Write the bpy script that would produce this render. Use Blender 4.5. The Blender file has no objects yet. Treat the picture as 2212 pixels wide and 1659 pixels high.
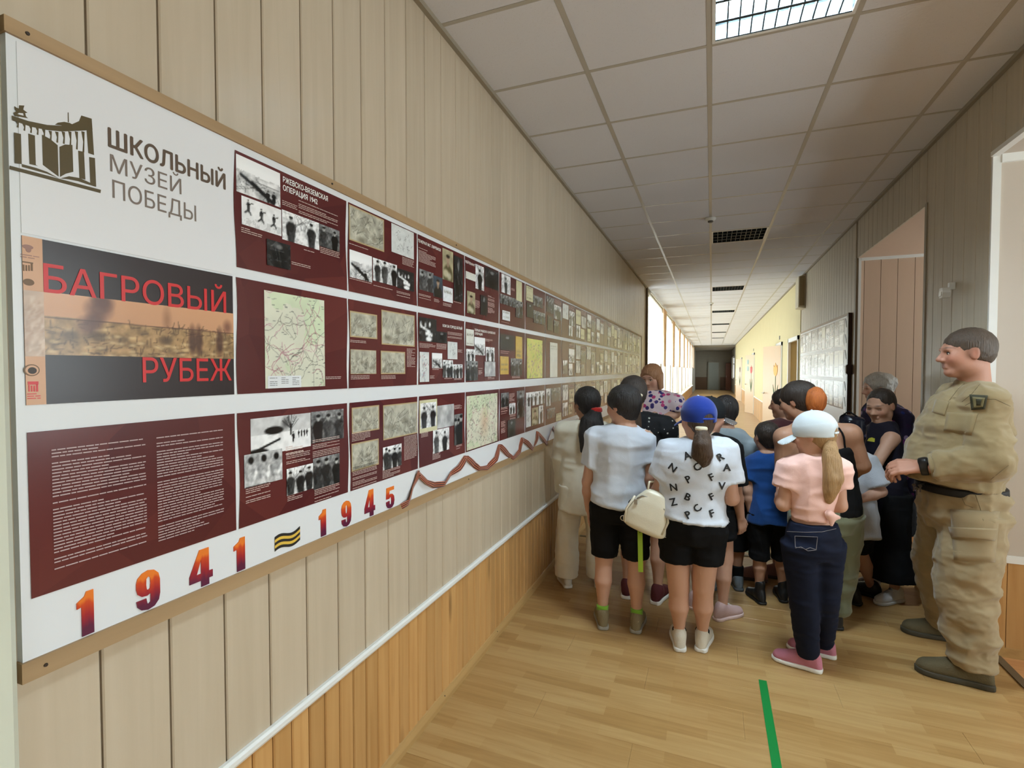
import bpy, bmesh, math, random
import numpy as np
from mathutils import Matrix, Vector
random.seed(7)
C = bpy.context.scene.collection
SC = bpy.context.scene

# ------------------------------------------------------------------ camera
W_, H_, F_ = 2212.0, 1659.0, 1105.0
CAMZ = 1.53
def _cam_rot():
    vx, vy = 1537.0, 798.0                      # where the corridor's long lines meet
    d = np.array([(vx-W_/2)/F_, -(vy-H_/2)/F_, -1.0]); d /= np.linalg.norm(d)
    up = np.array([0, -d[2], d[1]]); up /= np.linalg.norm(up)
    return np.stack([np.cross(d, up), d, up])
RC = _cam_rot()
cam_d = bpy.data.cameras.new('camera'); cam = bpy.data.objects.new('camera', cam_d); C.objects.link(cam)
cam_d.sensor_width = 36; cam_d.lens = 36*F_/W_; cam_d.clip_start = 0.05; cam_d.clip_end = 200
cam.matrix_world = Matrix.Translation((0, 0, CAMZ)) @ Matrix(RC.tolist()).to_4x4()
SC.camera = cam
def ray(u, v):
    return RC @ np.array([(u-W_/2)/F_, -(v-H_/2)/F_, -1.0])
def at(u, v, Y):
    """point of the place seen at photo pixel (u,v), at corridor depth Y"""
    r = ray(u, v); r = r*(Y/r[1]); return np.array([r[0], r[1], r[2]+CAMZ])
def wallp(u, v, X=-1.14):
    r = ray(u, v); r = r*(X/r[0]); return r[1], r[2]+CAMZ

# ------------------------------------------------------------------ world, exposure
world = bpy.data.worlds.new('sky'); SC.world = world; world.use_nodes = True
bg = world.node_tree.nodes['Background']; bg.inputs[0].default_value = (0.87, 0.95, 1.0, 1); bg.inputs[1].default_value = 4.0
SC.view_settings.view_transform = 'Standard'; SC.view_settings.look = 'None'
SC.view_settings.exposure = 1.02; SC.view_settings.gamma = 1.0
SC.view_settings.use_curve_mapping = False
SC.cycles.use_denoising = True
SC.cycles.max_bounces = 8; SC.cycles.diffuse_bounces = 5; SC.cycles.transparent_max_bounces = 12
SC.cycles.sample_clamp_indirect = 6.0
def portal(name, loc, rot, sx, sy):
    l = bpy.data.lights.new(name, 'AREA'); l.shape = 'RECTANGLE'; l.size = sx; l.size_y = sy
    l.cycles.is_portal = True
    o = bpy.data.objects.new(name, l); o.location = loc; o.rotation_euler = rot; C.objects.link(o)
    o['kind'] = 'helper'
XL, XR, ZC = -1.14, 1.36, 3.045
WIN0, WPITCH, WN = 9.85, 3.1, 8               # far corridor windows on the left
portal('daylight_portal', (-1.42, WIN0+WPITCH*WN/2, 1.75), (0, -math.pi/2, 0), 2.5, WPITCH*WN)
portal('daylight_portal', (3.62, 1.0, 1.8), (0, math.pi/2, 0), 1.7, 4.6)
portal('daylight_portal', (3.62, 5.2, 1.8), (0, math.pi/2, 0), 1.7, 1.5)

# ------------------------------------------------------------------ materials
MATS = {}
def lin(c):
    return tuple((x/12.92 if x <= .04045 else ((x+.055)/1.055)**2.4) for x in c)
def hexc(r, g, b): return lin((r/255, g/255, b/255))
class N:
    def __init__(s, name):
        s.m = bpy.data.materials.new(name); s.m.use_nodes = True; s.t = s.m.node_tree
        s.b = s.t.nodes['Principled BSDF']; s.out = s.t.nodes['Material Output']
    def n(s, typ, **kw):
        o = s.t.nodes.new(typ)
        for k, v in kw.items():
            if k.startswith('i_'): o.inputs[k[2:].replace('_', ' ')].default_value = v
            else: setattr(o, k, v)
        return o
    def l(s, a, b): s.t.links.new(a, b)
def mix_col(N_, fac, a, b):
    m = N_.n('ShaderNodeMix', data_type='RGBA')
    for sock, v in ((m.inputs[0], fac), (m.inputs[6], a), (m.inputs[7], b)):
        if hasattr(v, 'is_linked'): N_.l(v, sock)
        elif isinstance(v, (int, float)): sock.default_value = v
        else: sock.default_value = (*v, 1)
    return m.outputs[2]
def ramp(N_, src, stops):
    r = N_.n('ShaderNodeValToRGB'); e = r.color_ramp.elements
    while len(e) < len(stops): e.new(0.5)
    for i, (p, c) in enumerate(stops):
        e[i].position = p; e[i].color = (*c, 1)
    N_.l(src, r.inputs[0]); return r.outputs[0]
def plain(name, col, rough=.55, var=.06, scale=6, bump=0.0, bscale=80, metal=0, spec=.4, sheen=0, stretch=(1,1,1), coat=0, rnd=0):
    """colour with mottling, optional fine relief; rnd = variation between alike pieces"""
    if name in MATS: return MATS[name]
    k = N(name); tc = k.n('ShaderNodeTexCoord'); mp = k.n('ShaderNodeMapping'); mp.inputs['Scale'].default_value = stretch
    k.l(tc.outputs['Object'], mp.inputs[0])
    nz = k.n('ShaderNodeTexNoise', i_Scale=scale, i_Detail=4.0); k.l(mp.outputs[0], nz.inputs['Vector'])
    a = tuple(x*(1-var) for x in col); b = tuple(min(1, x*(1+var)) for x in col)
    c = mix_col(k, nz.outputs['Fac'], a, b)
    if rnd:
        oi = k.n('ShaderNodeObjectInfo'); mr = k.n('ShaderNodeMapRange'); mr.inputs[3].default_value = 1-rnd; mr.inputs[4].default_value = 1+rnd
        k.l(oi.outputs['Random'], mr.inputs[0])
        vm = k.n('ShaderNodeVectorMath', operation='SCALE'); k.l(c, vm.inputs[0]); k.l(mr.outputs[0], vm.inputs['Scale']); c = vm.outputs[0]
    k.l(c, k.b.inputs['Base Color'])
    k.b.inputs['Roughness'].default_value = rough; k.b.inputs['Metallic'].default_value = metal
    k.b.inputs['Specular IOR Level'].default_value = spec
    if sheen: k.b.inputs['Sheen Weight'].default_value = sheen
    if coat: k.b.inputs['Coat Weight'].default_value = coat; k.b.inputs['Coat Roughness'].default_value = .12
    if bump:
        n2 = k.n('ShaderNodeTexNoise', i_Scale=bscale, i_Detail=2.0); k.l(mp.outputs[0], n2.inputs['Vector'])
        bp = k.n('ShaderNodeBump', i_Strength=bump, i_Distance=.01); k.l(n2.outputs['Fac'], bp.inputs['Height']); k.l(bp.outputs[0], k.b.inputs['Normal'])
    MATS[name] = k.m; return k.m
def wood(name, c1, c2, rough=.45, axis='Z', scale=1.0, knots=0.0, rnd=.06, spec=.4, contrast=.5):
    if name in MATS: return MATS[name]
    k = N(name); tc = k.n('ShaderNodeTexCoord'); oi = k.n('ShaderNodeObjectInfo')
    sc = {'Z': (22, 22, 1.1), 'Y': (22, 1.1, 22), 'X': (1.1, 22, 22)}[axis]
    off = k.n('ShaderNodeVectorMath', operation='SCALE'); off.inputs[0].default_value = (13, 29, 17); k.l(oi.outputs['Random'], off.inputs['Scale'])
    ad = k.n('ShaderNodeVectorMath', operation='ADD'); k.l(tc.outputs['Object'], ad.inputs[0]); k.l(off.outputs[0], ad.inputs[1])
    mp = k.n('ShaderNodeMapping'); mp.inputs['Scale'].default_value = tuple(x*scale for x in sc); k.l(ad.outputs[0], mp.inputs[0])
    nz = k.n('ShaderNodeTexNoise', i_Scale=1.4, i_Detail=6.0, i_Distortion=.6); k.l(mp.outputs[0], nz.inputs['Vector'])
    f = k.n('ShaderNodeMapRange'); f.inputs[1].default_value = .5-contrast/2; f.inputs[2].default_value = .5+contrast/2; k.l(nz.outputs['Fac'], f.inputs[0])
    c = mix_col(k, f.outputs[0], c1, c2)
    if knots:
        mp2 = k.n('ShaderNodeMapping'); s2 = {'Z': (9, 9, 2.6), 'Y': (9, 2.6, 9), 'X': (2.6, 9, 9)}[axis]; mp2.inputs['Scale'].default_value = s2
        k.l(ad.outputs[0], mp2.inputs[0])
        vo = k.n('ShaderNodeTexVoronoi', i_Scale=.75); k.l(mp2.outputs[0], vo.inputs['Vector'])
        kk = k.n('ShaderNodeMapRange'); kk.inputs[1].default_value = .05; kk.inputs[2].default_value = .2; kk.inputs[3].default_value = knots; kk.inputs[4].default_value = 0
        k.l(vo.outputs['Distance'], kk.inputs[0])
        c = mix_col(k, kk.outputs[0], c, tuple(x*.3 for x in c1))
    mr = k.n('ShaderNodeMapRange'); mr.inputs[3].default_value = 1-rnd; mr.inputs[4].default_value = 1+rnd
    k.l(oi.outputs['Random'], mr.inputs[0])
    vm = k.n('ShaderNodeVectorMath', operation='SCALE'); k.l(c, vm.inputs[0]); k.l(mr.outputs[0], vm.inputs['Scale'])
    k.l(vm.outputs[0], k.b.inputs['Base Color']); k.b.inputs['Roughness'].default_value = rough
    k.b.inputs['Specular IOR Level'].default_value = spec
    bp = k.n('ShaderNodeBump', i_Strength=.08, i_Distance=.004); k.l(nz.outputs['Fac'], bp.inputs['Height']); k.l(bp.outputs[0], k.b.inputs['Normal'])
    MATS[name] = k.m; return k.m
def attr_mat(name, rough=.35, spec=.4, coat=0, bump=0, bscale=150, sheen=0, sss=0):
    """colour printed / dyed per point"""
    if name in MATS: return MATS[name]
    k = N(name); a = k.n('ShaderNodeAttribute', attribute_name='Col'); k.l(a.outputs['Color'], k.b.inputs['Base Color'])
    k.b.inputs['Roughness'].default_value = rough; k.b.inputs['Specular IOR Level'].default_value = spec
    if coat: k.b.inputs['Coat Weight'].default_value = coat; k.b.inputs['Coat Roughness'].default_value = .1
    if sheen: k.b.inputs['Sheen Weight'].default_value = sheen
    if sss: k.b.inputs['Subsurface Weight'].default_value = sss; k.b.inputs['Subsurface Radius'].default_value = (.012, .005, .003); k.b.inputs['Subsurface Scale'].default_value = 1
    if bump:
        tc = k.n('ShaderNodeTexCoord'); n2 = k.n('ShaderNodeTexNoise', i_Scale=bscale, i_Detail=2.0); k.l(tc.outputs['Object'], n2.inputs['Vector'])
        bp = k.n('ShaderNodeBump', i_Strength=bump, i_Distance=.01); k.l(n2.outputs['Fac'], bp.inputs['Height']); k.l(bp.outputs[0], k.b.inputs['Normal'])
    MATS[name] = k.m; return k.m
def emit(name, col, s):
    if name in MATS: return MATS[name]
    k = N(name); k.b.inputs['Base Color'].default_value = (*col, 1); k.b.inputs['Emission Color'].default_value = (*col, 1); k.b.inputs['Emission Strength'].default_value = s
    MATS[name] = k.m; return k.m

# ------------------------------------------------------------------ mesh helpers
def mesh(name, v, f, mat=None, smooth=False):
    me = bpy.data.meshes.new(name); me.from_pydata([tuple(map(float, p)) for p in v], [], [tuple(map(int, q)) for q in f])
    if mat: me.materials.append(mat)
    if smooth: me.polygons.foreach_set('use_smooth', [True]*len(me.polygons))
    me.update(); return me
def link(name, me, parent=None, loc=None):
    o = bpy.data.objects.new(name, me); C.objects.link(o)
    if loc is not None: o.location = loc
    if parent is not None:
        o.parent = parent
        o.matrix_parent_inverse = Matrix.Translation(-Vector(parent.location))   # every child keeps place coordinates
    return o
def tag(o, label=None, cat=None, group=None, kind=None):
    if label: o['label'] = label
    if cat: o['category'] = cat
    if group: o['group'] = group
    if kind: o['kind'] = kind
    return o
def empty(name, loc=(0, 0, 0), label=None, cat=None, group=None, kind=None):
    o = bpy.data.objects.new(name, None); C.objects.link(o); o.location = loc; o.empty_display_size = .1
    return tag(o, label, cat, group, kind)
class MB:
    def __init__(s): s.v = []; s.f = []
    def add(s, v, f):
        o = len(s.v); s.v += [tuple(p) for p in v]; s.f += [tuple(i+o for i in q) for q in f]; return s
    def box(s, a, b, ch=0):
        (x0, y0, z0), (x1, y1, z1) = a, b
        return s.add([(x0,y0,z0),(x1,y0,z0),(x1,y1,z0),(x0,y1,z0),(x0,y0,z1),(x1,y0,z1),(x1,y1,z1),(x0,y1,z1)],
                     [(0,3,2,1),(4,5,6,7),(0,1,5,4),(1,2,6,5),(2,3,7,6),(3,0,4,7)])
    def prism(s, poly, origin, ax, ay, n, depth):
        """flat polygon extruded along n"""
        o = np.array(origin, float); ax = np.array(ax, float); ay = np.array(ay, float); n = np.array(n, float)
        m = len(poly); v = [o+ax*p[0]+ay*p[1] for p in poly]; v2 = [p+n*depth for p in v]
        f = [tuple(range(m))[::-1], tuple(range(m, 2*m))] + [(i, (i+1) % m, m+(i+1) % m, m+i) for i in range(m)]
        return s.add(v+v2, f)
    def tube(s, pts, r, seg=8, closed=False):
        pts = [np.array(p, float) for p in pts]; n = len(pts); rs = r if hasattr(r, '__len__') else [r]*n
        base = len(s.v); prev = None
        for i, p in enumerate(pts):
            a = pts[(i-1) % n] if (i or closed) else p; b = pts[(i+1) % n] if (i < n-1 or closed) else p
            t = b-a; t = t/(np.linalg.norm(t)+1e-9)
            if prev is None:
                u = np.cross(t, (0, 0, 1)); u = np.cross(t, (1, 0, 0)) if np.linalg.norm(u) < .1 else u
            else: u = prev-t*(prev@t)
            u = u/np.linalg.norm(u); prev = u; w = np.cross(t, u)
            for k in range(seg):
                an = 2*math.pi*k/seg; s.v.append(tuple(p+(u*math.cos(an)+w*math.sin(an))*rs[i]))
        m = n if closed else n-1
        for i in range(m):
            for k in range(seg):
                a = base+i*seg+k; b = base+i*seg+(k+1) % seg; j = (i+1) % n
                s.f.append((a, b, base+j*seg+(k+1) % seg, base+j*seg+k))
        if not closed:
            s.f.append(tuple(base+k for k in range(seg))[::-1]); s.f.append(tuple(base+(n-1)*seg+k for k in range(seg)))
        return s
    def lathe(s, prof, c, axis, seg=16):
        """prof: (radius, height) pairs along axis from c"""
        axis = np.array(axis, float)/np.linalg.norm(axis); u = np.cross(axis, (0, 0, 1)); u = np.array((1., 0, 0)) if np.linalg.norm(u) < .1 else u/np.linalg.norm(u); w = np.cross(axis, u)
        base = len(s.v); c = np.array(c, float)
        for r, h in prof:
            for k in range(seg):
                an = 2*math.pi*k/seg; s.v.append(tuple(c+axis*h+(u*math.cos(an)+w*math.sin(an))*r))
        for i in range(len(prof)-1):
            for k in range(seg):
                a = base+i*seg+k; b = base+i*seg+(k+1) % seg
                s.f.append((a, b, b+seg, a+seg))
        s.f.append(tuple(base+k for k in range(seg))[::-1]); s.f.append(tuple(base+(len(prof)-1)*seg+k for k in range(seg)))
        return s
    def build(s, name, mat, parent=None, smooth=False, loc=None):
        return link(name, mesh(name, s.v, s.f, mat, smooth), parent, loc)
def boxo(name, a, b, mat, parent=None): return MB().box(a, b).build(name, mat, parent)
def struct(o): o['kind'] = 'structure'; return o
def board_mesh(name, w, h, t, ch, mat):
    """a vertical board facing +X: width w along Y, height h, thickness t, chamfered long edges; origin at its lower left back"""
    P = [(0, 0), (t-ch, 0), (t, ch), (t, w-ch), (t-ch, w), (0, w)]
    v = [(x, y, 0) for x, y in P]+[(x, y, h) for x, y in P]
    f = [tuple(range(6))[::-1], tuple(range(6, 12))]+[(i, (i+1) % 6, 6+(i+1) % 6, 6+i) for i in range(6)]
    return mesh(name, v, f, mat)
def clone(o, parent=None):
    c = o.copy(); C.objects.link(c)
    if parent is not None: c.parent = parent
    return c
# ================================================================== THE SETTING
M_panel = wood('beige_panel', hexc(184,168,145), hexc(197,182,160), rough=.27, scale=1.0, rnd=.03, contrast=.7, spec=.6)
M_groove = plain('panel_groove', hexc(112,94,70), .6)
M_pine = wood('pine_board', hexc(178,130,74), hexc(202,158,102), rough=.4, scale=.9, knots=.75, rnd=.10, contrast=.55)
M_pvc = wood('grey_beige_panel', hexc(176,164,142), hexc(190,178,156), rough=.45, scale=.8, rnd=.03)
M_pink = plain('pale_pink_panel', hexc(192,180,166), .5, .03, 3)
M_pink2 = plain('peach_wood_panel', hexc(202,174,150), .5, .04, 3, stretch=(8, 8, 1))
M_white = plain('white_paint', hexc(226,226,222), .4, .03, 4)
M_cream = plain('cream_paint', hexc(222,212,190), .5, .03, 4)
M_yel = plain('pale_yellow_plaster', hexc(208,195,150), .75, .04, 3, bump=.05)
M_frame = wood('tan_batten', hexc(150,122,88), hexc(176,146,108), rough=.5, axis='Y', scale=.6, rnd=.03)
M_base = wood('oak_skirting', hexc(164,128,78), hexc(192,154,98), rough=.45, axis='Y', scale=.6)
M_tile = None
def tile_mat():
    k = N('speckled_ceiling_tile'); tc = k.n('ShaderNodeTexCoord'); oi = k.n('ShaderNodeObjectInfo')
    ad = k.n('ShaderNodeVectorMath', operation='ADD'); k.l(tc.outputs['Object'], ad.inputs[0]); k.l(oi.outputs['Location'], ad.inputs[1])
    vo = k.n('ShaderNodeTexVoronoi', i_Scale=95.0); k.l(ad.outputs[0], vo.inputs['Vector'])
    sp = k.n('ShaderNodeTexNoise', i_Scale=60.0, i_Detail=2.0); k.l(ad.outputs[0], sp.inputs['Vector'])
    mr = k.n('ShaderNodeMapRange'); mr.inputs[1].default_value = .06; mr.inputs[2].default_value = .16; mr.inputs[3].default_value = .55; mr.inputs[4].default_value = 0
    k.l(vo.outputs['Distance'], mr.inputs[0])
    big = k.n('ShaderNodeTexNoise', i_Scale=1.2); k.l(ad.outputs[0], big.inputs['Vector'])
    base = mix_col(k, big.outputs['Fac'], hexc(211,211,215), hexc(223,223,228))
    c = mix_col(k, mr.outputs[0], base, hexc(170,160,152))
    k.l(c, k.b.inputs['Base Color']); k.b.inputs['Roughness'].default_value = .85; k.b.inputs['Specular IOR Level'].default_value = .2
    bp = k.n('ShaderNodeBump', i_Strength=.25, i_Distance=.003); k.l(sp.outputs['Fac'], bp.inputs['Height']); k.l(bp.outputs[0], k.b.inputs['Normal'])
    return k.m
M_tile = tile_mat()
def floor_mat(name, cols):
    k = N(name); tc = k.n('ShaderNodeTexCoord'); oi = k.n('ShaderNodeObjectInfo')
    ad = k.n('ShaderNodeVectorMath', operation='ADD'); k.l(tc.outputs['Object'], ad.inputs[0]); k.l(oi.outputs['Location'], ad.inputs[1])
    br = k.n('ShaderNodeTexBrick', i_Scale=1.0, offset=.37, squash=1.0); br.inputs['Brick Width'].default_value = .43; br.inputs['Row Height'].default_value = .0634
    br.inputs['Mortar Size'].default_value = 0.0; br.inputs['Color1'].default_value = (0, 0, 0, 1); br.inputs['Color2'].default_value = (1, 1, 1, 1); br.inputs['Bias'].default_value = 0
    k.l(ad.outputs[0], br.inputs['Vector'])
    mp = k.n('ShaderNodeMapping'); mp.inputs['Scale'].default_value = (2.2, 34, 1); k.l(ad.outputs[0], mp.inputs[0])
    nz = k.n('ShaderNodeTexNoise', i_Scale=1.3, i_Detail=5.0, i_Distortion=.8); k.l(mp.outputs[0], nz.inputs['Vector'])
    m1 = k.n('ShaderNodeMath', operation='MULTIPLY_ADD'); m1.inputs[1].default_value = .42; k.l(br.outputs['Color'], m1.inputs[0])
    m2 = k.n('ShaderNodeMath', operation='MULTIPLY'); m2.inputs[1].default_value = .75; k.l(nz.outputs['Fac'], m2.inputs[0]); k.l(m2.outputs[0], m1.inputs[2])
    c = ramp(k, m1.outputs[0], [(.15, cols[0]), (.5, cols[1]), (.85, cols[2])])
    k.l(c, k.b.inputs['Base Color']); k.b.inputs['Roughness'].default_value = .3; k.b.inputs['Specular IOR Level'].default_value = .45
    bp = k.n('ShaderNodeBump', i_Strength=.03, i_Distance=.003); k.l(nz.outputs['Fac'], bp.inputs['Height']); k.l(bp.outputs[0], k.b.inputs['Normal'])
    return k.m
M_floor = floor_mat('oak_laminate', (hexc(147,111,65), hexc(167,130,80), hexc(182,149,99)))

# ---- floor: laminate planks laid across the corridor
floor = struct(boxo('floor', (-1.5, -5, -.08), (4.0, 42, -.012), plain('subfloor', hexc(120,90,60), .7)))
PW, PL = .190, 1.285
pk_mesh = {}
def plank(x0, x1, y0, parent):
    L = round(x1-x0, 3)
    if L not in pk_mesh:
        g = .0003; c = .0008
        v = []; f = []
        for (a, b, z) in ((g, g, -.012), (g, g, -c), (g+c, g+c, 0)):
            v += [(a, b, z), (L-a, b, z), (L-a, PW-b, z), (a, PW-b, z)]
        for r in (0, 4):
            f += [(r+i, r+(i+1) % 4, r+4+(i+1) % 4, r+4+i) for i in range(4)]
        f.append((8, 9, 10, 11))
        pk_mesh[L] = mesh('floor_plank', v, f, M_floor)
    o = link('floor_plank', pk_mesh[L], parent, (x0, y0, 0)); return o
nrow = 0; y = 1.14
while y < 12.0:
    off = (.0, .43, .86)[nrow % 3]*1.0
    xs = [XL+.012]
    x = XL-off+PL
    while x < XR+.05:
        if x > XL+.1: xs.append(x)
        x += PL
    xs.append(XR+.07)
    for a, b in zip(xs, xs[1:]):
        if b-a > .02: plank(a, b, y, floor)
    y += PW; nrow += 1
def slab(name, x0, x1, y0, y1, z0, z1, mat, parent=None): return boxo(name, (x0, y0, z0), (x1, y1, z1), mat, parent)
slab('far_planks', XL+.012, XR+.07, y, 42, -.012, 0, M_floor, floor)['kind'] = 'stuff'
slab('near_planks', XL+.012, XR+.07, -5, 1.14, -.012, 0, M_floor, floor)['kind'] = 'stuff'
M_floor2 = floor_mat('reddish_laminate', (hexc(178,120,72), hexc(196,140,90), hexc(206,154,104)))
slab('bay_planks', XR+.07, 4.0, -5, 7, -.012, 0, M_floor2, floor)['kind'] = 'stuff'
M_strip = plain('threshold_metal', hexc(112,98,76), .45, .1, 8, metal=.3)
slab('threshold_strip', XR+.05, XR+.09, -2, 6.15, 0, .006, M_strip, floor)
slab('threshold_strip', XL+.03, XR+.05, 4.555, 4.59, 0, .005, M_strip, floor)

# ---- ceiling: tiles on a metal grid
ceil = struct(boxo('ceiling', (-1.5, -5, ZC+.12), (4.0, 36, ZC+.2), plain('void_above', hexc(110,105,98), .9)))
GX = [XL, -.605, -.025, .565, 1.145, XR]; GP, GY0 = .580, 2.61
tile_me = {}
LAMP_ROWS = (-8, -1, 6, 13, 20, 27, 34, 41)     # index of the grid row a lamp fills (column 2)
def tile(i, k, parent):
    w = GX[i+1]-GX[i]; key = i
    if key not in tile_me:
        g = .009; v = []; f = []
        for (d, z) in ((g, .016), (g, -.001), (g+.004, -.004)):
            v += [(d, d, z), (w-d, d, z), (w-d, GP-d, z), (d, GP-d, z)]
        for r in (0, 4): f += [(r+(i_+1) % 4, r+i_, r+4+i_, r+4+(i_+1) % 4) for i_ in range(4)]
        f += [(11, 10, 9, 8), (0, 1, 2, 3)]
        tile_me[key] = mesh('ceiling_tile', v, f, M_tile)
    return link('ceiling_tile', tile_me[key], parent, (GX[i], GY0+k*GP, ZC+.004))
far = MB()
for k in range(-13, 56):
    for i in range(5):
        if i == 2 and k in LAMP_ROWS: continue
        if -3 <= k <= 42: tile(i, k, ceil)
        else:
            y0 = GY0+k*GP; far.box((GX[i]+.009, y0+.009, ZC+.001), (GX[i+1]-.009, y0+GP-.009, ZC+.02))
o = far.build('far_ceiling_tiles', M_tile, ceil); o['kind'] = 'stuff'
M_grid = plain('ceiling_grid_metal', hexc(178,172,160), .35, .03, 4, spec=.6)
for x in GX[1:5]: boxo('grid_runner', (x-.012, -5, ZC-.001), (x+.012, 34.6, ZC+.02), M_grid, ceil)
cr_me = MB().box((XL, -.010, -.0006), (XR, .010, .02)); cr_me = mesh('grid_cross_bar', cr_me.v, cr_me.f, M_grid)
for k in range(-13, 56): link('grid_cross_bar', cr_me, ceil, (0, GY0+k*GP, ZC))
M_corn = plain('ceiling_edge_strip', hexc(150,140,122), .6)
boxo('trim_1', (XL, -5, ZC-.022), (XL+.022, 34.6, ZC), M_corn)['kind'] = 'structure'
boxo('trim_2', (XR-.022, -5, ZC-.022), (XR, 34.6, ZC), M_corn)['kind'] = 'structure'

# ---- left wall: wide beige panels over a pine wainscot
wl = struct(boxo('wall_left', (XL-.22, -5, 0), (XL-.013, 9.78, 3.2), M_groove))
RAIL0, RAIL1 = .505, .532
pm = board_mesh('wall_panel', .1405-.004, ZC-RAIL0, .012, .003, M_panel)
y = .645-.1405
while y < 9.70:
    link('wall_panel', pm, wl, (XL-.012, y+.002, RAIL0)); y += .1405
wm = board_mesh('wainscot_board', .0690-.003, RAIL0-.03, .016, .004, M_pine)
y = .52
while y < 9.74:
    link('wainscot_board', wm, wl, (XL-.013, y, .03)); y += .0690
MB().prism([(0, 0), (.012, .002), (.016, .010), (.016, .022), (.010, .028), (0, .028)], (XL, .5, RAIL0), (1, 0, 0), (0, 0, 1), (0, 1, 0), 9.27).build('chair_rail', M_white, wl)
b = MB().prism([(0, 0), (.020, 0), (.018, .018), (.008, .042), (0, .046)], (XL, .5, 0), (1, 0, 0), (0, 0, 1), (0, 1, 0), 9.27).build('baseboard_left', M_base); b['kind'] = 'structure'
b2 = MB()
for yy in np.arange(.8, 9.5, .62):
    b2.lathe([(.003, 0), (.0025, .0015)], (XL+.0135, yy, .030), (1, 0, .5), 8)
b2.build('nail', plain('dark_nail', (.05, .04, .03), .5), b)
# pale door casing at the left edge of the picture, and the plain wall beyond it
cs = MB().prism([(0, 0), (.05, 0), (.055, .012), (.055, .06), (.035, .075), (0, .075)], (XL-.01, .425, 0), (1, 0, 0), (0, 1, 0), (0, 0, 1), 3.03).build('trim_3', plain('pale_green_paint', hexc(206,208,190), .5, .04, 5)); cs['kind'] = 'structure'
boxo('near_plaster', (XL-.013, -5, 0), (XL, .43, 3.04), M_cream, wl)
boxo('corner_post', (XL-.2, 9.70, 0), (XL+.035, 9.78, 3.04), plain('dark_corner', hexc(112,96,74), .6), wl)

# ---- back wall behind the camera
struct(boxo('wall_back', (-1.4, -5.1, 0), (4.0, -5.0, 3.2), M_cream))

# ---- right wall with two bays opening off it
wr = struct(empty('wall_right', (XR, 0, 0))); wr['kind'] = 'structure'
ZS = 2.665                                      # soffit of both openings
B1, P0, P1, B2 = -1.2, 3.46, 4.33, 6.12
boxo('header', (XR+.013, B1, ZS), (4.0, B2, 3.2), M_groove, wr)
boxo('pier', (XR+.013, P0+.01, 0), (4.0, P1, 3.2), M_groove, wr)
boxo('pier', (XR+.013, -5, 0), (4.0, B1, 3.2), M_cream, wr)
boxo('backing', (XR+.013, B2+.012, 0), (4.0, 9.62, 3.2), M_groove, wr)
boxo('soffit_board', (XR+.013, P1, ZS-.012), (3.6, B2, ZS), M_pink2, wr)
boxo('soffit_board', (XR+.013, B1, ZS-.012), (3.6, P0, ZS), M_pink, wr)
def rpanel(y0, w, z0, z1, mat, nm='wall_panel', t=.012):
    me = pvc_me.get((round(w, 4), round(z1-z0, 3), nm))
    if me is None:
        me = board_mesh(nm, w-.004, z1-z0, t, .003, mat); pvc_me[(round(w, 4), round(z1-z0, 3), nm)] = me
    o = link(nm, me, wr, (XR+.013, y0+w-.002, z0)); o.rotation_euler = (0, 0, math.pi)
    # board faces -X: rotate about Z, so its width runs back towards smaller Y
    return o
pvc_me = {}
y = P0; 
while y < P1-.02:
    w = min(.1440, P1-y); rpanel(y, w, RAIL1, ZC, M_pvc)
    for h in (0, 1): rpanel(y+h*w/2, w/2, .03, RAIL0, M_pine, 'wainscot_board', .016)
    y += w
y = P1
while y < B2-.02:
    w = min(.1405, B2-y); rpanel(y, w, ZS-.012, ZC, M_pvc); y += w
y = P0
while y > .6:
    rpanel(y-.1405, .1405, ZS-.012, ZC, M_pvc); y -= .1405
y = B2+.06
while y < 9.55:
    w = min(.1405, 9.62-y); rpanel(y, w, RAIL1, ZC, M_pvc)
    for h in (0, 1): rpanel(y+h*w/2, w/2, .03, RAIL0, M_pine, 'wainscot_board', .016)
    y += w
boxo('chair_rail', (XR-.016, P0, RAIL0), (XR+.01, P1, RAIL1), M_white, wr)
boxo('chair_rail', (XR-.016, B2+.06, RAIL0), (XR+.01, 9.62, RAIL1), M_white, wr)
b = boxo('baseboard_right', (XR-.018, B2+.06, 0), (XR+.01, 9.62, .045), M_base); b['kind'] = 'structure'
b = boxo('baseboard_pier', (XR-.018, P0, 0), (XR+.01, P1, .045), M_base); b['kind'] = 'structure'
boxo('corner_bead', (XR-.006, P1-.03, 0), (XR+.03, P1+.004, ZS), plain('grey_bead', hexc(150,140,120), .5), wr)
boxo('corner_bead', (XR-.006, B2+.0, 0), (XR+.03, B2+.06, ZS), plain('grey_bead', hexc(150,140,120), .5), wr)
# cross faces of the bays: wide pale panels, pine below, white trim
def crossface(y, x0, x1, widths, mat, rail=True):
    x = x0
    for w in widths:
        boxo('bay_panel', (x+.002, y-.012, RAIL1 if rail else .05), (min(x1, x+w)-.002, y, ZS-.012), mat, wr); x += w
    if rail:
        boxo('chair_rail', (x0, y-.022, RAIL0), (x1, y, RAIL1+.012), M_white, wr)
        x = x0
        while x < x1-.01:
            boxo('wainscot_board', (x+.0015, y-.016, .05), (min(x1, x+.083)-.0015, y, RAIL0), M_pine, wr); x += .083
        boxo('bay_skirting', (x0, y-.026, 0), (x1, y-.0, .05), M_base, wr)
crossface(P0+.01, XR+.03, 3.0, [.6, .6, .6], M_pink)
crossface(B2+.012, XR+.03, 3.0, [.035, .14, .14, .14, .14, .14, .14, .14, .14, .14, .14, .14], M_pink2)
boxo('trim_4', (XR+.004, P0-.014, 0), (XR+.04, P0+.012, ZS+.0), M_white)['kind'] = 'structure'
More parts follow.
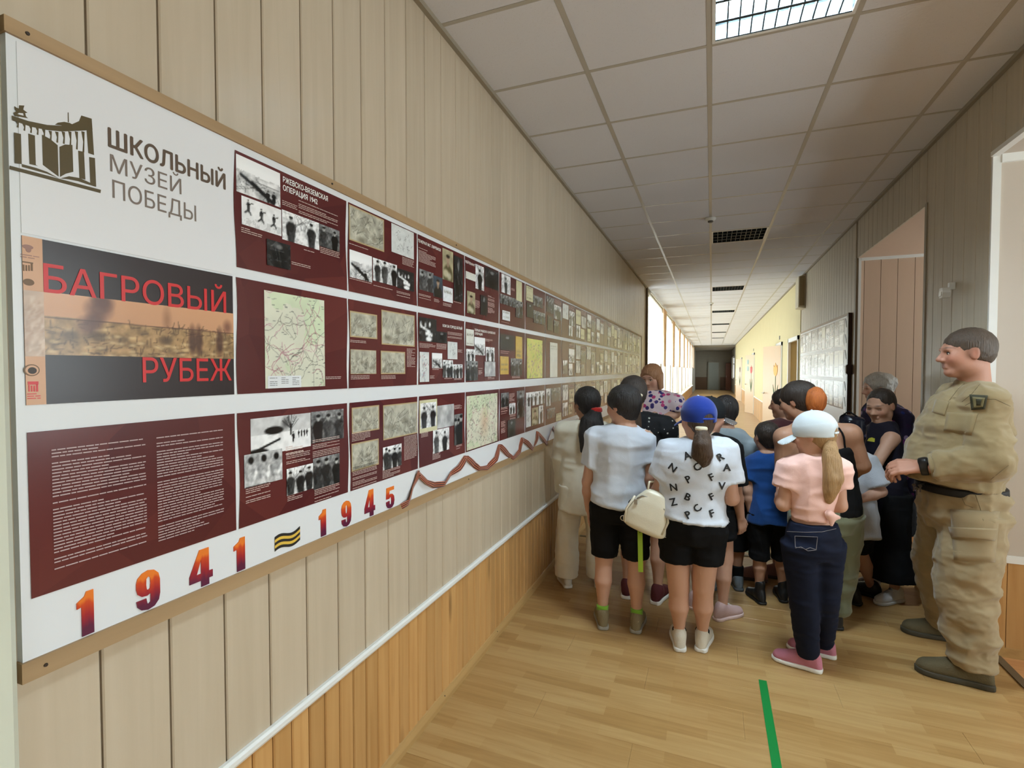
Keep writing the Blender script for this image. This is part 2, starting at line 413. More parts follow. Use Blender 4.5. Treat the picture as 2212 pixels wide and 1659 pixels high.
boxo('trim_5', (XR+.04, P0-.02, ZS-.055), (3.0, P0-.002, ZS-.012), M_white)['kind'] = 'structure'
boxo('trim_6', (XR-.006, B1, ZS-.02), (XR+.03, P0-.014, ZS+.004), M_white)['kind'] = 'structure'
boxo('trim_7', (XR+.013, B2-.014, 0), (XR+.035, B2, ZS-.012), M_white)['kind'] = 'structure'
boxo('trim_8', (XR+.035, B2-.016, ZS-.04), (3.0, B2-.0, ZS-.012), M_white)['kind'] = 'structure'
# the bays' outer wall with windows (they light the corridor from the right)
def window_unit(n, x, y0, y1, z0, z1, depth, div, sgn):
    w = struct(empty('window_%d' % n, (x, (y0+y1)/2, z0))); M = M_white
    f = MB(); t = .05
    f.box((x, y0, z0), (x+depth, y1, z0+t)); f.box((x, y0, z1-t), (x+depth, y1, z1)); f.box((x, y0, z0), (x+depth, y0+t, z1)); f.box((x, y1-t, z0), (x+depth, y1, z1))
    f.build('window_frame', M, w)
    for i in range(1, div):
        yy = y0+(y1-y0)*i/div; boxo('mullion', (x+.004, yy-.03, z0), (x+depth-.004, yy+.03, z1), M, w)
    zt = z0+(z1-z0)*.68
    boxo('transom', (x+.006, y0, zt-.03), (x+depth-.006, y1, zt+.03), M, w)
    for i in range(div):
        ya, yb = y0+(y1-y0)*i/div, y0+(y1-y0)*(i+1)/div
        boxo('pane', (x+depth/2-.003, ya+.03, z0+.04), (x+depth/2+.003, yb-.03, z1-.04), M_glass, w)
    return w
def glass_mat():
    k = N('window_glass'); tr = k.n('ShaderNodeBsdfTransparent'); gl = k.n('ShaderNodeBsdfGlossy'); gl.inputs['Roughness'].default_value = .02
    mx = k.n('ShaderNodeMixShader'); mx.inputs[0].default_value = .07; tr.inputs[0].default_value = (.96, .98, .97, 1)
    k.l(tr.outputs[0], mx.inputs[1]); k.l(gl.outputs[0], mx.inputs[2]); k.l(mx.outputs[0], k.out.inputs[0]); return k.m
M_glass = glass_mat()
for (y0, y1) in ((-1.2, 3.47), (4.33, 6.13)):
    boxo('bay_wall', (3.5, y0, 0), (3.62, y1, .95), M_pink, wr); boxo('bay_wall', (3.5, y0, ZS), (3.62, y1, 3.2), M_pink, wr)
window_unit(11, 3.53, -1.2, 3.46, .95, ZS, .07, 4, 1)
window_unit(12, 3.53, 4.33, 6.12, .95, ZS, .07, 2, 1)

# ---- far right: pale yellow plaster with doors
yl = struct(boxo('wall_far_right', (XR+.0, 9.62, 0), (XR+.5, 9.75, 3.2), M_yel))
DOORS = [(9.75, 10.85), (11.9, 12.8), (19.2, 20.1), (26.8, 27.7)]
prev = 9.75
for a, b in DOORS+[(34.4, 34.4)]:
    if a > prev: boxo('plaster', (XR, prev, 0), (XR+.5, a, 3.2), M_yel, yl)
    if b > a:
        boxo('plaster', (XR, a, 2.06), (XR+.5, b, 3.2), M_yel, yl); boxo('plaster', (XR+.3, a, 0), (XR+.5, b, 2.06), M_yel, yl)
    prev = b
prev = 9.62
for a, b in DOORS+[(34.4, 34.4)]:
    if a-prev > .2:
        boxo('chair_rail', (XR-.02, prev+.02, .60), (XR, a-.08, .63), M_white, yl)
        n_ = max(1, int((a-prev-.1)/.2))
        if a < 20:
            st = (a-prev-.1)/n_
            for i in range(n_): boxo('wainscot_board', (XR-.014, prev+.02+i*st, 0), (XR, prev+.02+(i+1)*st-.006, .60), M_pine, yl)
        else: boxo('wainscot', (XR-.014, prev+.02, 0), (XR, a-.08, .60), M_pine, yl)
    prev = b
M_door = wood('pale_door_veneer', hexc(200,160,112), hexc(212,176,132), rough=.45, rnd=.02)
M_leaf = plain('cream_door_paint', hexc(206,176,142), .45, .03, 3)
M_knob = plain('steel_handle', hexc(190,188,180), .3, metal=.9)
def door_frame(parent, a, b):
    f = MB()
    f.box((XR-.025, a-.06, 0), (XR+.02, a+.01, 2.10)); f.box((XR-.025, b-.01, 0), (XR+.02, b+.06, 2.10)); f.box((XR-.025, a-.06, 2.03), (XR+.02, b+.06, 2.10))
    f.build('door_frame', M_white, parent)
d1 = struct(empty('door_1', (XR, 10.3, 0))); door_frame(d1, 9.75, 10.85)
boxo('door_leaf', (XR+.16, 9.76, .01), (XR+.20, 10.84, 2.05), M_door, d1)
MB().lathe([(.012, 0), (.012, .05), (.02, .055), (.02, .07)], (XR+.16, 9.86, 1.0), (-1, 0, 0), 10).build('door_handle', M_knob, d1)
def tulip(parent, X, Y, Z, dirv, nrm, col, s):
    dv, nn = np.array(dirv, float), np.array(nrm, float); up = np.array((0, 0, 1.))
    fl = [(-.045, .0), (-.06, .05), (-.055, .12), (-.03, .09), (0, .15), (.03, .09), (.055, .12), (.06, .05), (.045, 0), (0, -.03)]
    o = np.array((X, Y, Z), float)
    r = empty('tulip_decoration', o)
    MB().prism([(x*s, z*s) for x, z in fl], o, dv, up, nn, .006).build('flower', plain('tulip_'+col[0], col[1], .5), r)
    MB().prism([(-.008*s, -.42*s), (.008*s, -.42*s), (.006*s, -.02*s), (-.006*s, -.02*s)], o, dv, up, nn, .004).build('stem', plain('tulip_green', hexc(70,100,60), .6), r)
    for sg in (-1, 1):
        MB().prism([(0, -.42*s), (sg*.05*s, -.30*s), (sg*.075*s, -.14*s), (sg*.03*s, -.24*s)], o, dv, up, nn, .005).build('leaf', plain('tulip_green', hexc(70,100,60), .6), r)
    return r
def ajar(n, hinge, ang, col, label, circles=False):
    d = struct(empty('door_%d' % n, (XR, hinge, 0))); door_frame(d, hinge, hinge+.9)
    c, s_ = math.cos(ang), math.sin(ang); u = np.array((-s_, c, 0)); nn = np.array((-c, -s_, 0))
    o = np.array((XR-.03, hinge+.01, .01))
    MB().prism([(0, 0), (.86, 0), (.86, 2.02), (0, 2.02)], o, u, (0, 0, 1), -nn, .04).build('door_leaf', M_leaf, d)
    h = o+u*.80+np.array((0, 0, 1.0))+nn*.0
    MB().lathe([(.022, 0), (.022, .008), (.009, .012), (.009, .05)], h, nn, 10).tube([h+nn*.05, h+nn*.05-u*.11], .009).build('door_handle', M_knob, d)
    p = o+u*.22+np.array((0, 0, 1.42))
    t = tulip(None, *(p+nn*.001), u, nn, col, 1.6); tag(t, label, 'decoration')
    if circles:
        for zz in (1.78, 1.55):
            q = o+u*.56+np.array((0, 0, zz)); cm = MB().lathe([(.09, 0), (.09, .004)], q+nn*.001, nn, 20)
            cm.build('paper_medallion', plain('pale_teal_paper', hexc(150,175,170), .6), d)
    return d
ajar(2, 11.9, .30, ('yellow', hexc(226,160,50)), 'yellow paper tulip with green leaves on the nearest ajar corridor door')
ajar(3, 19.2, .25, ('red', hexc(190,50,35)), 'red paper tulip on the second ajar corridor door, beside two round medallions', True)
ajar(4, 26.8, .24, ('dark', hexc(110,80,60)), 'small dark paper tulip on the farthest ajar corridor door')
for i, yy in enumerate((12.35, 19.65)):
    t = boxo('room_sign', (XR-.012, yy-.05, 2.17), (XR, yy+.05, 2.25), plain('sign_grey', hexc(120,118,112), .5))
    tag(t, ('small grey room plate above the nearest ajar door', 'small grey room plate above the second ajar door')[i], 'sign')

# ---- far left: window wall with piers, sill, lace curtains and tied drapes
wf = struct(boxo('wall_far_left', (XL-.35, WIN0-.1, 0), (XL+.0, WIN0+WPITCH*WN, .50), M_pine))
boxo('window_sill', (XL-.35, WIN0-.05, .50), (XL+.06, WIN0+WPITCH*WN, .54), M_white, wf)
boxo('lintel', (XL-.35, WIN0-.1, 2.92), (XL, WIN0+WPITCH*WN, 3.2), M_cream, wf)
M_pier = plain('warm_grey_pier', hexc(206,192,176), .6)
def lace():
    k = N('lace_curtain'); tc = k.n('ShaderNodeTexCoord'); vo = k.n('ShaderNodeTexVoronoi', i_Scale=7.0); k.l(tc.outputs['Object'], vo.inputs['Vector'])
    tr = k.n('ShaderNodeBsdfTransparent'); tl = k.n('ShaderNodeBsdfTranslucent'); df = k.n('ShaderNodeBsdfDiffuse')
    for s_ in (tl, df): s_.inputs[0].default_value = (.92, .90, .86, 1)
    a = k.n('ShaderNodeMixShader'); a.inputs[0].default_value = .45; k.l(tl.outputs[0], a.inputs[1]); k.l(df.outputs[0], a.inputs[2])
    mr = k.n('ShaderNodeMapRange'); mr.inputs[1].default_value = .1; mr.inputs[2].default_value = .6; mr.inputs[3].default_value = .97; mr.inputs[4].default_value = .78
    k.l(vo.outputs['Distance'], mr.inputs[0])
    b_ = k.n('ShaderNodeMixShader'); k.l(mr.outputs[0], b_.inputs[0]); k.l(tr.outputs[0], b_.inputs[1]); k.l(a.outputs[0], b_.inputs[2]); k.l(b_.outputs[0], k.out.inputs[0])
    return k.m
M_lace = lace()
M_drape = plain('peach_drape', hexc(222,186,152), .8, .06, 5)
def sheet(name, y0, y1, z0, z1, xc, amp, waves, mat, taper=None, ny=40, nz=8):
    v = []; f = []
    for j in range(nz+1):
        z = z0+(z1-z0)*j/nz; k = 1.0 if taper is None else taper(j/nz)
        for i in range(ny+1):
            s_ = i/ny; yy = (y0+y1)/2+(s_-.5)*(y1-y0)*k
            xx = xc+amp*math.sin(s_*waves*2*math.pi+.6*j/nz)
            zz = z+(0.025*math.sin(s_*waves*2*math.pi*.5) if j == 0 else 0)
            v += [(xx, yy, zz)]
    n1 = len(v); v += [(x-.004, yy, zz) for x, yy, zz in v]
    for j in range(nz):
        for i in range(ny):
            a = j*(ny+1)+i; q = (a, a+1, a+ny+2, a+ny+1); f += [q, tuple(n1+t for t in q[::-1])]
    return link(name, mesh(name, v, f, mat, True))
ORD = ['nearest', 'second', 'third', 'fourth', 'fifth', 'sixth', 'seventh', 'farthest']
for k in range(WN):
    y0 = WIN0+k*WPITCH; y1 = y0+WPITCH
    boxo('pier', (XL-.30, y1-.25, .54), (XL+.0, y1+.05, 2.92), M_pier, wf)
    window_unit(k+1, XL-.22, y0+.05, y1-.25, .54, 2.92, .07, 3, -1)
    c = sheet('lace_curtain', y0+.12, y1-.32, 1.66, 2.95, XL+.03, .016, 9, M_lace)
    tag(c, 'white lace half curtain in the %s corridor window from the camera' % ORD[k], 'curtain', 'lace curtains along the corridor windows')
    d = sheet('tied_drape', y1-.50, y1+.30, 1.62, 2.95, XL+.085, .02, 6, M_drape, taper=lambda t: .30+.70*t**1.3, ny=24)
    tag(d, 'peach drape gathered to a tail on the %s window pier' % ORD[k], 'drape', 'peach drapes between the corridor windows')
    d2 = MB().tube([(XL+.07, y0+.05, 2.97), (XL+.07, y1+.02, 2.97)], .012).build('curtain_rod', M_white, wf)

# ---- dark lobby at the corridor's end
YE = WIN0+WPITCH*WN
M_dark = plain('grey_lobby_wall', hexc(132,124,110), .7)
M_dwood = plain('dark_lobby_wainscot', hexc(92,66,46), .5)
struct(boxo('wall_lobby_left', (XL-.3, YE, 0), (XL, 42, 3.2), M_dark)); struct(boxo('wall_lobby_right', (XR, 34.4, 0), (XR+.3, 36.0, 3.2), M_dark)); boxo('wall_lobby_added_sill', (XR, 36.0, 0), (XR+.3, 40.0, .9), M_dark)['kind'] = 'structure'; boxo('wall_lobby_added_lintel', (XR, 36.0, 2.4), (XR+.3, 40.0, 3.2), M_dark)['kind'] = 'structure'; boxo('wall_lobby_corner', (XR, 40.0, 0), (XR+.3, 42, 3.2), M_dark)['kind'] = 'structure'; window_unit(13, XR+.1, 36.0, 40.0, .9, 2.4, .07, 4, 1)  # window in the right lobby wall is added to let daylight into the lobby
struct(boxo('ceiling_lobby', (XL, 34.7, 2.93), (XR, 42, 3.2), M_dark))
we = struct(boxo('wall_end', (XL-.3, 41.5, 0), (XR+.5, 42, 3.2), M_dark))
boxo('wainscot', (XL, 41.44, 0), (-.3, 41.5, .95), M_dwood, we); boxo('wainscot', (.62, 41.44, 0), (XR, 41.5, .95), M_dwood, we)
d5 = struct(empty('door_5', (.15, 41.5, 0)))
boxo('door_leaf', (-.2, 41.42, 0), (.5, 41.47, 2.05), plain('grey_door', hexc(138,140,132), .5), d5)
MB().box((-.27, 41.40, 0), (-.2, 41.5, 2.12)).box((.5, 41.40, 0), (.57, 41.5, 2.12)).box((-.27, 41.40, 2.05), (.57, 41.5, 2.12)).build('door_frame', M_dark, d5)
lk = empty('wooden_locker', (1.15, 41.0, 0)); tag(lk, 'dark reddish-brown wooden cupboard at the dark end of the corridor', 'cupboard')
boxo('body', (.98, 41.0, 0), (1.35, 41.4, 2.0), plain('red_brown_wood', hexc(110,62,38), .5), lk)
boxo('door', (1.0, 40.985, .05), (1.33, 41.0, 1.95), plain('red_brown_wood', hexc(110,62,38), .5), lk)
MB().tube([(1.03, 40.97, .95), (1.03, 40.97, 1.07)], .006).build('handle', M_knob, lk)

# ---- ceiling lamps: four tubes behind a louvre in one grid field
M_tube_on = emit('lit_tube', (.72, .89, 1.0), 210.0)
M_tube_off = plain('unlit_tube', hexc(225,225,220), .3)
M_louv = plain('dark_satin_louvre', hexc(58,66,70), .45, .05, spec=.15)
M_hous = plain('lamp_housing', hexc(52,58,60), .5, spec=.1)
def lamp(k, lit, label):
    x0, x1 = GX[2]+.012, GX[3]-.012; y0 = GY0+k*GP+.012; y1 = y0+GP-.024; zt = ZC+.075
    r = empty('ceiling_lamp', ((x0+x1)/2, (y0+y1)/2, ZC)); tag(r, label, 'lamp', 'recessed ceiling lamps')
    h = MB(); t = .003
    h.box((x0, y0, zt), (x1, y1, zt+t)); h.box((x0, y0, ZC), (x0+t, y1, zt)); h.box((x1-t, y0, ZC), (x1, y1, zt)); h.box((x0, y0, ZC), (x1, y0+t, zt)); h.box((x0, y1-t, ZC), (x1, y1, zt))
    h.build('housing', M_hous, r)
    f = MB(); w = .014
    f.box((x0, y0, ZC-.003), (x1, y0+w, ZC+.002)); f.box((x0, y1-w, ZC-.003), (x1, y1, ZC+.002)); f.box((x0, y0+w, ZC-.003), (x0+w, y1-w, ZC+.002)); f.box((x1-w, y0+w, ZC-.003), (x1, y1-w, ZC+.002))
    f.build('frame', M_white, r)
    n = 4; bw = (y1-y0-2*w)/n
    for i in range(n):
        yc = y0+w+bw*(i+.5); o = MB().tube([(x0+.02, yc, ZC+.052), (x1-.02, yc, ZC+.052)], .0125, 10).build('tube', M_tube_on if lit else M_tube_off, r, True)
    for i in range(n+1):
        yc = y0+w+bw*i
        MB().prism([(-.008, 0), (.008, 0), (.002, .042), (-.002, .042)], (x0+w, yc, ZC), (0, 1, 0), (0, 0, 1), (1, 0, 0), x1-x0-2*w).build('reflector_rail', M_louv, r)
    for j in range(1, 11):
        xc = x0+w+(x1-x0-2*w)*j/11
        MB().prism([(-.003, .002), (.003, .002), (.001, .034), (-.001, .034)], (xc, y0+w, ZC), (1, 0, 0), (0, 0, 1), (0, -1, 0), -(y1-y0-2*w)).build('louvre_blade', M_louv, r)
LN = {-8: (1, 'lit louvred ceiling lamp behind the viewer'), -1: (1, 'brightly lit louvred ceiling lamp nearest the camera'), 6: (0, 'unlit dark louvred ceiling lamp just beyond the smoke detector'),
      13: (0, 'unlit ceiling lamp, third along the corridor, its louvre catching window light'), 20: (0, 'unlit ceiling lamp, fourth along the corridor'), 27: (0, 'unlit ceiling lamp, fifth along the corridor'),
      34: (0, 'unlit ceiling lamp, sixth along the corridor'), 41: (0, 'unlit ceiling lamp, farthest along the corridor')}
for k, (lit, lb) in LN.items(): lamp(k, lit, lb)

# smoke detectors, sensor, loudspeaker box
def smoke(y, label):
    r = empty('smoke_detector', (-.025, y, ZC-.05)); tag(r, label, 'smoke detector')
    MB().lathe([(.052, 0), (.052, -.012), (.045, -.022), (.03, -.03)], (-.025, y, ZC-.001), (0, 0, 1), 20).build('base', M_white, r, True)
    MB().lathe([(.026, 0), (.026, -.012), (.018, -.018)], (-.025, y, ZC-.03), (0, 0, 1), 16).build('chamber', plain('detector_grille', hexc(90,86,80), .5), r, True)
smoke(5.53, 'white smoke detector on the ceiling before the unlit louvred lamp'); smoke(12.6, 'small far smoke detector on the ceiling further down the corridor')
p = np.array([XR-.0, 3.845, 1.53+.60])
y_, z_ = wallp(2062, 632, XR)
r = empty('motion_sensor', (XR, y_, z_)); tag(r, 'small white motion sensor on the panelled pier above the man', 'sensor')
boxo('bracket', (XR-.03, y_-.012, z_+.02), (XR+.0, y_+.012, z_+.06), M_white, r)
bm_ = MB().prism([(-.02, -.03), (.02, -.03), (.028, .0), (.02, .03), (-.02, .03), (-.028, 0)], (XR-.028, y_, z_), (0, 1, 0), (0, 0, 1), (-1, 0, 0), .04); bm_.build('body', M_white, r)
boxo('lens', (XR-.072, y_-.018, z_-.018), (XR-.068, y_+.018, z_+.006), plain('sensor_lens', hexc(225,225,220), .2), r)
r = empty('loudspeaker', (XR, 9.4, 2.5)); tag(r, 'beige wall loudspeaker box high on the right wall', 'loudspeaker')
MB().prism([(0, 0), (-.10, .02), (-.10, .50), (0, .53)], (XR, 9.15, 2.49), (1, 0, 0), (0, 0, 1), (0, 1, 0), .32).build('cabinet', plain('beige_plastic', hexc(206,196,170), .5), r)
boxo('grille', (XR-.085, 9.144, 2.53), (XR-.015, 9.15, 2.99), plain('brown_grille', hexc(150,132,100), .8, bump=.4), r)
# green tape marks on the floor
g = boxo('floor_tape', (.232, 1.55, 0), (.268, 2.755, .0012), plain('green_tape', hexc(24,130,60), .4)); tag(g, 'bright green tape strip on the floor in the foreground', 'tape')
g = boxo('floor_tape', (.285, 4.66, 0), (.335, 5.31, .0012), plain('faded_green_tape', hexc(128,140,110), .5)); tag(g, 'faded grey-green tape strip on the floor behind the group', 'tape')
# ================================================================== PRINTS: pictures drawn procedurally into point colours
_lat = {}
def vnoise(x, y, seed, n=64):
    """smooth 2-D value noise in 0..1"""
    if seed not in _lat: _lat[seed] = np.random.RandomState(seed).rand(n, n)
    L = _lat[seed]; xi = np.floor(x).astype(int); yi = np.floor(y).astype(int); fx = x-xi; fy = y-yi
    fx = fx*fx*(3-2*fx); fy = fy*fy*(3-2*fy); a = xi % n; b = yi % n; a1 = (a+1) % n; b1 = (b+1) % n
    return (L[a, b]*(1-fx)+L[a1, b]*fx)*(1-fy)+(L[a, b1]*(1-fx)+L[a1, b1]*fx)*fy
def fbm(x, y, seed, o=4):
    s = 0; a = .5; t = 0
    for i in range(o): s = s+a*vnoise(x*2**i+3.1*i, y*2**i+7.7*i, seed+i); t += a; a *= .5
    return s/t
def seg(img, X, Y, p, q, w, val, al=1.0):
    px, py = p; dx, dy = q[0]-px, q[1]-py; t = np.clip(((X-px)*dx+(Y-py)*dy)/(dx*dx+dy*dy+1e-9), 0, 1)
    d = np.hypot(X-px-t*dx, Y-py-t*dy); m = np.clip(1.5-d/w, 0, 1)*al
    img[...] = img*(1-m[..., None])+np.array(val)*m[..., None]
def blob(img, X, Y, c, rx, ry, val, al=1.0, soft=.35):
    d = np.hypot((X-c[0])/rx, (Y-c[1])/ry); m = np.clip((1+soft-d)/(2*soft), 0, 1)*al
    img[...] = img*(1-m[..., None])+np.array(val)*m[..., None]
def person_fig(img, X, Y, x, y0, h, tone, rs, wide=1.0):
    """a standing silhouette: coat, shoulders, arms and head"""
    t = np.array([tone]*3)
    blob(img, X, Y, (x, y0+h*.38), h*.17*wide, h*.42, t, .95, .18)
    blob(img, X, Y, (x, y0+h*.66), h*.21*wide, h*.16, t*.9, .95, .2)
    seg(img, X, Y, (x-h*.18*wide, y0+h*.62), (x-h*.1*wide+rs.uniform(-.05, .05)*h, y0+h*.36), h*.05, t*.8)
    seg(img, X, Y, (x+h*.18*wide, y0+h*.62), (x+h*.1*wide+rs.uniform(-.05, .05)*h, y0+h*.36), h*.05, t*1.2)
    blob(img, X, Y, (x, y0+h*.90), h*.075, h*.095, np.array([.62, .62, .61]) if tone < .4 else t*.7, 1, .25)
    blob(img, X, Y, (x, y0+h*.965), h*.085, h*.05, t*.5, 1, .3)
def paint(kind, nx, ny, asp, seed):
    """picture as (ny+1, nx+1, 3) display values; x in 0..asp, y in 0..1 (up)"""
    rs = np.random.RandomState(seed); X, Y = np.meshgrid(np.linspace(0, asp, nx+1), np.linspace(0, 1, ny+1))
    g = lambda v: np.repeat(np.asarray(v)[..., None], 3, 2)
    kd, _, arg = kind.partition(':'); n = int(arg) if arg else 3
    ns = fbm(X*6, Y*6, seed)
    if kd == 'snow':
        img = g(np.where(Y > .62+.1*(ns-.5), .80+.12*(1-Y), .62+.5*(ns-.35)))
        for i in range(14): seg(img, X, Y, (rs.rand()*asp, rs.rand()*.55), (rs.rand()*asp, rs.rand()*.5), .012, [.3]*3, .5)
        seg(img, X, Y, (asp*.1, .5), (asp*.72, .12), .045, [.2]*3); seg(img, X, Y, (asp*.35, .38), (asp*.8, .05), .06, [.16]*3)
        for i in range(n): person_fig(img, X, Y, asp*(.7+.14*i), .0, .34+.05*rs.rand(), .13, rs)
    elif kd == 'ski':
        img = g(.80+.10*(ns-.5)-.1*(Y < .3)*(ns > .5))
        for i in range(n):
            x = asp*(.16+.64*i/max(1, n-1)); h = .42; y0 = .55-.16*i+.12*(i == n-1)
            person_fig(img, X, Y, x, y0-.05, h, .26, rs, .8); seg(img, X, Y, (x, y0+.22), (x+.2, y0+.3), .018, [.12]*3)
            seg(img, X, Y, (x-.02, y0), (x-.14, y0-.1), .03, [.25]*3); seg(img, X, Y, (x+.03, y0), (x+.1, y0-.12), .03, [.25]*3)
    elif kd == 'village':
        img = g(np.where(Y > .55, .78-.15*ns, .80+.15*(ns-.5)))
        blob(img, X, Y, (asp*.36, .62), asp*.15, .11, [.12]*3, 1, .15); blob(img, X, Y, (asp*.10, .08), asp*.16, .10, [.07]*3, 1, .2)
        for i in range(16):
            a = rs.uniform(.6, 2.5); b = (asp*.64, .6); seg(img, X, Y, b, (b[0]+math.cos(a)*.4, b[1]+math.sin(a)*.4), .01, [.25]*3, .7)
        seg(img, X, Y, (asp*.64, .45), (asp*.64, .72), .03, [.2]*3); seg(img, X, Y, (asp*.1, .15), (asp*.45, .36), .03, [.15]*3)
        blob(img, X, Y, (asp*.55, .78), asp*.06, .14, [.25]*3, .7, .6)
        person_fig(img, X, Y, asp*.68, .22, .3, .1, rs, .7)
        for i in range(n): person_fig(img, X, Y, asp*(.78+.05*i), .33, .22, .1, rs, .7)
    elif kd == 'group':
        dark = rs.rand() < .45; img = g((.36 if dark else .74)+.35*(ns-.5)+(.1*(Y > .75)))
        for i in range(8): seg(img, X, Y, (rs.rand()*asp, 1), (rs.rand()*asp, .5), .015, [.25 if not dark else .55]*3, .4)
        for i in range(n):
            x = asp*((i+.5)/n+rs.uniform(-.05, .05)); person_fig(img, X, Y, x, -.12-.1*rs.rand(), .98+.12*rs.rand(), .10+.25*rs.rand(), rs, 1.0)
        img *= g(.75+.5*fbm(X*14, Y*14, seed+9))
    elif kd == 'white':
        img = g(.62+.3*(ns-.5))
        for i in range(n):
            x = asp*((i+.5)/n); person_fig(img, X, Y, x, -.15+.05*rs.rand(), .95+.1*rs.rand(), .66+.12*rs.rand(), rs, 1.2); blob(img, X, Y, (x, .80), .10, .11, [.14]*3, 1, .3)
        img *= g(.75+.5*fbm(X*10, Y*10, seed+9))
    elif kd == 'table':
        img = g(.12+.2*ns)
        seg(img, X, Y, (asp*.1, .62), (asp*.6, .42), .05, [.8]*3); seg(img, X, Y, (asp*.4, .35), (asp*.7, .3), .08, [.85]*3); blob(img, X, Y, (asp*.55, .12), asp*.16, .1, [.9]*3)
        for i in range(n): blob(img, X, Y, (asp*(.1+.75*i/n), .58+.15*rs.rand()), .07, .11, [.7]*3); 
        img *= g(.6+.8*fbm(X*12, Y*12, seed+9))
    elif kd == 'sketch':
        base = np.array([.70, .685, .62]); img = np.ones(X.shape+(3,))*base*(.72+.5*fbm(X*5, Y*5, seed))[..., None]
        hz = .62+.2*rs.rand()
        for i in range(70):
            x0, y0 = rs.rand()*asp, rs.rand()*hz; a = rs.choice([.3, .9, 1.4, 2.4])+rs.normal()*.2; L = .08+.25*rs.rand()
            seg(img, X, Y, (x0, y0), (x0+math.cos(a)*L, y0+math.sin(a)*L), .010, [.34, .335, .30] if i % 3 else [.86, .85, .80], .6)
        for i in range(5): blob(img, X, Y, (rs.rand()*asp, rs.rand()*.5), .12, .07, [.42, .40, .34], .5, .7)
        e = .035; fr = (X < e) | (X > asp-e) | (Y < e) | (Y > 1-e); img[fr] = [.72, .63, .47]
    elif kd == 'map':
        tint = {0: [.86, .86, .78], 1: [.83, .80, .44], 2: [.87, .86, .77], 4: [.93, .93, .93]}.get(n, [.86, .86, .78])
        img = np.ones(X.shape+(3,))*np.array(tint)*(.93+.12*fbm(X*4, Y*4, seed))[..., None]
        gr = fbm(X*3, Y*3, seed+5) > .55; img[gr] *= np.array([.95, 1.0, .94])
        for i in range(60):
            p = np.array([rs.rand()*asp, rs.rand()]); a = rs.rand()*6.28; col = [[.48, .46, .42], [.62, .38, .42], [.5, .5, .46], [.72, .5, .56]][rs.randint(4)]
            for j in range(rs.randint(5, 14)):
                a += rs.normal()*.55; q = p+np.array([math.cos(a), math.sin(a)])*.045; seg(img, X, Y, p, q, .0035, col, .7); p = q
        for i in range(90):
            p = np.array([rs.rand()*asp, rs.rand()]); seg(img, X, Y, p, p+np.array([.03, 0]), .0035, [.35, .36, .34], .7)
        if n == 2:
            blob(img, X, Y, (asp*.55, .45), .16, .22, [.72, .45, .32], .35, .8)
            for i in range(120):
                p = np.array([rs.rand()*asp, rs.rand()]); a = rs.rand()*6; seg(img, X, Y, p, p+.05*np.array([math.cos(a), math.sin(a)]), .007, [.42, .42, .38], .5)
    elif kd == 'doc':
        tint = {0: [.88, .88, .84], 1: [.80, .66, .32], 2: [.84, .82, .66], 3: [.92, .93, .94]}.get(n, [.88]*3)
        img = np.ones(X.shape+(3,))*np.array(tint)*(.92+.12*ns)[..., None]
        yy = .9
        while yy > .1:
            x0 = asp*.1; 
            while x0 < asp*.85:
                L = asp*rs.uniform(.08, .25); seg(img, X, Y, (x0, yy), (min(asp*.9, x0+L), yy), .008, [.45, .42, .36], .55); x0 += L+asp*.05
            yy -= .07 if rs.rand() < .85 else .14
    elif kd == 'portrait':
        img = np.ones(X.shape+(3,))*np.array([.26, .30, .34] if n == 1 else [.66, .62, .50])*(.8+.4*ns)[..., None]
        blob(img, X, Y, (asp*.5, .18), asp*.44, .34, [.16, .15, .13] if n == 1 else [.36, .33, .22], 1, .15)
        seg(img, X, Y, (asp*.5, .5), (asp*.5, .62), asp*.09, [.6, .5, .42]); blob(img, X, Y, (asp*.5, .70), asp*.15, .12, [.68, .57, .48], 1, .2); blob(img, X, Y, (asp*.5, .79), asp*.17, .06, [.2, .16, .12], 1, .3)
        if n == 2:
            blob(img, X, Y, (asp*.3, .22), asp*.25, .13, [.78, .74, .62], .9, .3); blob(img, X, Y, (asp*.62, .15), asp*.2, .12, [.8, .77, .68], .8, .4)
    elif kd == 'darkfig':
        img = g(.16+.25*(ns-.3)); blob(img, X, Y, (asp*.5, .35), asp*.3, .4, [.09]*3, 1, .3); blob(img, X, Y, (asp*.5, .8), asp*.13, .1, [.5]*3, .8, .4)
        for i in range(6): seg(img, X, Y, (rs.rand()*asp, rs.rand()), (rs.rand()*asp, rs.rand()), .02, [.5]*3, .35)
    elif kd == 'pale':
        img = np.ones(X.shape+(3,))*np.array([.86, .87, .86])*(.9+.15*ns)[..., None]
        for i in range(30):
            a = rs.rand()*6.3; c = rs.choice(3); p = np.array([asp*(.5+rs.normal()*.2), .5+rs.normal()*.22])
            seg(img, X, Y, p, p+.12*np.array([math.cos(a), math.sin(a)]), .011, [[.5, .5, .5], [.68, .35, .33], [.45, .5, .6]][c if n == 1 else 0], .7)
    elif kd == 'cloud':
        img = g(.45+.5*fbm(X*2.5, Y*2.5, seed))
    elif kd == 'panorama':                                       # sepia battlefield across the title sheet
        sky = np.array([.78, .58, .43]); gr = np.array([.62, .49, .33])
        hz = .62-.02*X; img = np.where((Y > hz)[..., None], sky*(1.0+.1*(Y-hz))[..., None], gr*(.62+.75*fbm(X*9, Y*9, seed))[..., None])
        for i in range(150):
            p = np.array([rs.rand()*asp, rs.rand()*.58]); a = rs.choice([0, .1, 1.3, 1.7])+rs.normal()*.25; L = .03+.12*rs.rand(); seg(img, X, Y, p, p+L*np.array([math.cos(a), math.sin(a)]), .010, [.30, .22, .15], .6)
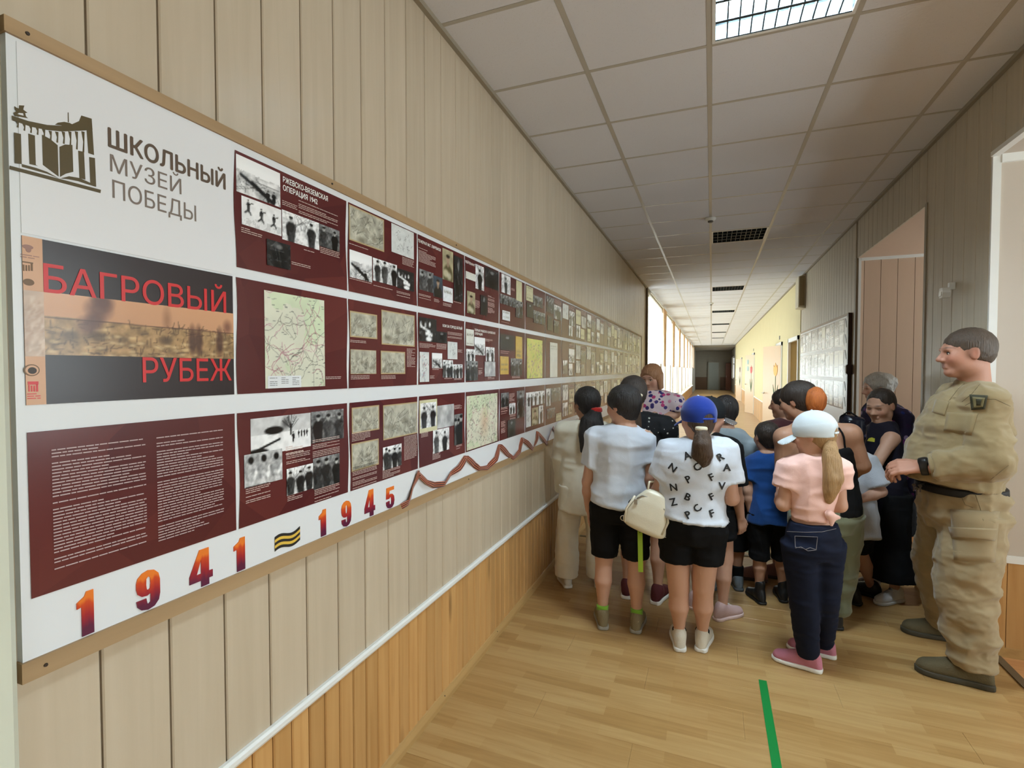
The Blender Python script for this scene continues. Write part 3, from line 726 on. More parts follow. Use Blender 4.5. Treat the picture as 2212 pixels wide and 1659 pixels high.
        for i in range(40):
            p = np.array([rs.rand()*asp, rs.rand()*.5]); blob(img, X, Y, p, .06, .025, [.88, .76, .56], .6, .6)
        for cx_, cy_, r in ((.78, .80, .18), (.73, .62, .13), (.86, .92, .14), (.62, .50, .16), (.80, .98, .12)): blob(img, X, Y, (cx_*1.0, cy_), r, r*.9, [.38, .25, .22], .8, .5)
        blob(img, X, Y, (asp*.57, .72), .07, .2, [.50, .34, .24], .55, .7); blob(img, X, Y, (asp*.955, .68), .09, .13, [.44, .28, .22], .75, .6)
        for cx_ in (.72, .76, .90): blob(img, X, Y, (asp*cx_, .35), .08, .28, [.27, .16, .12], .8, .4)
        for cx_ in (.1, .22, .56): blob(img, X, Y, (asp*cx_, .33), .12, .08, [.30, .22, .15], .7, .5)
        seg(img, X, Y, (0, .60), (asp, .56), .008, [.32, .2, .15], .9)
    elif kd == 'relief':
        img = np.ones(X.shape+(3,))*np.array([.72, .60, .50])*(.85+.3*fbm(X*7, Y*7, seed))[..., None]
        for i in range(40):
            p = np.array([rs.rand()*asp, rs.rand()*.8]); a = 1.4+rs.normal()*.5; seg(img, X, Y, p, p+.15*np.array([math.cos(a), math.sin(a)]), .015, [.62, .47, .36] if i % 2 else [.82, .72, .62], .5)
    else:
        img = g(ns)
    if kd in ('snow', 'ski', 'village', 'group', 'white', 'table', 'darkfig'): img = (img-.48)*1.35+.5
    return np.clip(img, .02, .97)
M_print = attr_mat('printed_picture', rough=.26, spec=.5, coat=.25)
def picture(name, kind, y0, z0, y1, z1, parent, seed, X=None, side=1, den=300, tone=None):
    """a printed picture on a wall plane (Y across, Z up); returns the mesh object"""
    w, h = y1-y0, z1-z0; nx = int(np.clip(w*den, 6, 170)); ny = int(np.clip(h*den, 6, 170))
    im = paint(kind, nx, ny, w/h, seed)
    if tone: im = im*(1-tone[0])+np.array(tone[1])*tone[0]
    if side < 0: im = im[:, ::-1]
    YY, ZZ = np.meshgrid(np.linspace(y0, y1, nx+1), np.linspace(z0, z1, ny+1))
    XX = np.full_like(YY, X if X is not None else XPR)
    v = np.stack([XX, YY, ZZ], -1).reshape(-1, 3)
    i = np.arange(ny)[:, None]*(nx+1)+np.arange(nx)[None]; i = i.ravel()
    q = np.stack([i, i+1, i+nx+2, i+nx+1], 1)
    if side < 0: q = q[:, ::-1]
    me = bpy.data.meshes.new(name); me.vertices.add(len(v)); me.vertices.foreach_set('co', v.ravel())
    me.loops.add(q.size); me.loops.foreach_set('vertex_index', q.ravel().astype(np.int32)); me.polygons.add(len(q)); me.polygons.foreach_set('loop_start', np.arange(0, q.size, 4, dtype=np.int32))
    me.update(calc_edges=True)
    ca = me.color_attributes.new('Col', 'FLOAT_COLOR', 'POINT'); c = np.ones((len(v), 4)); c[:, :3] = np.where(im > .04045, ((im+.055)/1.055)**2.4, im/12.92).reshape(-1, 3)
    ca.data.foreach_set('color', c.ravel()); me.materials.append(M_print)
    return link(name, me, parent)

# ================================================================== lettering
from mathutils.geometry import delaunay_2d_cdt
_TM = {}
def text_mesh(s, bold=0.0, res=3):
    """flat letter shapes: outlines filled by winding number, so strokes that overlap stay clean"""
    if (s, bold, res) in _TM: return _TM[(s, bold, res)]
    cu = bpy.data.curves.new('t', 'FONT'); cu.body = s; cu.size = 1.0; cu.resolution_u = res; cu.fill_mode = 'NONE'
    o = bpy.data.objects.new('t', cu); C.objects.link(o); dg = bpy.context.evaluated_depsgraph_get(); dg.update(); ob = o.evaluated_get(dg)
    me = ob.to_mesh(); v = np.array([p.co[:] for p in me.vertices]).reshape(-1, 3); e = [tuple(x.vertices) for x in me.edges]
    ob.to_mesh_clear(); bpy.data.objects.remove(o); bpy.data.curves.remove(cu)
    if not len(v): return v, []
    adj = {}
    for i, j in e: adj.setdefault(i, []).append(j); adj.setdefault(j, []).append(i)
    seen = set(); D = []
    for st in range(len(v)):
        if st in seen or st not in adj: continue
        loop = [st]; seen.add(st); cur = st+1 if st+1 in adj[st] else adj[st][0]
        while cur not in seen: loop.append(cur); seen.add(cur); nx_ = [q for q in adj[cur] if q not in seen]; cur = nx_[0] if nx_ else st
        D += list(zip(loop, loop[1:]+loop[:1]))
    if bold > 0:                                                  # heavier weight: the union of shifted outlines
        n0 = len(v); D0 = D; V0 = v; D = []; v = np.zeros((0, 3))
        for k_, (dx, dy) in enumerate(((0, 0), (bold, 0), (-bold, 0), (0, bold*.8), (0, -bold*.8))):
            v = np.concatenate([v, V0+np.array([dx+.0001*k_, dy+.00007*k_, 0])]); D += [(i+n0*k_, j+n0*k_) for i, j in D0]
    vo, _, fo, *_ = delaunay_2d_cdt([Vector(q[:2]) for q in v], D, [], 0, 1e-6); vo = np.array([q[:] for q in vo])
    A = np.array([v[i][:2] for i, j in D]); B = np.array([v[j][:2] for i, j in D]); F2 = []
    for q in fo:
        c = vo[list(q)].mean(0); up = (A[:, 1] <= c[1]) & (B[:, 1] > c[1]); dn = (A[:, 1] > c[1]) & (B[:, 1] <= c[1]); t = (c[1]-A[:, 1])/(B[:, 1]-A[:, 1]+1e-15); xx = A[:, 0]+t*(B[:, 0]-A[:, 0]); r_ = xx > c[0]
        if (up & r_).sum()-(dn & r_).sum() != 0: F2.append(tuple(q))
    out = (np.concatenate([vo, np.zeros((len(vo), 1))], 1), F2); _TM[(s, bold, res)] = out; return out
def lettering(name, s, y0, zb, y1, h, mat, parent, X, bold=0.0, zskew=0, side=1):
    """letters fitted between y0 and y1 on the wall plane, baseline zb, capital height h"""
    v, f = text_mesh(s, bold)
    if len(v) == 0: return None
    mn, mx = v.min(0), v.max(0); capm = text_mesh('Н', bold)[0]; ch = capm[:, 1].max()
    t = (v[:, 0]-mn[0])/(mx[0]-mn[0])
    out = np.stack([np.full(len(v), X), y0+t*(y1-y0), zb+v[:, 1]*h/ch+t*zskew], 1)
    if side < 0: f = [q[::-1] for q in f]
    par = list(range(len(v)))                                     # neighbouring letters lie a hair apart
    def root(i):
        while par[i] != i: par[i] = par[par[i]]; i = par[i]
        return i
    for q in f:
        for i in q[1:]: par[root(i)] = root(q[0])
    ids = {}
    for i in range(len(v)): out[i, 0] += side*.00006*(ids.setdefault(root(i), len(ids)) % 3)
    return link(name, mesh(name, out, f, mat), parent)
def text_lines(name, boxes, mat, parent, X, seed, pitch=.0050, th=.0018, side=1):
    """blocks of print too small to read: broken lines of words"""
    rs = np.random.RandomState(seed); mb = MB()
    for (y0, z0, y1, z1) in boxes:
        if z0 > z1: z0, z1 = z1, z0
        z = z1
        while z > z0+th:
            yy = y0; end = y1 if rs.rand() < .8 else y0+(y1-y0)*rs.uniform(.4, .95)
            while yy < end-.004:
                L = min(rs.uniform(.007, .020), end-yy)
                q = [(X, yy, z-th), (X, yy+L, z-th), (X, yy+L, z), (X, yy, z)]
                mb.add(q, [(0, 1, 2, 3) if side > 0 else (3, 2, 1, 0)]); yy += L+.0016
            z -= pitch if rs.rand() < .9 else pitch*2
    o = mb.build(name, mat, parent); o['kind'] = 'stuff'; return o

# ================================================================== THE LONG EXHIBITION BOARD ON THE LEFT WALL
XB = XL+.016                      # face of the board
KB = XB/XL
def kz(z): return CAMZ+(z-CAMZ)*KB
XP = XB+.0016; XPR = XP+.0012; XT = XPR+.0006
BY0, BY1 = .528*KB, 9.10*KB
M_board = plain('white_board', hexc(222,224,226), .32, .02, 3, spec=.5)
bd = empty('exhibition_board', (XL, (BY0+BY1)/2, .95)); tag(bd, 'long white exhibition board with tan batten edges on the panelled left wall', 'display board')
def zt(y): return kz(2.111-.003*(y-.5))
def zb(y): return kz(1.006-.0075*min(y-.5, 1.2)-.002*max(0, y-1.7))
nseg = 24; v = []; f = []
for i in range(nseg+1):
    y = BY0-.008+(BY1-BY0+.008)*i/nseg
    v += [(XL, y, zb(y)), (XB, y, zb(y)), (XB, y, zt(y)), (XL, y, zt(y))]
for i in range(nseg):
    a = i*4; f += [(a+1, a+5, a+6, a+2), (a+2, a+6, a+7, a+3), (a, a+4, a+5, a+1)]
f += [(0, 1, 2, 3), (nseg*4+3, nseg*4+2, nseg*4+1, nseg*4)]
link('board_face', mesh('board_face', v, f, M_board), bd)
def batten(z_fn, h, nm):
    v = []; f = []; n = 24
    for i in range(n+1):
        y = BY0-.012+(BY1-BY0+.024)*i/n; z = z_fn(y); v += [(XL, y, z), (XB+.006, y, z), (XB+.006, y, z+h), (XL, y, z+h)]
    for i in range(n):
        a = i*4; f += [(a+1, a+5, a+6, a+2), (a+2, a+6, a+7, a+3), (a, a+4, a+5, a+1)]
    f += [(0, 1, 2, 3), (n*4+3, n*4+2, n*4+1, n*4)]
    return link(nm, mesh(nm, v, f, M_frame), bd)
bt = batten(lambda y: zt(y), .027, 'batten'); bb = batten(lambda y: zb(y)-.036, .036, 'batten')
boxo('end_strip', (XL, BY1, zb(9)-.03), (XB+.006, BY1+.03, zt(9)+.02), M_frame, bd)
scr = plain('screw_head', hexc(52,40,30), .5)
for par, zz, us in ((bt, lambda y: zt(y)+.013, [(55, 75), (714, 396), (983, 528)]), (bb, lambda y: zb(y)-.018, [(95, 1452), (1010, 1035)])):
    for u, v_ in us:
        yy, _ = wallp(u, v_, XB); MB().lathe([(.0035, 0), (.003, .002)], (XB+.006, yy, zz(yy)), (1, 0, 0), 10).build('screw', scr, par)
def burg():
    k = N('burgundy_sheet'); tc = k.n('ShaderNodeTexCoord'); mp = k.n('ShaderNodeMapping'); mp.inputs['Rotation'].default_value = (.6, .2, .3); k.l(tc.outputs['Object'], mp.inputs[0])
    vo = k.n('ShaderNodeTexVoronoi', i_Scale=6.5); k.l(mp.outputs[0], vo.inputs['Vector']); vo.inputs['Randomness'].default_value = 1
    sep = k.n('ShaderNodeSeparateColor'); k.l(vo.outputs['Color'], sep.inputs[0])
    nz = k.n('ShaderNodeTexNoise', i_Scale=2.2); k.l(tc.outputs['Object'], nz.inputs['Vector'])
    a = mix_col(k, sep.outputs[0], hexc(72,28,32), hexc(108,50,46)); c = mix_col(k, nz.outputs['Fac'], a, hexc(88,38,38))
    k.l(c, k.b.inputs['Base Color']); k.b.inputs['Roughness'].default_value = .22; k.b.inputs['Specular IOR Level'].default_value = .5; return k.m
M_burg = burg()
M_capt = plain('caption_print', hexc(206,180,172), .4); M_title = plain('title_print', hexc(240,236,230), .35)
ROWS = [(kz(a), kz(b_)) for a, b_ in [(2.090, 1.793), (1.767, 1.466), (1.417, 1.116)]]
CP, CY0 = .4375*KB, .530*KB
rown = ['top', 'middle', 'bottom']
def colx(c): return CY0+c*CP+.004, CY0+(c+1)*CP-.006
def poster(c, r, label, mat=None):
    y0, y1 = colx(c); z1, z0 = ROWS[r]
    rt = empty('exhibition_poster', (XB, (y0+y1)/2, z0)); tag(rt, label, 'poster', 'posters on the long exhibition board')
    n = 8; v = []; f = []
    for i in range(n+1):
        for j in range(n+1):
            s_, t_ = i/n, j/n; e = .0025*math.sin(t_*5+c*1.7+r)*(1-s_)*2 if c else 0
            yy = y0+(y1-y0)*s_+(.0030*math.sin(t_*6.0+c*1.3+r*2)*(1 if i in (0, n) else .3) if c else 0)
            v.append((XP, yy, z0+(z1-z0)*t_))
    for i in range(n):
        for j in range(n): a = i*(n+1)+j; f.append((a, a+n+1, a+n+2, a+1))
    o = link('sheet', mesh('sheet', v, f, mat or M_burg), rt); return rt
def wp(u, v_): return wallp(u, v_, XPR)
def px_boxes(boxes, ox, oy, sc):
    """crop coordinates -> wall rectangles (upper-left and lower-right corners)"""
    out = []
    for b_ in boxes:
        (y0, z1), (y1, z0) = wp(ox+b_[0]/sc, oy+b_[1]/sc), wp(ox+b_[2]/sc, oy+b_[3]/sc); out.append((y0, min(z0, z1), y1, max(z0, z1)))
    return out
A4 = (480, 280, 2054/520); A5 = (480, 580, 2212/520); A6 = (480, 820, 1961/520); A7 = (880, 480, 1866/540); A8 = (840, 820, 2212/420)
SPEC = {
 (1, 0): ('burgundy poster headed with the 1942 operation title, gun crew and skiing soldier photographs', A4,
   [('snow:2', 117,203,497,665), ('ski:3', 163,560,505,910), ('group:2', 508,680,828,1030), ('group:2', 822,800,1000,1045), ('darkfig', 378,930,582,1200)],
   [(650,600,985,840), (510,600,640,690), (160,830,345,925), (695,1020,828,1075), (835,1000,1000,1100), (590,1125,752,1190)],
   [('РЖЕВСКО-ВЯЗЕМСКАЯ', 517,445,900,610), ('ОПЕРАЦИЯ 1942', 517,515,812,632)]),
 (2, 0): ('burgundy poster with a large grey field painting over three wartime photographs', A4,
   [('sketch', 1068,628,1382,1045), ('pale:2', 1443,795,1635,1110), ('snow:1', 1070,1015,1278,1305), ('group:3', 1284,1090,1490,1340), ('table:4', 1490,1180,1635,1385)],
   [(1065,960,1245,1030), (1535,1085,1635,1185), (1085,1265,1280,1320), (1290,1325,1452,1380), (1487,1375,1602,1440)], []),
 (3, 0): ('burgundy poster with a seated portrait painting and a small pale document', A7,
   [('portrait:2', 262,190,342,450), ('group:2', 88,345,195,530), ('portrait:1', 193,395,262,570), ('doc:3', 265,475,338,605), ('darkfig', 345,245,412,600)],
   [(80,185,210,345), (80,530,175,585), (198,570,240,605), (265,600,330,640), (345,590,400,615)],
   [('ГЕНЕРАЛ М.Г. ЕФРЕМОВ', 78,145,248,215)]),
 (4, 0): ('burgundy poster of small dark photographs headed by two short white title lines', A7,
   [('doc:0', 430,360,510,445), ('group:1', 508,310,572,515), ('darkfig', 578,330,683,515), ('portrait:2', 445,510,505,690), ('darkfig', 545,540,595,700)],
   [(600,545,650,690), (505,580,540,650), (430,455,500,480)], [('ЛЕЙТЕНАНТ', 430,300,505,330)]),
 (5, 0): ('burgundy poster with a tall cream document strip and a white form below', A7,
   [('group:1', 703,380,770,545), ('doc:2', 812,430,855,605), ('group:3', 690,530,808,640), ('group:2', 808,580,862,722), ('doc:3', 708,655,765,740)], [(775,490,800,520), (700,740,760,760)], []),
 (6, 0): ('burgundy poster with an ochre document above a crowd photograph', A7,
   [('doc:2', 887,470,938,600), ('group:2', 940,540,1010,645), ('darkfig', 890,595,940,720), ('group:3', 942,655,1028,770)], [(945,520,995,540)], []),
 (1, 1): ('burgundy poster filled by a tall pale green front-line map', A5, [('map:0', 385,197,945,1080)], [(950,995,1092,1022)], []),
 (2, 1): ('burgundy poster with four grey field sketches', A5,
   [('sketch', 1163,385,1425,650), ('sketch', 1462,378,1768,720), ('sketch', 1160,740,1415,968), ('sketch', 1455,755,1680,968)],
   [(1163,655,1322,692), (1180,985,1352,1028), (1460,985,1592,1020), (1695,735,1772,908)], []),
 (3, 1): ('burgundy poster on the town fighting with a sepia collage and a coloured plan', A5,
   [('table:3', 1800,440,1970,680), ('darkfig', 1968,575,2065,690), ('pale:2', 2070,670,2160,835), ('pale:1', 1812,765,1900,1040), ('snow:1', 1925,775,2020,915), ('group:3', 2025,840,2118,1000), ('group:3', 2115,880,2205,1005)],
   [(2070,580,2205,660), (1812,685,1960,740), (1968,690,2060,750), (1908,985,1950,1015), (1930,915,2025,930), (2165,745,2205,780), (2040,1000,2110,1025), (2130,1010,2200,1030)],
   [('БОИ ЗА ГОРОД БЕЛЫЙ', 2025,535,2205,562)]),
 (4, 1): ('burgundy poster of a dugout and soldiers with a two-line white title', A7,
   [('doc:0', 437,795,497,925), ('snow:0', 500,855,580,995), ('group:2', 585,930,650,1040), ('group:2', 437,945,505,1040), ('group:3', 435,1035,525,1180), ('cloud', 575,1040,655,1150)],
   [(582,870,635,895), (530,1090,560,1140), (600,1155,650,1170)], [('ПЕРВАЯ РЖЕВСКО-СЫЧЕВСКАЯ', 502,812,655,835), ('ОПЕРАЦИЯ', 502,838,560,848)]),
 (5, 1): ('burgundy poster with two ochre documents and dark photographs', A7,
   [('darkfig', 690,830,800,960), ('doc:1', 808,850,857,1025), ('doc:1', 692,1000,755,1135), ('group:3', 770,1015,855,1145)], [(695,960,760,985), (780,1150,840,1170)], []),
 (6, 1): ('burgundy poster filled by a yellow map', A7, [('map:1', 893,865,1008,1165)], [], []),
 (7, 1): ('burgundy poster with one tall grey document', A7, [('doc:0', 1065,895,1120,1160)], [], []),
 (1, 2): ('burgundy poster with a snowy village photograph and three women in dark coats', A6,
   [('village:4', 230,322,722,540), ('group:3', 722,265,990,475), ('white:3', 177,617,490,810), ('group:3', 523,730,740,885), ('group:3', 738,645,955,835)],
   [(515,550,662,590), (520,600,715,660), (735,495,955,590), (190,880,392,965), (530,930,652,970), (750,860,955,970)], []),
 (2, 2): ('burgundy poster with three sepia landscape sketches and one dark photograph', A6,
   [('sketch', 1055,230,1280,405), ('sketch', 1310,210,1590,435), ('sketch', 1052,525,1275,690), ('group:4', 1308,555,1460,695)],
   [(1480,468,1585,630), (1055,440,1205,475), (1060,720,1260,850), (1305,715,1448,765)], []),
 (3, 2): ('burgundy poster with a cream-bordered wartime placard', A8,
   [('doc:2', 340,240,550,570), ('group:2', 358,272,540,525), ('cloud', 548,300,740,520), ('group:2', 500,580,685,790), ('group:3', 742,400,835,725)],
   [(742,295,828,330), (365,600,445,650), (495,830,585,885), (765,715,830,775)], []),
 (4, 2): ('burgundy poster filled by a large cream battle map', A8, [('map:2', 885,190,1235,695)], [(890,780,1000,790)], []),
 (5, 2): ('burgundy poster of scattered small photographs right of the cream battle map', A8,
   [('group:2', 1275,155,1365,310), ('group:2', 1370,275,1440,385), ('group:1', 1455,130,1540,420), ('darkfig', 1350,465,1440,640)], [(1370,160,1430,260), (1275,320,1350,380), (1375,395,1440,450), (1275,480,1325,600)], []),
 (6, 2): ('burgundy poster with a wide photograph over three framed portraits', A8,
   [('group:5', 1560,150,1770,270), ('pale:2', 1560,310,1615,530), ('portrait:2', 1625,325,1700,505), ('group:1', 1705,300,1755,490)], [], []),
 (7, 2): ('burgundy poster with dim photographs above the last ribbon peaks', A8,
   [('group:1', 1790,105,1840,295), ('group:2', 1800,335,1890,425), ('doc:2', 1900,390,1960,475), ('group:2', 1845,100,1950,240)], [], []),
}
def clampbox(b_, c, r, m=.004):
    y0, y1 = colx(c); z1, z0 = ROWS[r]
    return max(b_[0], y0+m), max(b_[1], z0+m), min(b_[2], y1-m), min(b_[3], z1-m)
for (c, r), (lab, crop, pics, txt, titles) in SPEC.items():
    P_ = poster(c, r, lab+', %s row' % rown[r])
    for i, (kind, *bx) in enumerate(pics):
        b_ = clampbox(px_boxes([bx], *crop)[0], c, r)
        if b_[2]-b_[0] < .01 or b_[3]-b_[1] < .01: continue
        nm = {'map': 'map', 'doc': 'document', 'sketch': 'drawing', 'pale': 'drawing'}.get(kind.split(':')[0], 'photograph')
        picture(nm, kind, *b_, P_, 100*c+10*r+i, den=(440 if kind[:3] == 'map' else 340) if c < 3 else (200 if c < 5 else 110), X=XPR+.0003*i)
    for ti, b_ in enumerate(px_boxes(txt, *crop)): text_lines('caption', [clampbox(b_, c, r, .003)], M_capt, P_, XT, 50*c+r+ti)
    for s_, u0, v0, u1, v1 in titles:
        (y0, z0), (y1, z1) = wp(crop[0]+u0/crop[2], crop[1]+v0/crop[2]), wp(crop[0]+u1/crop[2], crop[1]+v1/crop[2])
        lettering('title', s_, y0, z0, y1, .0155 if c == 1 else .012, M_title, P_, XT, bold=.02)
    if (c, r) == (1, 1):
        b_ = px_boxes([(418, 988, 725, 1090)], *crop)[0]; boxo('map_legend', (XPR, b_[0], b_[1]), (XT, b_[2], b_[3]), M_board, P_)
        for i in range(3): text_lines('legend_print', [(b_[0]+.006+i*(b_[2]-b_[0])/3, b_[1]+.005, b_[0]+(i+.8)*(b_[2]-b_[0])/3, b_[3]-.005)], plain('grey_print', hexc(130,130,130), .5), P_, XT+.0004, 5+i)
# posters further along: pictures too small to tell apart
kinds = ['group:2', 'group:3', 'doc:2', 'portrait:2', 'darkfig', 'snow:1', 'group:4', 'pale:2', 'cloud', 'group:1', 'white:2']
NC = 19
nth = {7: 'eighth', 8: 'ninth', 9: 'tenth', 10: 'eleventh', 11: 'twelfth', 12: 'thirteenth', 13: 'fourteenth', 14: 'fifteenth', 15: 'sixteenth', 16: 'seventeenth', 17: 'eighteenth', 18: 'nineteenth'}
for c in range(7, NC):
    for r in range(3):
        if (c, r) in SPEC: continue
        P_ = poster(c, r, 'burgundy photo poster, %s from the near end of the %s row' % (nth[c], rown[r]))
        rs = np.random.RandomState(c*7+r); y0, y1 = colx(c); z1, z0 = ROWS[r]; w, h = y1-y0, z1-z0
        cells = [(.06, .52, .48, .94), (.52, .42, .95, .80), (.08, .08, .42, .46), (.50, .06, .80, .38)]
        for i, (a, b_, cc, d) in enumerate(cells):
            if rs.rand() < .12: continue
            j = rs.uniform(-.03, .03, 4); picture('photograph', kinds[rs.randint(len(kinds))], y0+w*(a+j[0]), z0+h*(b_+j[1]), y0+w*(cc+j[2]*.5), z0+h*(d+j[3]*.5), P_, 1000+c*30+r*10+i, den=70, X=XPR+.0003*i)
        text_lines('caption', [(y0+w*.52, z0+h*.84, y0+w*.95, z0+h*.95)], M_capt, P_, XT, c*3+r, pitch=.008, th=.003)

# ---- first column: logo sheet, title sheet, introduction
M_logo = plain('olive_brown_print', hexc(84,70,38), .4, .12, 12); M_txt = plain('brown_letter_print', hexc(92,74,58), .4); M_gtx = plain('grey_brown_letter_print', hexc(122,108,98), .4)
y0, y1 = colx(0)
LG = empty('logo_sheet', (XB, (y0+y1)/2, ROWS[0][1])); tag(LG, 'white sheet with the olive school museum logo and lettering, top left of the board', 'poster', 'posters on the long exhibition board')
boxo('sheet', (XB, y0, kz(1.772)), (XP, y1, zt(.7)-.006), plain('white_sheet', hexc(224,224,226), .3, .01, 2, spec=.5), LG)
LS = 1659/560
def lp(u, v_): return wallp(u/LS, v_/LS, XP)
_lay = [0]
def logo_poly(name, pts, mat=M_logo, par=None):
    _lay[0] += 1; th_ = .0006+.00004*(_lay[0] % 12)
    P = [lp(*p) for p in pts]; n = len(P); a = sum(P[i][0]*P[(i+1) % n][1]-P[(i+1) % n][0]*P[i][1] for i in range(n))
    if a < 0: P = P[::-1]
    v = [(XP, y, z) for y, z in P]+[(XP+th_, y, z) for y, z in P]; f = [tuple(range(n, 2*n))]+[(i, (i+1) % n, n+(i+1) % n, n+i) for i in range(n)]
    return link(name, mesh(name, v, f, mat), par or LG)
for nm, pts in [
  ('base_bar', [(62,1060),(645,1215),(642,1236),(62,1083)]),
  ('column', [(90,848),(133,858),(138,1050),(95,1045)]), ('column', [(180,855),(222,868),(228,1055),(240,1062),(188,1050)]),
  ('book_page', [(268,862),(320,890),(368,930),(374,1130),(320,1090),(274,1055)]), ('book_page', [(380,940),(415,925),(462,928),(468,1100),(420,1112),(384,1132)]),
  ('column', [(500,965),(536,972),(545,1150),(508,1140)]), ('column', [(570,1005),(606,1012),(614,1195),(578,1185)]),
  ('page_curve', [(138,1050),(230,1075),(300,1100),(372,1140),(300,1112),(220,1090),(140,1068)]), ('page_curve', [(384,1142),(440,1128),(510,1140),(580,1172),(610,1195),(560,1180),(500,1160),(440,1148)]),
  ('colonnade_top', [(75,740),(180,775),(300,800),(390,805),(460,795),(505,775),(520,740),(585,760),(590,830),(545,835),(480,838),(400,842),(300,832),(200,812),(80,770)]),
  ('tower', [(548,760),(585,762),(600,992),(565,980)]), ('dome', [(350,798),(370,785),(410,780),(445,787),(465,798),(410,806)]), ('spire', [(433,720),(438,720),(440,782),(434,782)]),
  ('statue_plinth', [(88,725),(165,745),(178,757),(95,742)]), ('horseman', [(92,680),(105,690),(120,695),(122,674),(155,676),(150,690),(148,702),(175,722),(160,724),(165,745),(152,742),(148,725),(120,722),(100,735),(85,722),(105,712),(95,700)]),
]: logo_poly(nm, pts)
for i in range(11):
    u = 100+i*42; v_ = (772, 790, 802, 812, 826, 836, 842, 842, 840, 840, 840)[i]; L = (45, 48, 50, 52, 56, 64, 72, 80, 100, 118, 135)[i]
    logo_poly('colonnade_pillar', [(u, v_), (u+20, v_+4), (u+18, v_+L), (u+8, v_+L-4), (u+12, v_+L*.5)])
for s_, u0, v0, u1, v1, uh, vh, bold, mt in [('ШКОЛЬНЫЙ', 690, 935, 1443, 1203, 690, 812, .026, M_txt), ('МУЗЕЙ', 705, 1095, 1160, 1248, 705, 985, -.004, M_gtx), ('ПОБЕДЫ', 720, 1265, 1255, 1425, 718, 1148, -.004, M_gtx)]:
    (ya, za), (yb, zb_) = lp(u0, v0), lp(u1, v1); _, zc = lp(uh, vh)
    lettering('lettering', s_, ya, za, yb, zc-za, mt, LG, XP+.0008, bold)
# title sheet
TS = empty('title_sheet', (XB, (y0+y1)/2, ROWS[1][1])); tag(TS, 'black title sheet with large red lettering over a sepia battlefield band, middle row', 'poster', 'posters on the long exhibition board')
M_blk = plain('black_print', hexc(44,34,36), .24, .1, 4, spec=.5)
boxo('sheet', (XB, y0, ROWS[1][1]), (XP, y1, ROWS[1][0]), M_blk, TS)
TSC = 1936/560
def tp(u, v_): return wallp(u/TSC, 480+v_/TSC, XP)
ysp = tp(318, 300)[0]; zt1, zb1 = tp(700, 600)[1], tp(700, 1003)[1]
boxo('side_band', (XP, y0, ROWS[1][1]), (XP+.0006, ysp, ROWS[1][0]), plain('tan_print', hexc(206,158,122), .3, .05, 10, spec=.5), TS)
picture('panorama', 'panorama', ysp, 1.53+.0255-.0, y1, zt1, TS, 5, X=XP+.0006, den=520) if False else None
zp1 = np.mean([tp(340, 525)[1], tp(1000, 600)[1], tp(1720, 672)[1]]); zp0 = np.mean([tp(350, 1000)[1], tp(1000, 1006)[1], tp(1720, 1012)[1]])
picture('battlefield_photograph', 'panorama', ysp, zp0, y1, zp1, TS, 5, X=XP+.0006, den=520)
picture('relief_photograph', 'relief', y0, tp(130, 1000)[1], ysp, tp(130, 500)[1], TS, 9, X=XP+.0009, den=300)
M_red = plain('red_letter_print', hexc(206,50,52), .3, .04, 5)
def twoline(s_, u0, v0, u1, uh, vh, bold=.008):
    (ya, za) = tp(u0, v0); yb = tp(u1, v0)[0]; zc = tp(uh, vh)[1]; lettering('lettering', s_, ya, za, yb, zc-za, M_red, TS, XP+.0010, bold)
twoline('БАГРОВЫЙ', 325, 520, 1685, 330, 305)
(ya, _), (yb, _) = tp(1065, 1190), tp(1728, 1190)
lettering('lettering', 'РУБЕЖ', ya, tp(1065, 1195)[1], yb, tp(1065, 1008)[1]-tp(1065, 1195)[1], M_red, TS, XP+.0010, .008)
emb = plain('emblem_print', hexc(156,118,106), .4)
def disc(u, v_, r, mat, nm, ry=None):
    _lay[0] += 1; y, z = tp(u, v_); MB().prism([(r*math.cos(a), (ry or r)*math.sin(a)) for a in np.linspace(0, 2*math.pi, 20)[:-1]], (XP+.0007, y, z), (0, 1, 0), (0, 0, 1), (1, 0, 0), .0002+.0001*(_lay[0] % 7)).build(nm, mat, TS)
_lay[0] = 0
disc(205, 185, .008, emb, 'emblem', .004); disc(210, 205, .004, emb, 'emblem', .005); text_lines('emblem_print', [(tp(150, 225)[0], tp(150, 260)[1], tp(290, 225)[0], tp(150, 235)[1])], emb, TS, XP+.001, 3, .004, .0014)
logo_s = plain('emblem_dark_print', hexc(120,92,66), .4)
for u0, v0, mt in ((165, 290, logo_s), (205, 1190, M_red)):
    for (a, b_, c_, d) in ((0, 0, 80, 22), (4, 26, 16, 75), (24, 30, 36, 75), (44, 30, 56, 75), (62, 20, 78, 75)):
        yA, zA = tp(u0+a, v0+b_); yB, zB = tp(u0+c_, v0+d); boxo('emblem', (XP+.0008, yA, zB), (XP+.0012, yB, zA), mt, TS)
disc(212, 448, .008, logo_s, 'emblem', .006); disc(235, 1105, .0115, logo_s, 'emblem', .0105)
for q_ in range(1): disc(236, 1105, .0095, plain('tan_print', hexc(206,158,122), .3), 'emblem_ring', .0087)
disc(238, 1108, .0065, plain('near_black_print', hexc(64,54,48), .4), 'emblem', .006)
text_lines('emblem_print', [(tp(200, 1270)[0], tp(200, 1330)[1], tp(300, 1270)[0], tp(200, 1280)[1])], M_red, TS, XP+.001, 4, .004, .0016)
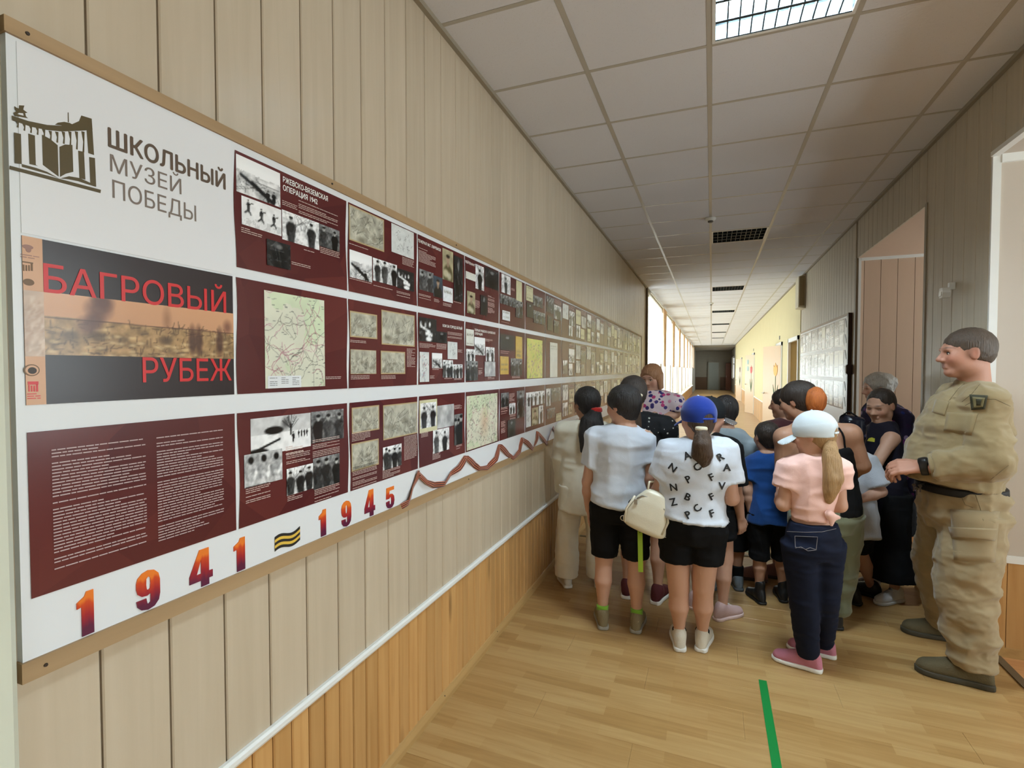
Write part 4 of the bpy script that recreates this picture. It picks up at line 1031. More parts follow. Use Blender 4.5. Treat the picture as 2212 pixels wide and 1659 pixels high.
# introduction sheet
IN = poster(0, 2, 'burgundy introduction sheet with two columns of fine white print, left end of the bottom row')
IS = 1659/560
def ip(u, v_): return wallp(u/IS, 860+v_/IS, XPR)
for k, (u0, v0, u1, v1) in enumerate([(328, 330, 930, 1100), (1000, 252, 1425, 925)]):
    (ya, za), (_, zb_) = ip(u0, v0), ip(u0, v1+25 if k == 0 else v1); yb = ip(u1, v0)[0]
    text_lines('text_column', [(ya, zb_, yb, za)], plain('fine_print', hexc(190,168,166), .4), IN, XT, 11+k, pitch=.0061, th=.0021)

# ---- year numerals and striped sign along the bottom edge
def num_mat():
    k = N('flame_numeral'); tc = k.n('ShaderNodeTexCoord'); sp = k.n('ShaderNodeSeparateXYZ'); k.l(tc.outputs['Generated'], sp.inputs[0])
    mp = k.n('ShaderNodeMapping'); mp.inputs['Scale'].default_value = (60, 60, 6); k.l(tc.outputs['Object'], mp.inputs[0]); nz = k.n('ShaderNodeTexNoise', i_Scale=1.5); k.l(mp.outputs[0], nz.inputs['Vector'])
    ad = k.n('ShaderNodeMath', operation='MULTIPLY_ADD'); ad.inputs[1].default_value = .35; k.l(nz.outputs['Fac'], ad.inputs[0]); k.l(sp.outputs[2], ad.inputs[2])
    c = ramp(k, ad.outputs[0], [(.34, hexc(88,24,58)), (.62, hexc(160,32,40)), (.90, hexc(204,72,28)), (1.0, hexc(228,120,38))]); k.l(c, k.b.inputs['Base Color']); k.b.inputs['Roughness'].default_value = .35; return k.m
M_num = num_mat()
DIG = {  # heavy condensed numerals in a unit box
 '1': [[(.30, 0), (.78, 0), (.78, 1), (.50, 1), (.42, .90), (.12, .80), (.12, .66), (.30, .68)]],
 '4': [[(.48, 0), (.80, 0), (.80, .17), (.95, .17), (.95, .36), (.80, .36), (.80, 1), (.42, 1), (.02, .36), (.02, .17), (.48, .17)], [(.48, .36), (.30, .36), (.48, .74)]],
 '5': [[(.10, 1), (.88, 1), (.88, .83), (.40, .83), (.38, .63), (.52, .67), (.72, .64), (.88, .52), (.92, .32), (.86, .12), (.68, .01), (.45, -.01), (.22, .04), (.08, .18), (.06, .34), (.40, .36), (.42, .20), (.50, .15), (.58, .20), (.60, .36), (.56, .50), (.46, .53), (.38, .46), (.06, .47)]],
 '9': [[(.50, 1.01), (.72, .97), (.88, .85), (.93, .68), (.93, .32), (.88, .15), (.72, .03), (.48, -.01), (.24, .04), (.10, .15), (.07, .30), (.42, .30), (.45, .17), (.50, .14), (.57, .18), (.58, .40), (.45, .36), (.26, .38), (.12, .47), (.07, .60), (.07, .74), (.12, .87), (.28, .97)], [(.50, .85), (.43, .80), (.42, .64), (.44, .53), (.50, .50), (.56, .53), (.58, .64), (.57, .80)]],
}
def numeral(ch, y, zbot, w, h, label):
    bm = bmesh.new(); loops = DIG[ch]; es = []
    for L in loops:
        vs = [bm.verts.new((XB, y+w*a, zbot+h*b_)) for a, b_ in L]; es += [bm.edges.new((vs[i], vs[(i+1) % len(vs)])) for i in range(len(vs))]
    bmesh.ops.triangle_fill(bm, edges=es, use_beauty=True, use_dissolve=True)
    fs = bm.faces[:]; r = bmesh.ops.extrude_face_region(bm, geom=fs); nv = [g_ for g_ in r['geom'] if isinstance(g_, bmesh.types.BMVert)]
    bmesh.ops.translate(bm, verts=nv, vec=(.0022, 0, 0)); bmesh.ops.recalc_face_normals(bm, faces=bm.faces[:])
    me = bpy.data.meshes.new('year_numeral'); bm.to_mesh(me); bm.free(); me.materials.append(M_num)
    tag(link('year_numeral', me), label, 'numeral', 'flame-coloured year numerals along the board')
# (upper-left pixel, lower-right pixel) of each numeral, photo coordinates
NUMS = [('1', 157,1277,215,1390, 'largest flame-coloured one, leading the left year at the lower left'), ('9', 288,1232,350,1338, 'flame-coloured nine of the left year, between the first one and the four'),
        ('4', 406,1187,462,1290, 'flame-coloured four of the left year, between the nine and the last one'), ('1', 499,1162,537,1252, 'flame-coloured one ending the left year, left of the striped sign'),
        ('1', 685,1101,709,1172, 'flame-coloured one leading the right year, right of the striped sign'), ('9', 735,1082,760,1150, 'small flame-coloured nine of the right year, after its leading one'),
        ('4', 786,1058,811,1124, 'small flame-coloured four of the right year, before the five'), ('5', 832,1052,853,1106, 'flame-coloured five beside the start of the ribbon')]
for ch, u0, v0, u1, v1, lb in NUMS:
    ya, za = wallp(u0, v0, XB); yb, _ = wallp(u1, v1, XB); um = (u0+u1)/2; ztp = wallp(um, v0, XB)[1]; zbt = wallp(um, v1-6, XB)[1]
    zbt = max(zbt, zb(ya)+.003); numeral(ch, ya, zbt, yb-ya, ztp-zbt, lb)
ST = empty('striped_sign', (XB, *[float(x) for x in wallp(617, 1170, XB)])); tag(ST, 'black and yellow wavy striped equals sign between the two years', 'sign')
(ya, za), (yb, _) = wallp(590, 1160, XB), wallp(645, 1140, XB); zc_ = np.mean([wallp(590, 1162, XB)[1], wallp(645, 1142, XB)[1]]); hh = wallp(590, 1162, XB)[1]-wallp(590, 1193, XB)[1]
for i in range(5):
    n = 12; v = []; f = []
    for j in range(n+1):
        t = j/n; yy = ya+(yb-ya)*t+.004; wob = .006*math.sin(t*6.0+.5)+.006*(t-.3)
        for (e, xx) in ((i, .0004), (i+1, .0004), (i+1, .0016), (i, .0016)): v.append((XB+xx, yy, zc_-hh*e/5+wob))
    for j in range(n):
        a = j*4; f += [(a+3, a+7, a+6, a+2), (a+1, a+2, a+6, a+5), (a, a+4, a+7, a+3)]
    link('stripe', mesh('stripe', v, f, plain('black_stripe', hexc(36,32,28), .5) if i % 2 == 0 else plain('yellow_stripe', hexc(216,178,70), .5)), ST)
# ---- ribbon pinned in peaks under the posters
def rib_mat():
    k = N('striped_ribbon'); a = k.n('ShaderNodeUVMap'); sp = k.n('ShaderNodeSeparateXYZ'); k.l(a.outputs[0], sp.inputs[0])
    r = k.n('ShaderNodeValToRGB'); r.color_ramp.interpolation = 'CONSTANT'; e = r.color_ramp.elements; O, B_ = hexc(196,96,48), hexc(44,26,24)
    st = [(0, O), (.08, B_), (.26, O), (.40, B_), (.60, O), (.74, B_), (.92, O)]
    while len(e) < len(st): e.new(.5)
    for i, (p_, c_) in enumerate(st): e[i].position = p_; e[i].color = (*c_, 1)
    k.l(sp.outputs[1], r.inputs[0]); k.l(r.outputs[0], k.b.inputs['Base Color']); k.b.inputs['Roughness'].default_value = .5; k.b.inputs['Sheen Weight'].default_value = .3; return k.m
RP = [(120,1450),(200,1395),(262,1230),(318,1062),(335,1078),(410,1165),(500,1200),(610,1190),(690,1075),(780,1000),(858,890),(872,890),(955,965),(1005,1010),(1110,1000),(1200,900),(1243,752),(1256,762),(1340,850),(1400,890),(1478,812),(1500,672),(1512,680),(1560,720),(1630,800),(1668,690),(1680,602),(1690,610),(1790,735),(1850,545),(1858,552),(1940,665),(1985,492),(2000,510),(2080,560),(2130,450)]
pts = [wallp(840+u/A8[2], 820+v_/A8[2], XB) for u, v_ in RP]
dn = []
for i in range(len(pts)-1):
    for j in range(5): t = j/5; dn.append((pts[i][0]*(1-t)+pts[i+1][0]*t, pts[i][1]*(1-t)+pts[i+1][1]*t))
dn.append(pts[-1]); v = []; f = []; W2 = .0145; rs = np.random.RandomState(3); uvs = []
for i, p_ in enumerate(dn):
    a = dn[max(0, i-2)]; b_ = dn[min(len(dn)-1, i+2)]; t = np.array(b_)-np.array(a); t = t/(np.linalg.norm(t)+1e-9); nrm = np.array((-t[1], t[0]))
    tw = .72+.28*abs(math.sin(i*.23+.4)); lift = .005+.007*abs(math.sin(i*.31))
    for s_ in (-1, -.33, .33, 1): v.append((XB+lift+.006*s_*math.sin(i*.23), p_[0]+nrm[0]*W2*s_*tw, p_[1]+nrm[1]*W2*s_*tw)); uvs.append((i*.1, (s_+1)/2))
for i in range(len(dn)-1):
    for j in range(3): a = i*4+j; f.append((a, a+4, a+5, a+1))
me = mesh('commemorative_ribbon', v, f, rib_mat(), True); uv = me.uv_layers.new(name='UVMap')
for lp_ in me.loops: uv.data[lp_.index].uv = uvs[lp_.vertex_index]
rb = link('commemorative_ribbon', me); tag(rb, 'orange and black striped ribbon pinned in peaks along the board bottom', 'ribbon')
sm = rb.modifiers.new('thickness', 'SOLIDIFY'); sm.thickness = .0012

# ================================================================== BOARD ON THE RIGHT WALL
XQ = XR-.016
RB = empty('exhibition_board', (XR, 7.9, .95)); tag(RB, 'white photo board on the right panelled wall beside the bay', 'display board')
boxo('board_face', (XQ, 6.36, .86), (XR+.0, 9.48, 2.105), M_board, RB)
boxo('batten', (XQ-.006, 6.34, 2.105), (XR, 9.50, 2.13), M_frame, RB)
boxo('end_post', (XQ-.02, 6.26, .30), (XR, 6.32, 2.12), plain('dark_brown_post', hexc(62,44,34), .35), RB)
for i in range(7):
    zz = 2.03-i*.17; MB().prism([(0, 0), (.022, 0), (.085, .10), (.063, .10)], (XQ-.0015, 6.40, zz-.05), (0, 1, 0), (0, 0, 1), (-1, 0, 0), .001).build('ribbon_slash', plain('black_stripe', hexc(36,32,28), .5), RB)
bx_ = empty('switch_box', (XR, 6.22, 1.53)); tag(bx_, 'small dark switch box with white face beside the right board', 'switch box')
boxo('body', (XR-.06, 6.185, 1.48), (XR-.006, 6.235, 1.58), plain('dark_box', hexc(60,42,36), .4), bx_); boxo('cover', (XR-.068, 6.19, 1.49), (XR-.06, 6.23, 1.57), M_white, bx_)
for r in range(3):
    z1 = 2.085-r*.345
    for c in range(6):
        ya = 6.52+c*.49; rt = empty('exhibition_poster', (XQ, ya, z1-.30)); tag(rt, 'glossy grey photo poster, %s from the bay in the right board\'s %s row' % (['first', 'second', 'third', 'fourth', 'fifth', 'sixth'][c], rown[r]), 'poster', 'posters of the right wall board')
        boxo('sheet', (XQ-.0015, ya, z1-.30), (XQ, ya+.475, z1), plain('glare_grey_sheet', hexc(128,122,118), .16, .2, 5, spec=.6), rt)  # window glare painted into the sheet as grey
        rs = np.random.RandomState(900+r*10+c)
        for i, (a, b_, cc, d) in enumerate([(.05, .5, .48, .95), (.52, .4, .95, .85), (.08, .05, .42, .44), (.5, .05, .9, .36)]):
            picture('photograph', kinds[rs.randint(len(kinds))], ya+.475*a, z1-.30+.30*b_, ya+.475*cc, z1-.30+.30*d, rt, 2000+r*40+c*5+i, X=XQ-.0024, side=-1, den=55, tone=(.25, (.8, .8, .8)))  # pale wash mixed into the pictures stands for window glare
# ================================================================== SCULPTING: smooth blended solids turned into one mesh
_L3 = np.random.RandomState(11).rand(32, 32, 32).astype(np.float32)
def vn3(P):
    i = np.floor(P).astype(int); f = P-i; f = f*f*(3-2*f); a = i % 32; b = (a+1) % 32
    x0, y0, z0 = a.T; x1, y1, z1 = b.T; fx, fy, fz = f.T
    c0 = (_L3[x0, y0, z0]*(1-fx)+_L3[x1, y0, z0]*fx)*(1-fy)+(_L3[x0, y1, z0]*(1-fx)+_L3[x1, y1, z0]*fx)*fy
    c1 = (_L3[x0, y0, z1]*(1-fx)+_L3[x1, y0, z1]*fx)*(1-fy)+(_L3[x0, y1, z1]*(1-fx)+_L3[x1, y1, z1]*fx)*fy
    return c0*(1-fz)+c1*fz
def V3(*a): return np.array(a, float)
def nz(v): v = np.asarray(v, float); return v/(np.linalg.norm(v)+1e-12)
class Cone:
    """round cone between two joints"""
    def __init__(s, a, b, r1, r2, k=.02, op='u'): s.a, s.b, s.r1, s.r2, s.k, s.op = V3(*a), V3(*b), r1, r2, k, op
    def box(s): r = max(s.r1, s.r2); return np.minimum(s.a, s.b)-r, np.maximum(s.a, s.b)+r
    def d(s, P):
        ba = s.b-s.a; t = np.clip((P-s.a)@ba/(ba@ba+1e-12), 0, 1)
        return np.linalg.norm(P-s.a-t[..., None]*ba, axis=-1)-(s.r1+(s.r2-s.r1)*t)
class Ell:
    """ellipsoid with its own axes"""
    def __init__(s, c, r, axes=None, k=.02, op='u'): s.c, s.r, s.k, s.op = V3(*c), V3(*r), k, op; s.R = np.eye(3) if axes is None else np.array(axes, float)
    def box(s): e = np.sqrt(((s.R*s.r[:, None])**2).sum(0)); return s.c-e, s.c+e
    def d(s, P):
        q = (P-s.c)@s.R.T; k0 = np.linalg.norm(q/s.r, axis=-1); k1 = np.linalg.norm(q/s.r**2, axis=-1); return k0*(k0-1)/(k1+1e-9)
class Loft:
    """elliptical sections along a line: (centre, half width, half depth)"""
    def __init__(s, secs, lat, k=.02, op='u', n=2.0, cap=0.0):
        s.c = np.array([V3(*q[0]) for q in secs]); s.A = np.array([q[1] for q in secs], float); s.B = np.array([q[2] for q in secs], float)
        s.ax = nz(s.c[-1]-s.c[0]); s.lat = nz(V3(*lat)-s.ax*(V3(*lat)@s.ax)); s.fw = np.cross(s.ax, s.lat); s.k, s.op, s.n, s.cap = k, op, n, cap
        t = (s.c-s.c[0])@s.ax; s.L = t[-1]
        T = np.linspace(0, s.L, 65); sm = lambda y: s._smooth(t, y, T)
        s.T = T; s.Cs = np.stack([sm(s.c[:, i]) for i in range(3)], 1); s.As = sm(s.A); s.Bs = sm(s.B)
    def _smooth(s, t, y, T):
        y1 = np.interp(T, t, y)
        for _ in range(3): y1 = np.concatenate([y1[:1], (y1[:-2]+2*y1[1:-1]+y1[2:])/4, y1[-1:]])
        return y1
    def box(s): r = max(s.A.max(), s.B.max()); return s.c.min(0)-r, s.c.max(0)+r
    def d(s, P):
        t = (P-s.c[0])@s.ax; tc = np.clip(t, 0, s.L); C_ = np.stack([np.interp(tc, s.T, s.Cs[:, i]) for i in range(3)], -1)
        a = np.interp(tc, s.T, s.As); b = np.interp(tc, s.T, s.Bs); q = P-C_; x = np.abs(q@s.lat); y = np.abs(q@s.fw)
        if s.n == 2: k0 = np.hypot(x/a, y/b); k1 = np.hypot(x/a**2, y/b**2)+1e-9; d = k0*(k0-1)/k1
        else: k0 = ((x/a)**s.n+(y/b)**s.n)**(1/s.n); d = (k0-1)*np.minimum(a, b)
        e = np.maximum(-t, t-s.L)
        return np.maximum(d, e) if not s.cap else np.where((e > -s.cap) & (d > -s.cap), np.hypot(np.maximum(d+s.cap, 0), np.maximum(e+s.cap, 0))-s.cap, np.maximum(d, e))
class Cut:
    """keep the side of a plane its normal points away from"""
    op = 'c'
    def __init__(s, p, n, sel=None): s.p, s.n, s.sel = V3(*p), nz(n), sel
def sculpt(prims, h=.006):
    lo = np.min([p.box()[0] for p in prims if p.op == 'u'], 0)-3*h; hi = np.max([p.box()[1] for p in prims if p.op == 'u'], 0)+3*h
    n = np.ceil((hi-lo)/h).astype(int)+1; F = np.full(n, 1.0, np.float32)
    ax = [lo[i]+h*np.arange(n[i]) for i in range(3)]
    for p in prims:
        if p.op == 'c':
            pl = (ax[0][:, None, None]-p.p[0])*p.n[0]+(ax[1][None, :, None]-p.p[1])*p.n[1]+(ax[2][None, None, :]-p.p[2])*p.n[2]
            np.maximum(F, pl.astype(np.float32), out=F); continue
        a, b = p.box(); m = p.k+3*h; i0 = np.clip(np.floor((a-m-lo)/h).astype(int), 0, n); i1 = np.clip(np.ceil((b+m-lo)/h).astype(int)+1, 0, n)
        if (i1 <= i0).any(): continue
        sl = tuple(slice(i0[i], i1[i]) for i in range(3)); G = np.stack(np.meshgrid(*[ax[i][sl[i]] for i in range(3)], indexing='ij'), -1)
        d = p.d(G.reshape(-1, 3)).reshape(G.shape[:3]).astype(np.float32); S = F[sl]; k = max(p.k, 1e-5)
        if p.op == 'u': hh = np.clip(.5+.5*(S-d)/k, 0, 1); F[sl] = S+(d-S)*hh-k*hh*(1-hh)
        elif p.op == 's': hh = np.clip(.5-.5*(S+d)/k, 0, 1); F[sl] = S+(-d-S)*hh+k*hh*(1-hh)
    I = F < 0
    c = np.zeros(tuple(n-1), np.int8)
    for dx in (0, 1):
        for dy in (0, 1):
            for dz in (0, 1): c += I[dx:n[0]-1+dx, dy:n[1]-1+dy, dz:n[2]-1+dz]
    act = np.argwhere((c > 0) & (c < 8)); idm = np.full(tuple(n-1), -1, np.int32); idm[tuple(act.T)] = np.arange(len(act))
    off = np.array([(x, y, z) for x in (0, 1) for y in (0, 1) for z in (0, 1)]); val = np.stack([F[tuple((act+o).T)] for o in off], 1)
    acc = np.zeros((len(act), 3)); cnt = np.zeros(len(act))
    for i in range(8):
        for j in range(i+1, 8):
            if np.abs(off[i]-off[j]).sum() != 1: continue
            va, vb = val[:, i], val[:, j]; m = (va < 0) != (vb < 0); t = np.where(m, va/(va-vb+1e-12), 0)
            acc += np.where(m[:, None], off[i]+(off[j]-off[i])*t[:, None], 0); cnt += m
    V = lo+h*(act+acc/cnt[:, None]); Q = []
    for a in range(3):
        b, c2 = (a+1) % 3, (a+2) % 3; s0 = [slice(None)]*3; s1 = [slice(None)]*3; s0[a] = slice(0, -1); s1[a] = slice(1, None)
        df = I[tuple(s0)] != I[tuple(s1)]; e = np.argwhere(df); e = e[(e[:, b] > 0) & (e[:, c2] > 0) & (e[:, b] < n[b]-1) & (e[:, c2] < n[c2]-1)]
        if not len(e): continue
        eb = np.zeros(3, int); eb[b] = 1; ec = np.zeros(3, int); ec[c2] = 1
        q = np.stack([idm[tuple((e-eb-ec).T)], idm[tuple((e-ec).T)], idm[tuple(e.T)], idm[tuple((e-eb).T)]], 1)
        fl = I[tuple(e.T)]; q[~fl] = q[~fl][:, ::-1]; Q.append(q)
    Q = np.concatenate(Q); Q = Q[(Q >= 0).all(1)]
    return V, Q
def normals(V, Q):
    n = np.cross(V[Q[:, 2]]-V[Q[:, 0]], V[Q[:, 3]]-V[Q[:, 1]]); N_ = np.zeros_like(V)
    for i in range(4): np.add.at(N_, Q[:, i], n)
    return N_/(np.linalg.norm(N_, axis=1, keepdims=True)+1e-12)
TRI = [0]
def solid(name, prims, mat, parent, h=.007, fold=None, col=None, smooth=True, warp=None):
    """fold: list of (amplitude, scale xyz) wrinkles; col: function of points -> rgb"""
    V, Q = sculpt(prims, h)
    if fold:
        Nn = normals(V, Q); base = V.copy()
        for amp, sc, ridged in fold:
            q = base@np.diag(sc)+np.array([3.1, 7.7, 1.3]); w = vn3(q)+.5*vn3(q*2.1+5); w = w/1.5
            if ridged: w = 1-np.abs(2*w-1)*1.6
            V = V+Nn*((w-.5)*2*amp)[:, None]
    if warp is not None: V = warp(V)
    me = bpy.data.meshes.new(name); me.vertices.add(len(V)); me.vertices.foreach_set('co', V.astype(np.float32).ravel())
    me.loops.add(Q.size); me.loops.foreach_set('vertex_index', Q.ravel().astype(np.int32)); me.polygons.add(len(Q)); me.polygons.foreach_set('loop_start', np.arange(0, Q.size, 4, dtype=np.int32))
    me.update(calc_edges=True); me.polygons.foreach_set('use_smooth', np.ones(len(Q), bool)) if smooth else None
    TRI[0] += 2*len(Q)
    if col is not None:
        ca = me.color_attributes.new('Col', 'FLOAT_COLOR', 'POINT'); c = np.ones((len(V), 4)); c[:, :3] = col(V); ca.data.foreach_set('color', c.ravel())
    me.materials.append(mat)
    return link(name, me, parent)
def cloth(name, col, rough=.85, var=.08, bump=.07, bscale=260, sheen=.25, scale=9):
    if max(col) < .03: sheen = 0
    return plain(name, col, rough, var, scale, bump=bump, bscale=bscale, spec=.2, sheen=sheen)
def hair_mat(name, c1, c2, rough=.5):
    if name in MATS: return MATS[name]
    k = N(name); tc = k.n('ShaderNodeTexCoord'); mp = k.n('ShaderNodeMapping'); mp.inputs['Scale'].default_value = (220, 220, 14); k.l(tc.outputs['Object'], mp.inputs[0])
    n1 = k.n('ShaderNodeTexNoise', i_Scale=1.0, i_Detail=3.0); k.l(mp.outputs[0], n1.inputs['Vector']); k.l(mix_col(k, n1.outputs['Fac'], c1, c2), k.b.inputs['Base Color'])
    k.b.inputs['Roughness'].default_value = rough; k.b.inputs['Specular IOR Level'].default_value = .45
    bp = k.n('ShaderNodeBump', i_Strength=.9, i_Distance=.006); k.l(n1.outputs['Fac'], bp.inputs['Height']); k.l(bp.outputs[0], k.b.inputs['Normal']); MATS[name] = k.m; return k.m
def floral(name, base, cols, scale=30, thr=.34):
    if name in MATS: return MATS[name]
    k = N(name); tc = k.n('ShaderNodeTexCoord'); vo = k.n('ShaderNodeTexVoronoi', i_Scale=scale); k.l(tc.outputs['Object'], vo.inputs['Vector'])
    nzz = k.n('ShaderNodeTexNoise', i_Scale=scale*1.2, i_Detail=3.0); k.l(tc.outputs['Object'], nzz.inputs['Vector'])
    ad = k.n('ShaderNodeMath', operation='MULTIPLY_ADD'); ad.inputs[1].default_value = .35; k.l(nzz.outputs['Fac'], ad.inputs[0]); k.l(vo.outputs['Distance'], ad.inputs[2])
    lt = k.n('ShaderNodeMath', operation='LESS_THAN'); lt.inputs[1].default_value = thr; k.l(ad.outputs[0], lt.inputs[0])
    sp = k.n('ShaderNodeSeparateColor'); k.l(vo.outputs['Color'], sp.inputs[0])
    r = k.n('ShaderNodeValToRGB'); r.color_ramp.interpolation = 'CONSTANT'; e = r.color_ramp.elements
    while len(e) < len(cols): e.new(.5)
    for i, c in enumerate(cols): e[i].position = i/len(cols); e[i].color = (*c, 1)
    k.l(sp.outputs[0], r.inputs[0]); k.l(mix_col(k, lt.outputs[0], base, r.outputs[0]), k.b.inputs['Base Color']); k.b.inputs['Roughness'].default_value = .8; k.b.inputs['Specular IOR Level'].default_value = .2
    MATS[name] = k.m; return k.m
M_skin = attr_mat('skin', rough=.5, spec=.35, bump=.06, bscale=220)
M_eyew = plain('eye_white', hexc(225,220,212), .15); M_iris = plain('iris', hexc(60,50,42), .1)

# ================================================================== PEOPLE
def frame(phi):
    """forward and right of a figure; phi = 0 looks down the corridor, 90 looks at the left wall"""
    a = math.radians(phi); return V3(-math.sin(a), math.cos(a), 0), V3(math.cos(a), math.sin(a), 0)
UP = V3(0, 0, 1)
def stand(x, y, H, phi=0, g=1.0, adult=0, head_phi=None, nod=0, gap=.06, lean=0, lean_side=0):
    """joints of a standing figure; every entry may be moved afterwards"""
    f, r = frame(phi); B = V3(x, y, 0); J = dict(H=H, g=g, f=f, r=r, adult=adult, base=B)
    hs = H*(.158-.026*adult); J['hs'] = hs; ln = f*lean+r*lean_side
    J['pel'] = B+UP*.525*H; J['che'] = B+UP*.735*H+ln*.7; J['nek'] = B+UP*(H-hs*1.0-.012*H)+ln*1.1+f*.0*H
    sw = H*(.098+.018*adult)*(.75+.25*g); hw = H*.055*(.7+.3*g)
    for s, n_ in ((-1, 'L'), (1, 'R')):
        J['s'+n_] = B+UP*.788*H+r*s*sw+ln*.95; J['e'+n_] = J['s'+n_]+r*s*.035*H-UP*.168*H-f*.012*H; J['w'+n_] = J['e'+n_]+f*.045*H-UP*.145*H-r*s*.002*H
        J['h'+n_] = J['pel']+r*s*hw-UP*.015*H; J['k'+n_] = B+r*s*(hw+gap*.3)+UP*.275*H+f*.012*H; J['a'+n_] = B+r*s*(hw+gap*.4)+UP*.045*H-f*.01*H; J['t'+n_] = nz(f+r*s*.15)
    hf, hr = frame(phi if head_phi is None else head_phi); a = math.radians(nod)
    J['hf'] = hf*math.cos(a)-UP*math.sin(a); J['hu'] = UP*math.cos(a)+hf*math.sin(a); J['hr'] = hr
    J['hc'] = J['nek']+UP*hs*.52+hf*hs*.10+ln*.12
    return J
def hl(J, x, y, z):
    """head-frame point (units of head height)"""
    return J['hc']+(J['hr']*x+J['hf']*y+J['hu']*z)*J['hs']
def head_prims(J, nose=1.0, jaw=1.0):
    s = J['hs']; A = (J['hr'], J['hf'], J['hu']); E_ = lambda c, r, k=.03, op='u': Ell(hl(J, *c), V3(*r)*s, A, k*s*4, op)
    P = [E_((0, -.07, .13), (.345, .43, .37)), E_((0, .09, -.12), (.27, .30, .37)), E_((0, .245, -.395), (.125*jaw, .125, .10), .02), E_((.17, .04, -.27), (.10*jaw, .17, .14)), E_((-.17, .04, -.27), (.10*jaw, .17, .14)),
         Cone(hl(J, -.14, .335, .075), hl(J, .14, .335, .075), .065*s, .065*s, .05*s), E_((.17, .25, -.11), (.10, .10, .10)), E_((-.17, .25, -.11), (.10, .10, .10)),
         E_((.135, .40, -.005), (.075, .055, .045), .012, 's'), E_((-.135, .40, -.005), (.075, .055, .045), .012, 's'),
         Cone(hl(J, 0, .375, .02), hl(J, 0, .455*nose, -.125), .030*s, .050*s, .04*s), E_((.05, .40, -.145), (.04, .05, .035), .01), E_((-.05, .40, -.145), (.04, .05, .035), .01),
         Cone(hl(J, -.08, .355, -.245), hl(J, .08, .355, -.245), .026*s, .026*s, .025*s), Cone(hl(J, -.07, .355, -.290), hl(J, .07, .355, -.290), .028*s, .028*s, .025*s), Cone(hl(J, -.10, .40, -.268), hl(J, .10, .40, -.268), .010*s, .010*s, .01*s, 's')]
    for q in (-1, 1):
        P += [E_((q*.335, -.02, -.03), (.034, .078, .120), .010), E_((q*.368, .005, -.02), (.02, .040, .068), .008, 's')]
    return P
def hand(w, d, n, side, H, curl=.5, spread=1.0):
    """palm, four jointed fingers and a thumb; d points from wrist to knuckles, n out of the back of the hand"""
    d = nz(d); n = nz(n-d*(n@d)); l = np.cross(d, n)*side; L = .108*H; P = []
    for i, o in enumerate((-.16, -.05, .06, .165)):
        P.append(Cone(w+l*o*.6*L, w+d*.46*L+l*o*L, .075*L, .068*L, .03*L*2))
    def bend(v, a): return v*math.cos(a)-n*math.sin(a)
    for o, fl in ((-.16, .42), (-.055, .48), (.055, .45), (.16, .36)):
        p = w+d*.48*L+l*o*L*1.02; v = nz(d+l*o*.35*spread); a = .25*curl
        for k, (q, r1, r2) in enumerate(((.45, .058, .054), (.31, .054, .050), (.24, .050, .042))):
            a2 = a+curl*(.55, .95, .75)[k]*(1 if k else .6); nv = v*math.cos(a2)-n*math.sin(a2); e = p+nv*fl*L*q
            P.append(Cone(p, e, r1*L, r2*L, .012*L)); p = e; a = a2
    p = w+d*.10*L-l*.14*L; m = w+d*.30*L-l*.27*L-n*.06*L; e = m+nz(d*.8-l*.35-n*.4*curl)*.20*L; t = e+nz(d*.9-n*.5*curl+l*.1)*.16*L
    P += [Cone(p, m, .075*L, .066*L, .03*L), Cone(m, e, .062*L, .056*L, .012*L), Cone(e, t, .054*L, .044*L, .01*L)]
    return P
def body_prims(J, hands=None, nose=1.0, jaw=1.0, fine=True):
    H, g = J['H'], J['g']; f, r = J['f'], J['r']; ad = J['adult']
    sl = nz(J['sR']-J['sL']); p, c, n_ = J['pel'], J['che'], J['nek']; m = lambda t: p*(1-t)+n_*t+(c-(p*.36+n_*.64))*math.sin(math.pi*t)*.9
    P = [Loft([(p-UP*.055*H, .070*H*g, .056*H*g), (p, .088*H*g, .065*H*g), (m(.28), .079*H*g, .060*H*g), (m(.55), .089*H*g, .064*H*g), (m(.78), .095*H*g, .060*H*g), (m(.90), .078*H*g, .048*H*g), (n_, .038*H, .038*H)], sl, k=.02)]
    P.append(Cone(n_-UP*.02*H, hl(J, 0, -.13, -.20), .037*H*(.8+.2*g), .032*H*(.8+.2*g), .025))
    for q, s in (('L', -1), ('R', 1)):
        S, E_, W_ = J['s'+q], J['e'+q], J['w'+q]; ga = .6+.4*g
        P += [Cone(n_*.55+S*.45-UP*.02*H, S, .035*H*ga, .033*H*ga, .035), Cone(S, E_, .032*H*ga, .0255*H*ga, .03), Cone(E_, E_*.65+W_*.35, .0255*H*ga, .0265*H*ga, .015), Cone(E_*.65+W_*.35, W_, .0265*H*ga, .0175*H*ga, .015)]
        h_, k_, a_ = J['h'+q], J['k'+q], J['a'+q]; gl = .55+.45*g; back = -f*.005*H
        P += [Cone(h_, k_, .051*H*gl, .037*H*gl, .010), Cone(k_, k_*.62+a_*.38+back, .0345*H*gl, .0350*H*gl, .008), Cone(k_*.62+a_*.38+back, k_*.25+a_*.75, .0350*H*gl, .0215*H*(.5+.5*gl), .008), Cone(k_*.25+a_*.75, a_, .0215*H*(.5+.5*gl), .0195*H, .008)]
        td = J['t'+q]; P += [Cone(a_, V3(*a_[:2], .030*H)+td*.015*H, .0225*H, .020*H, .015), Cone(V3(*a_[:2], .026*H)-td*.014*H, V3(*a_[:2], .022*H)+td*.080*H, .018*H, .012*H, .015)]
        hd = (hands or {}).get(q)
        if hd is None: hd = (nz(W_-E_), s*r*.8-f*.2, .5)
        P += hand(W_, hd[0], V3(*hd[1]), s, H*(1+.0*ad), hd[2])
    return P+head_prims(J, nose, jaw)
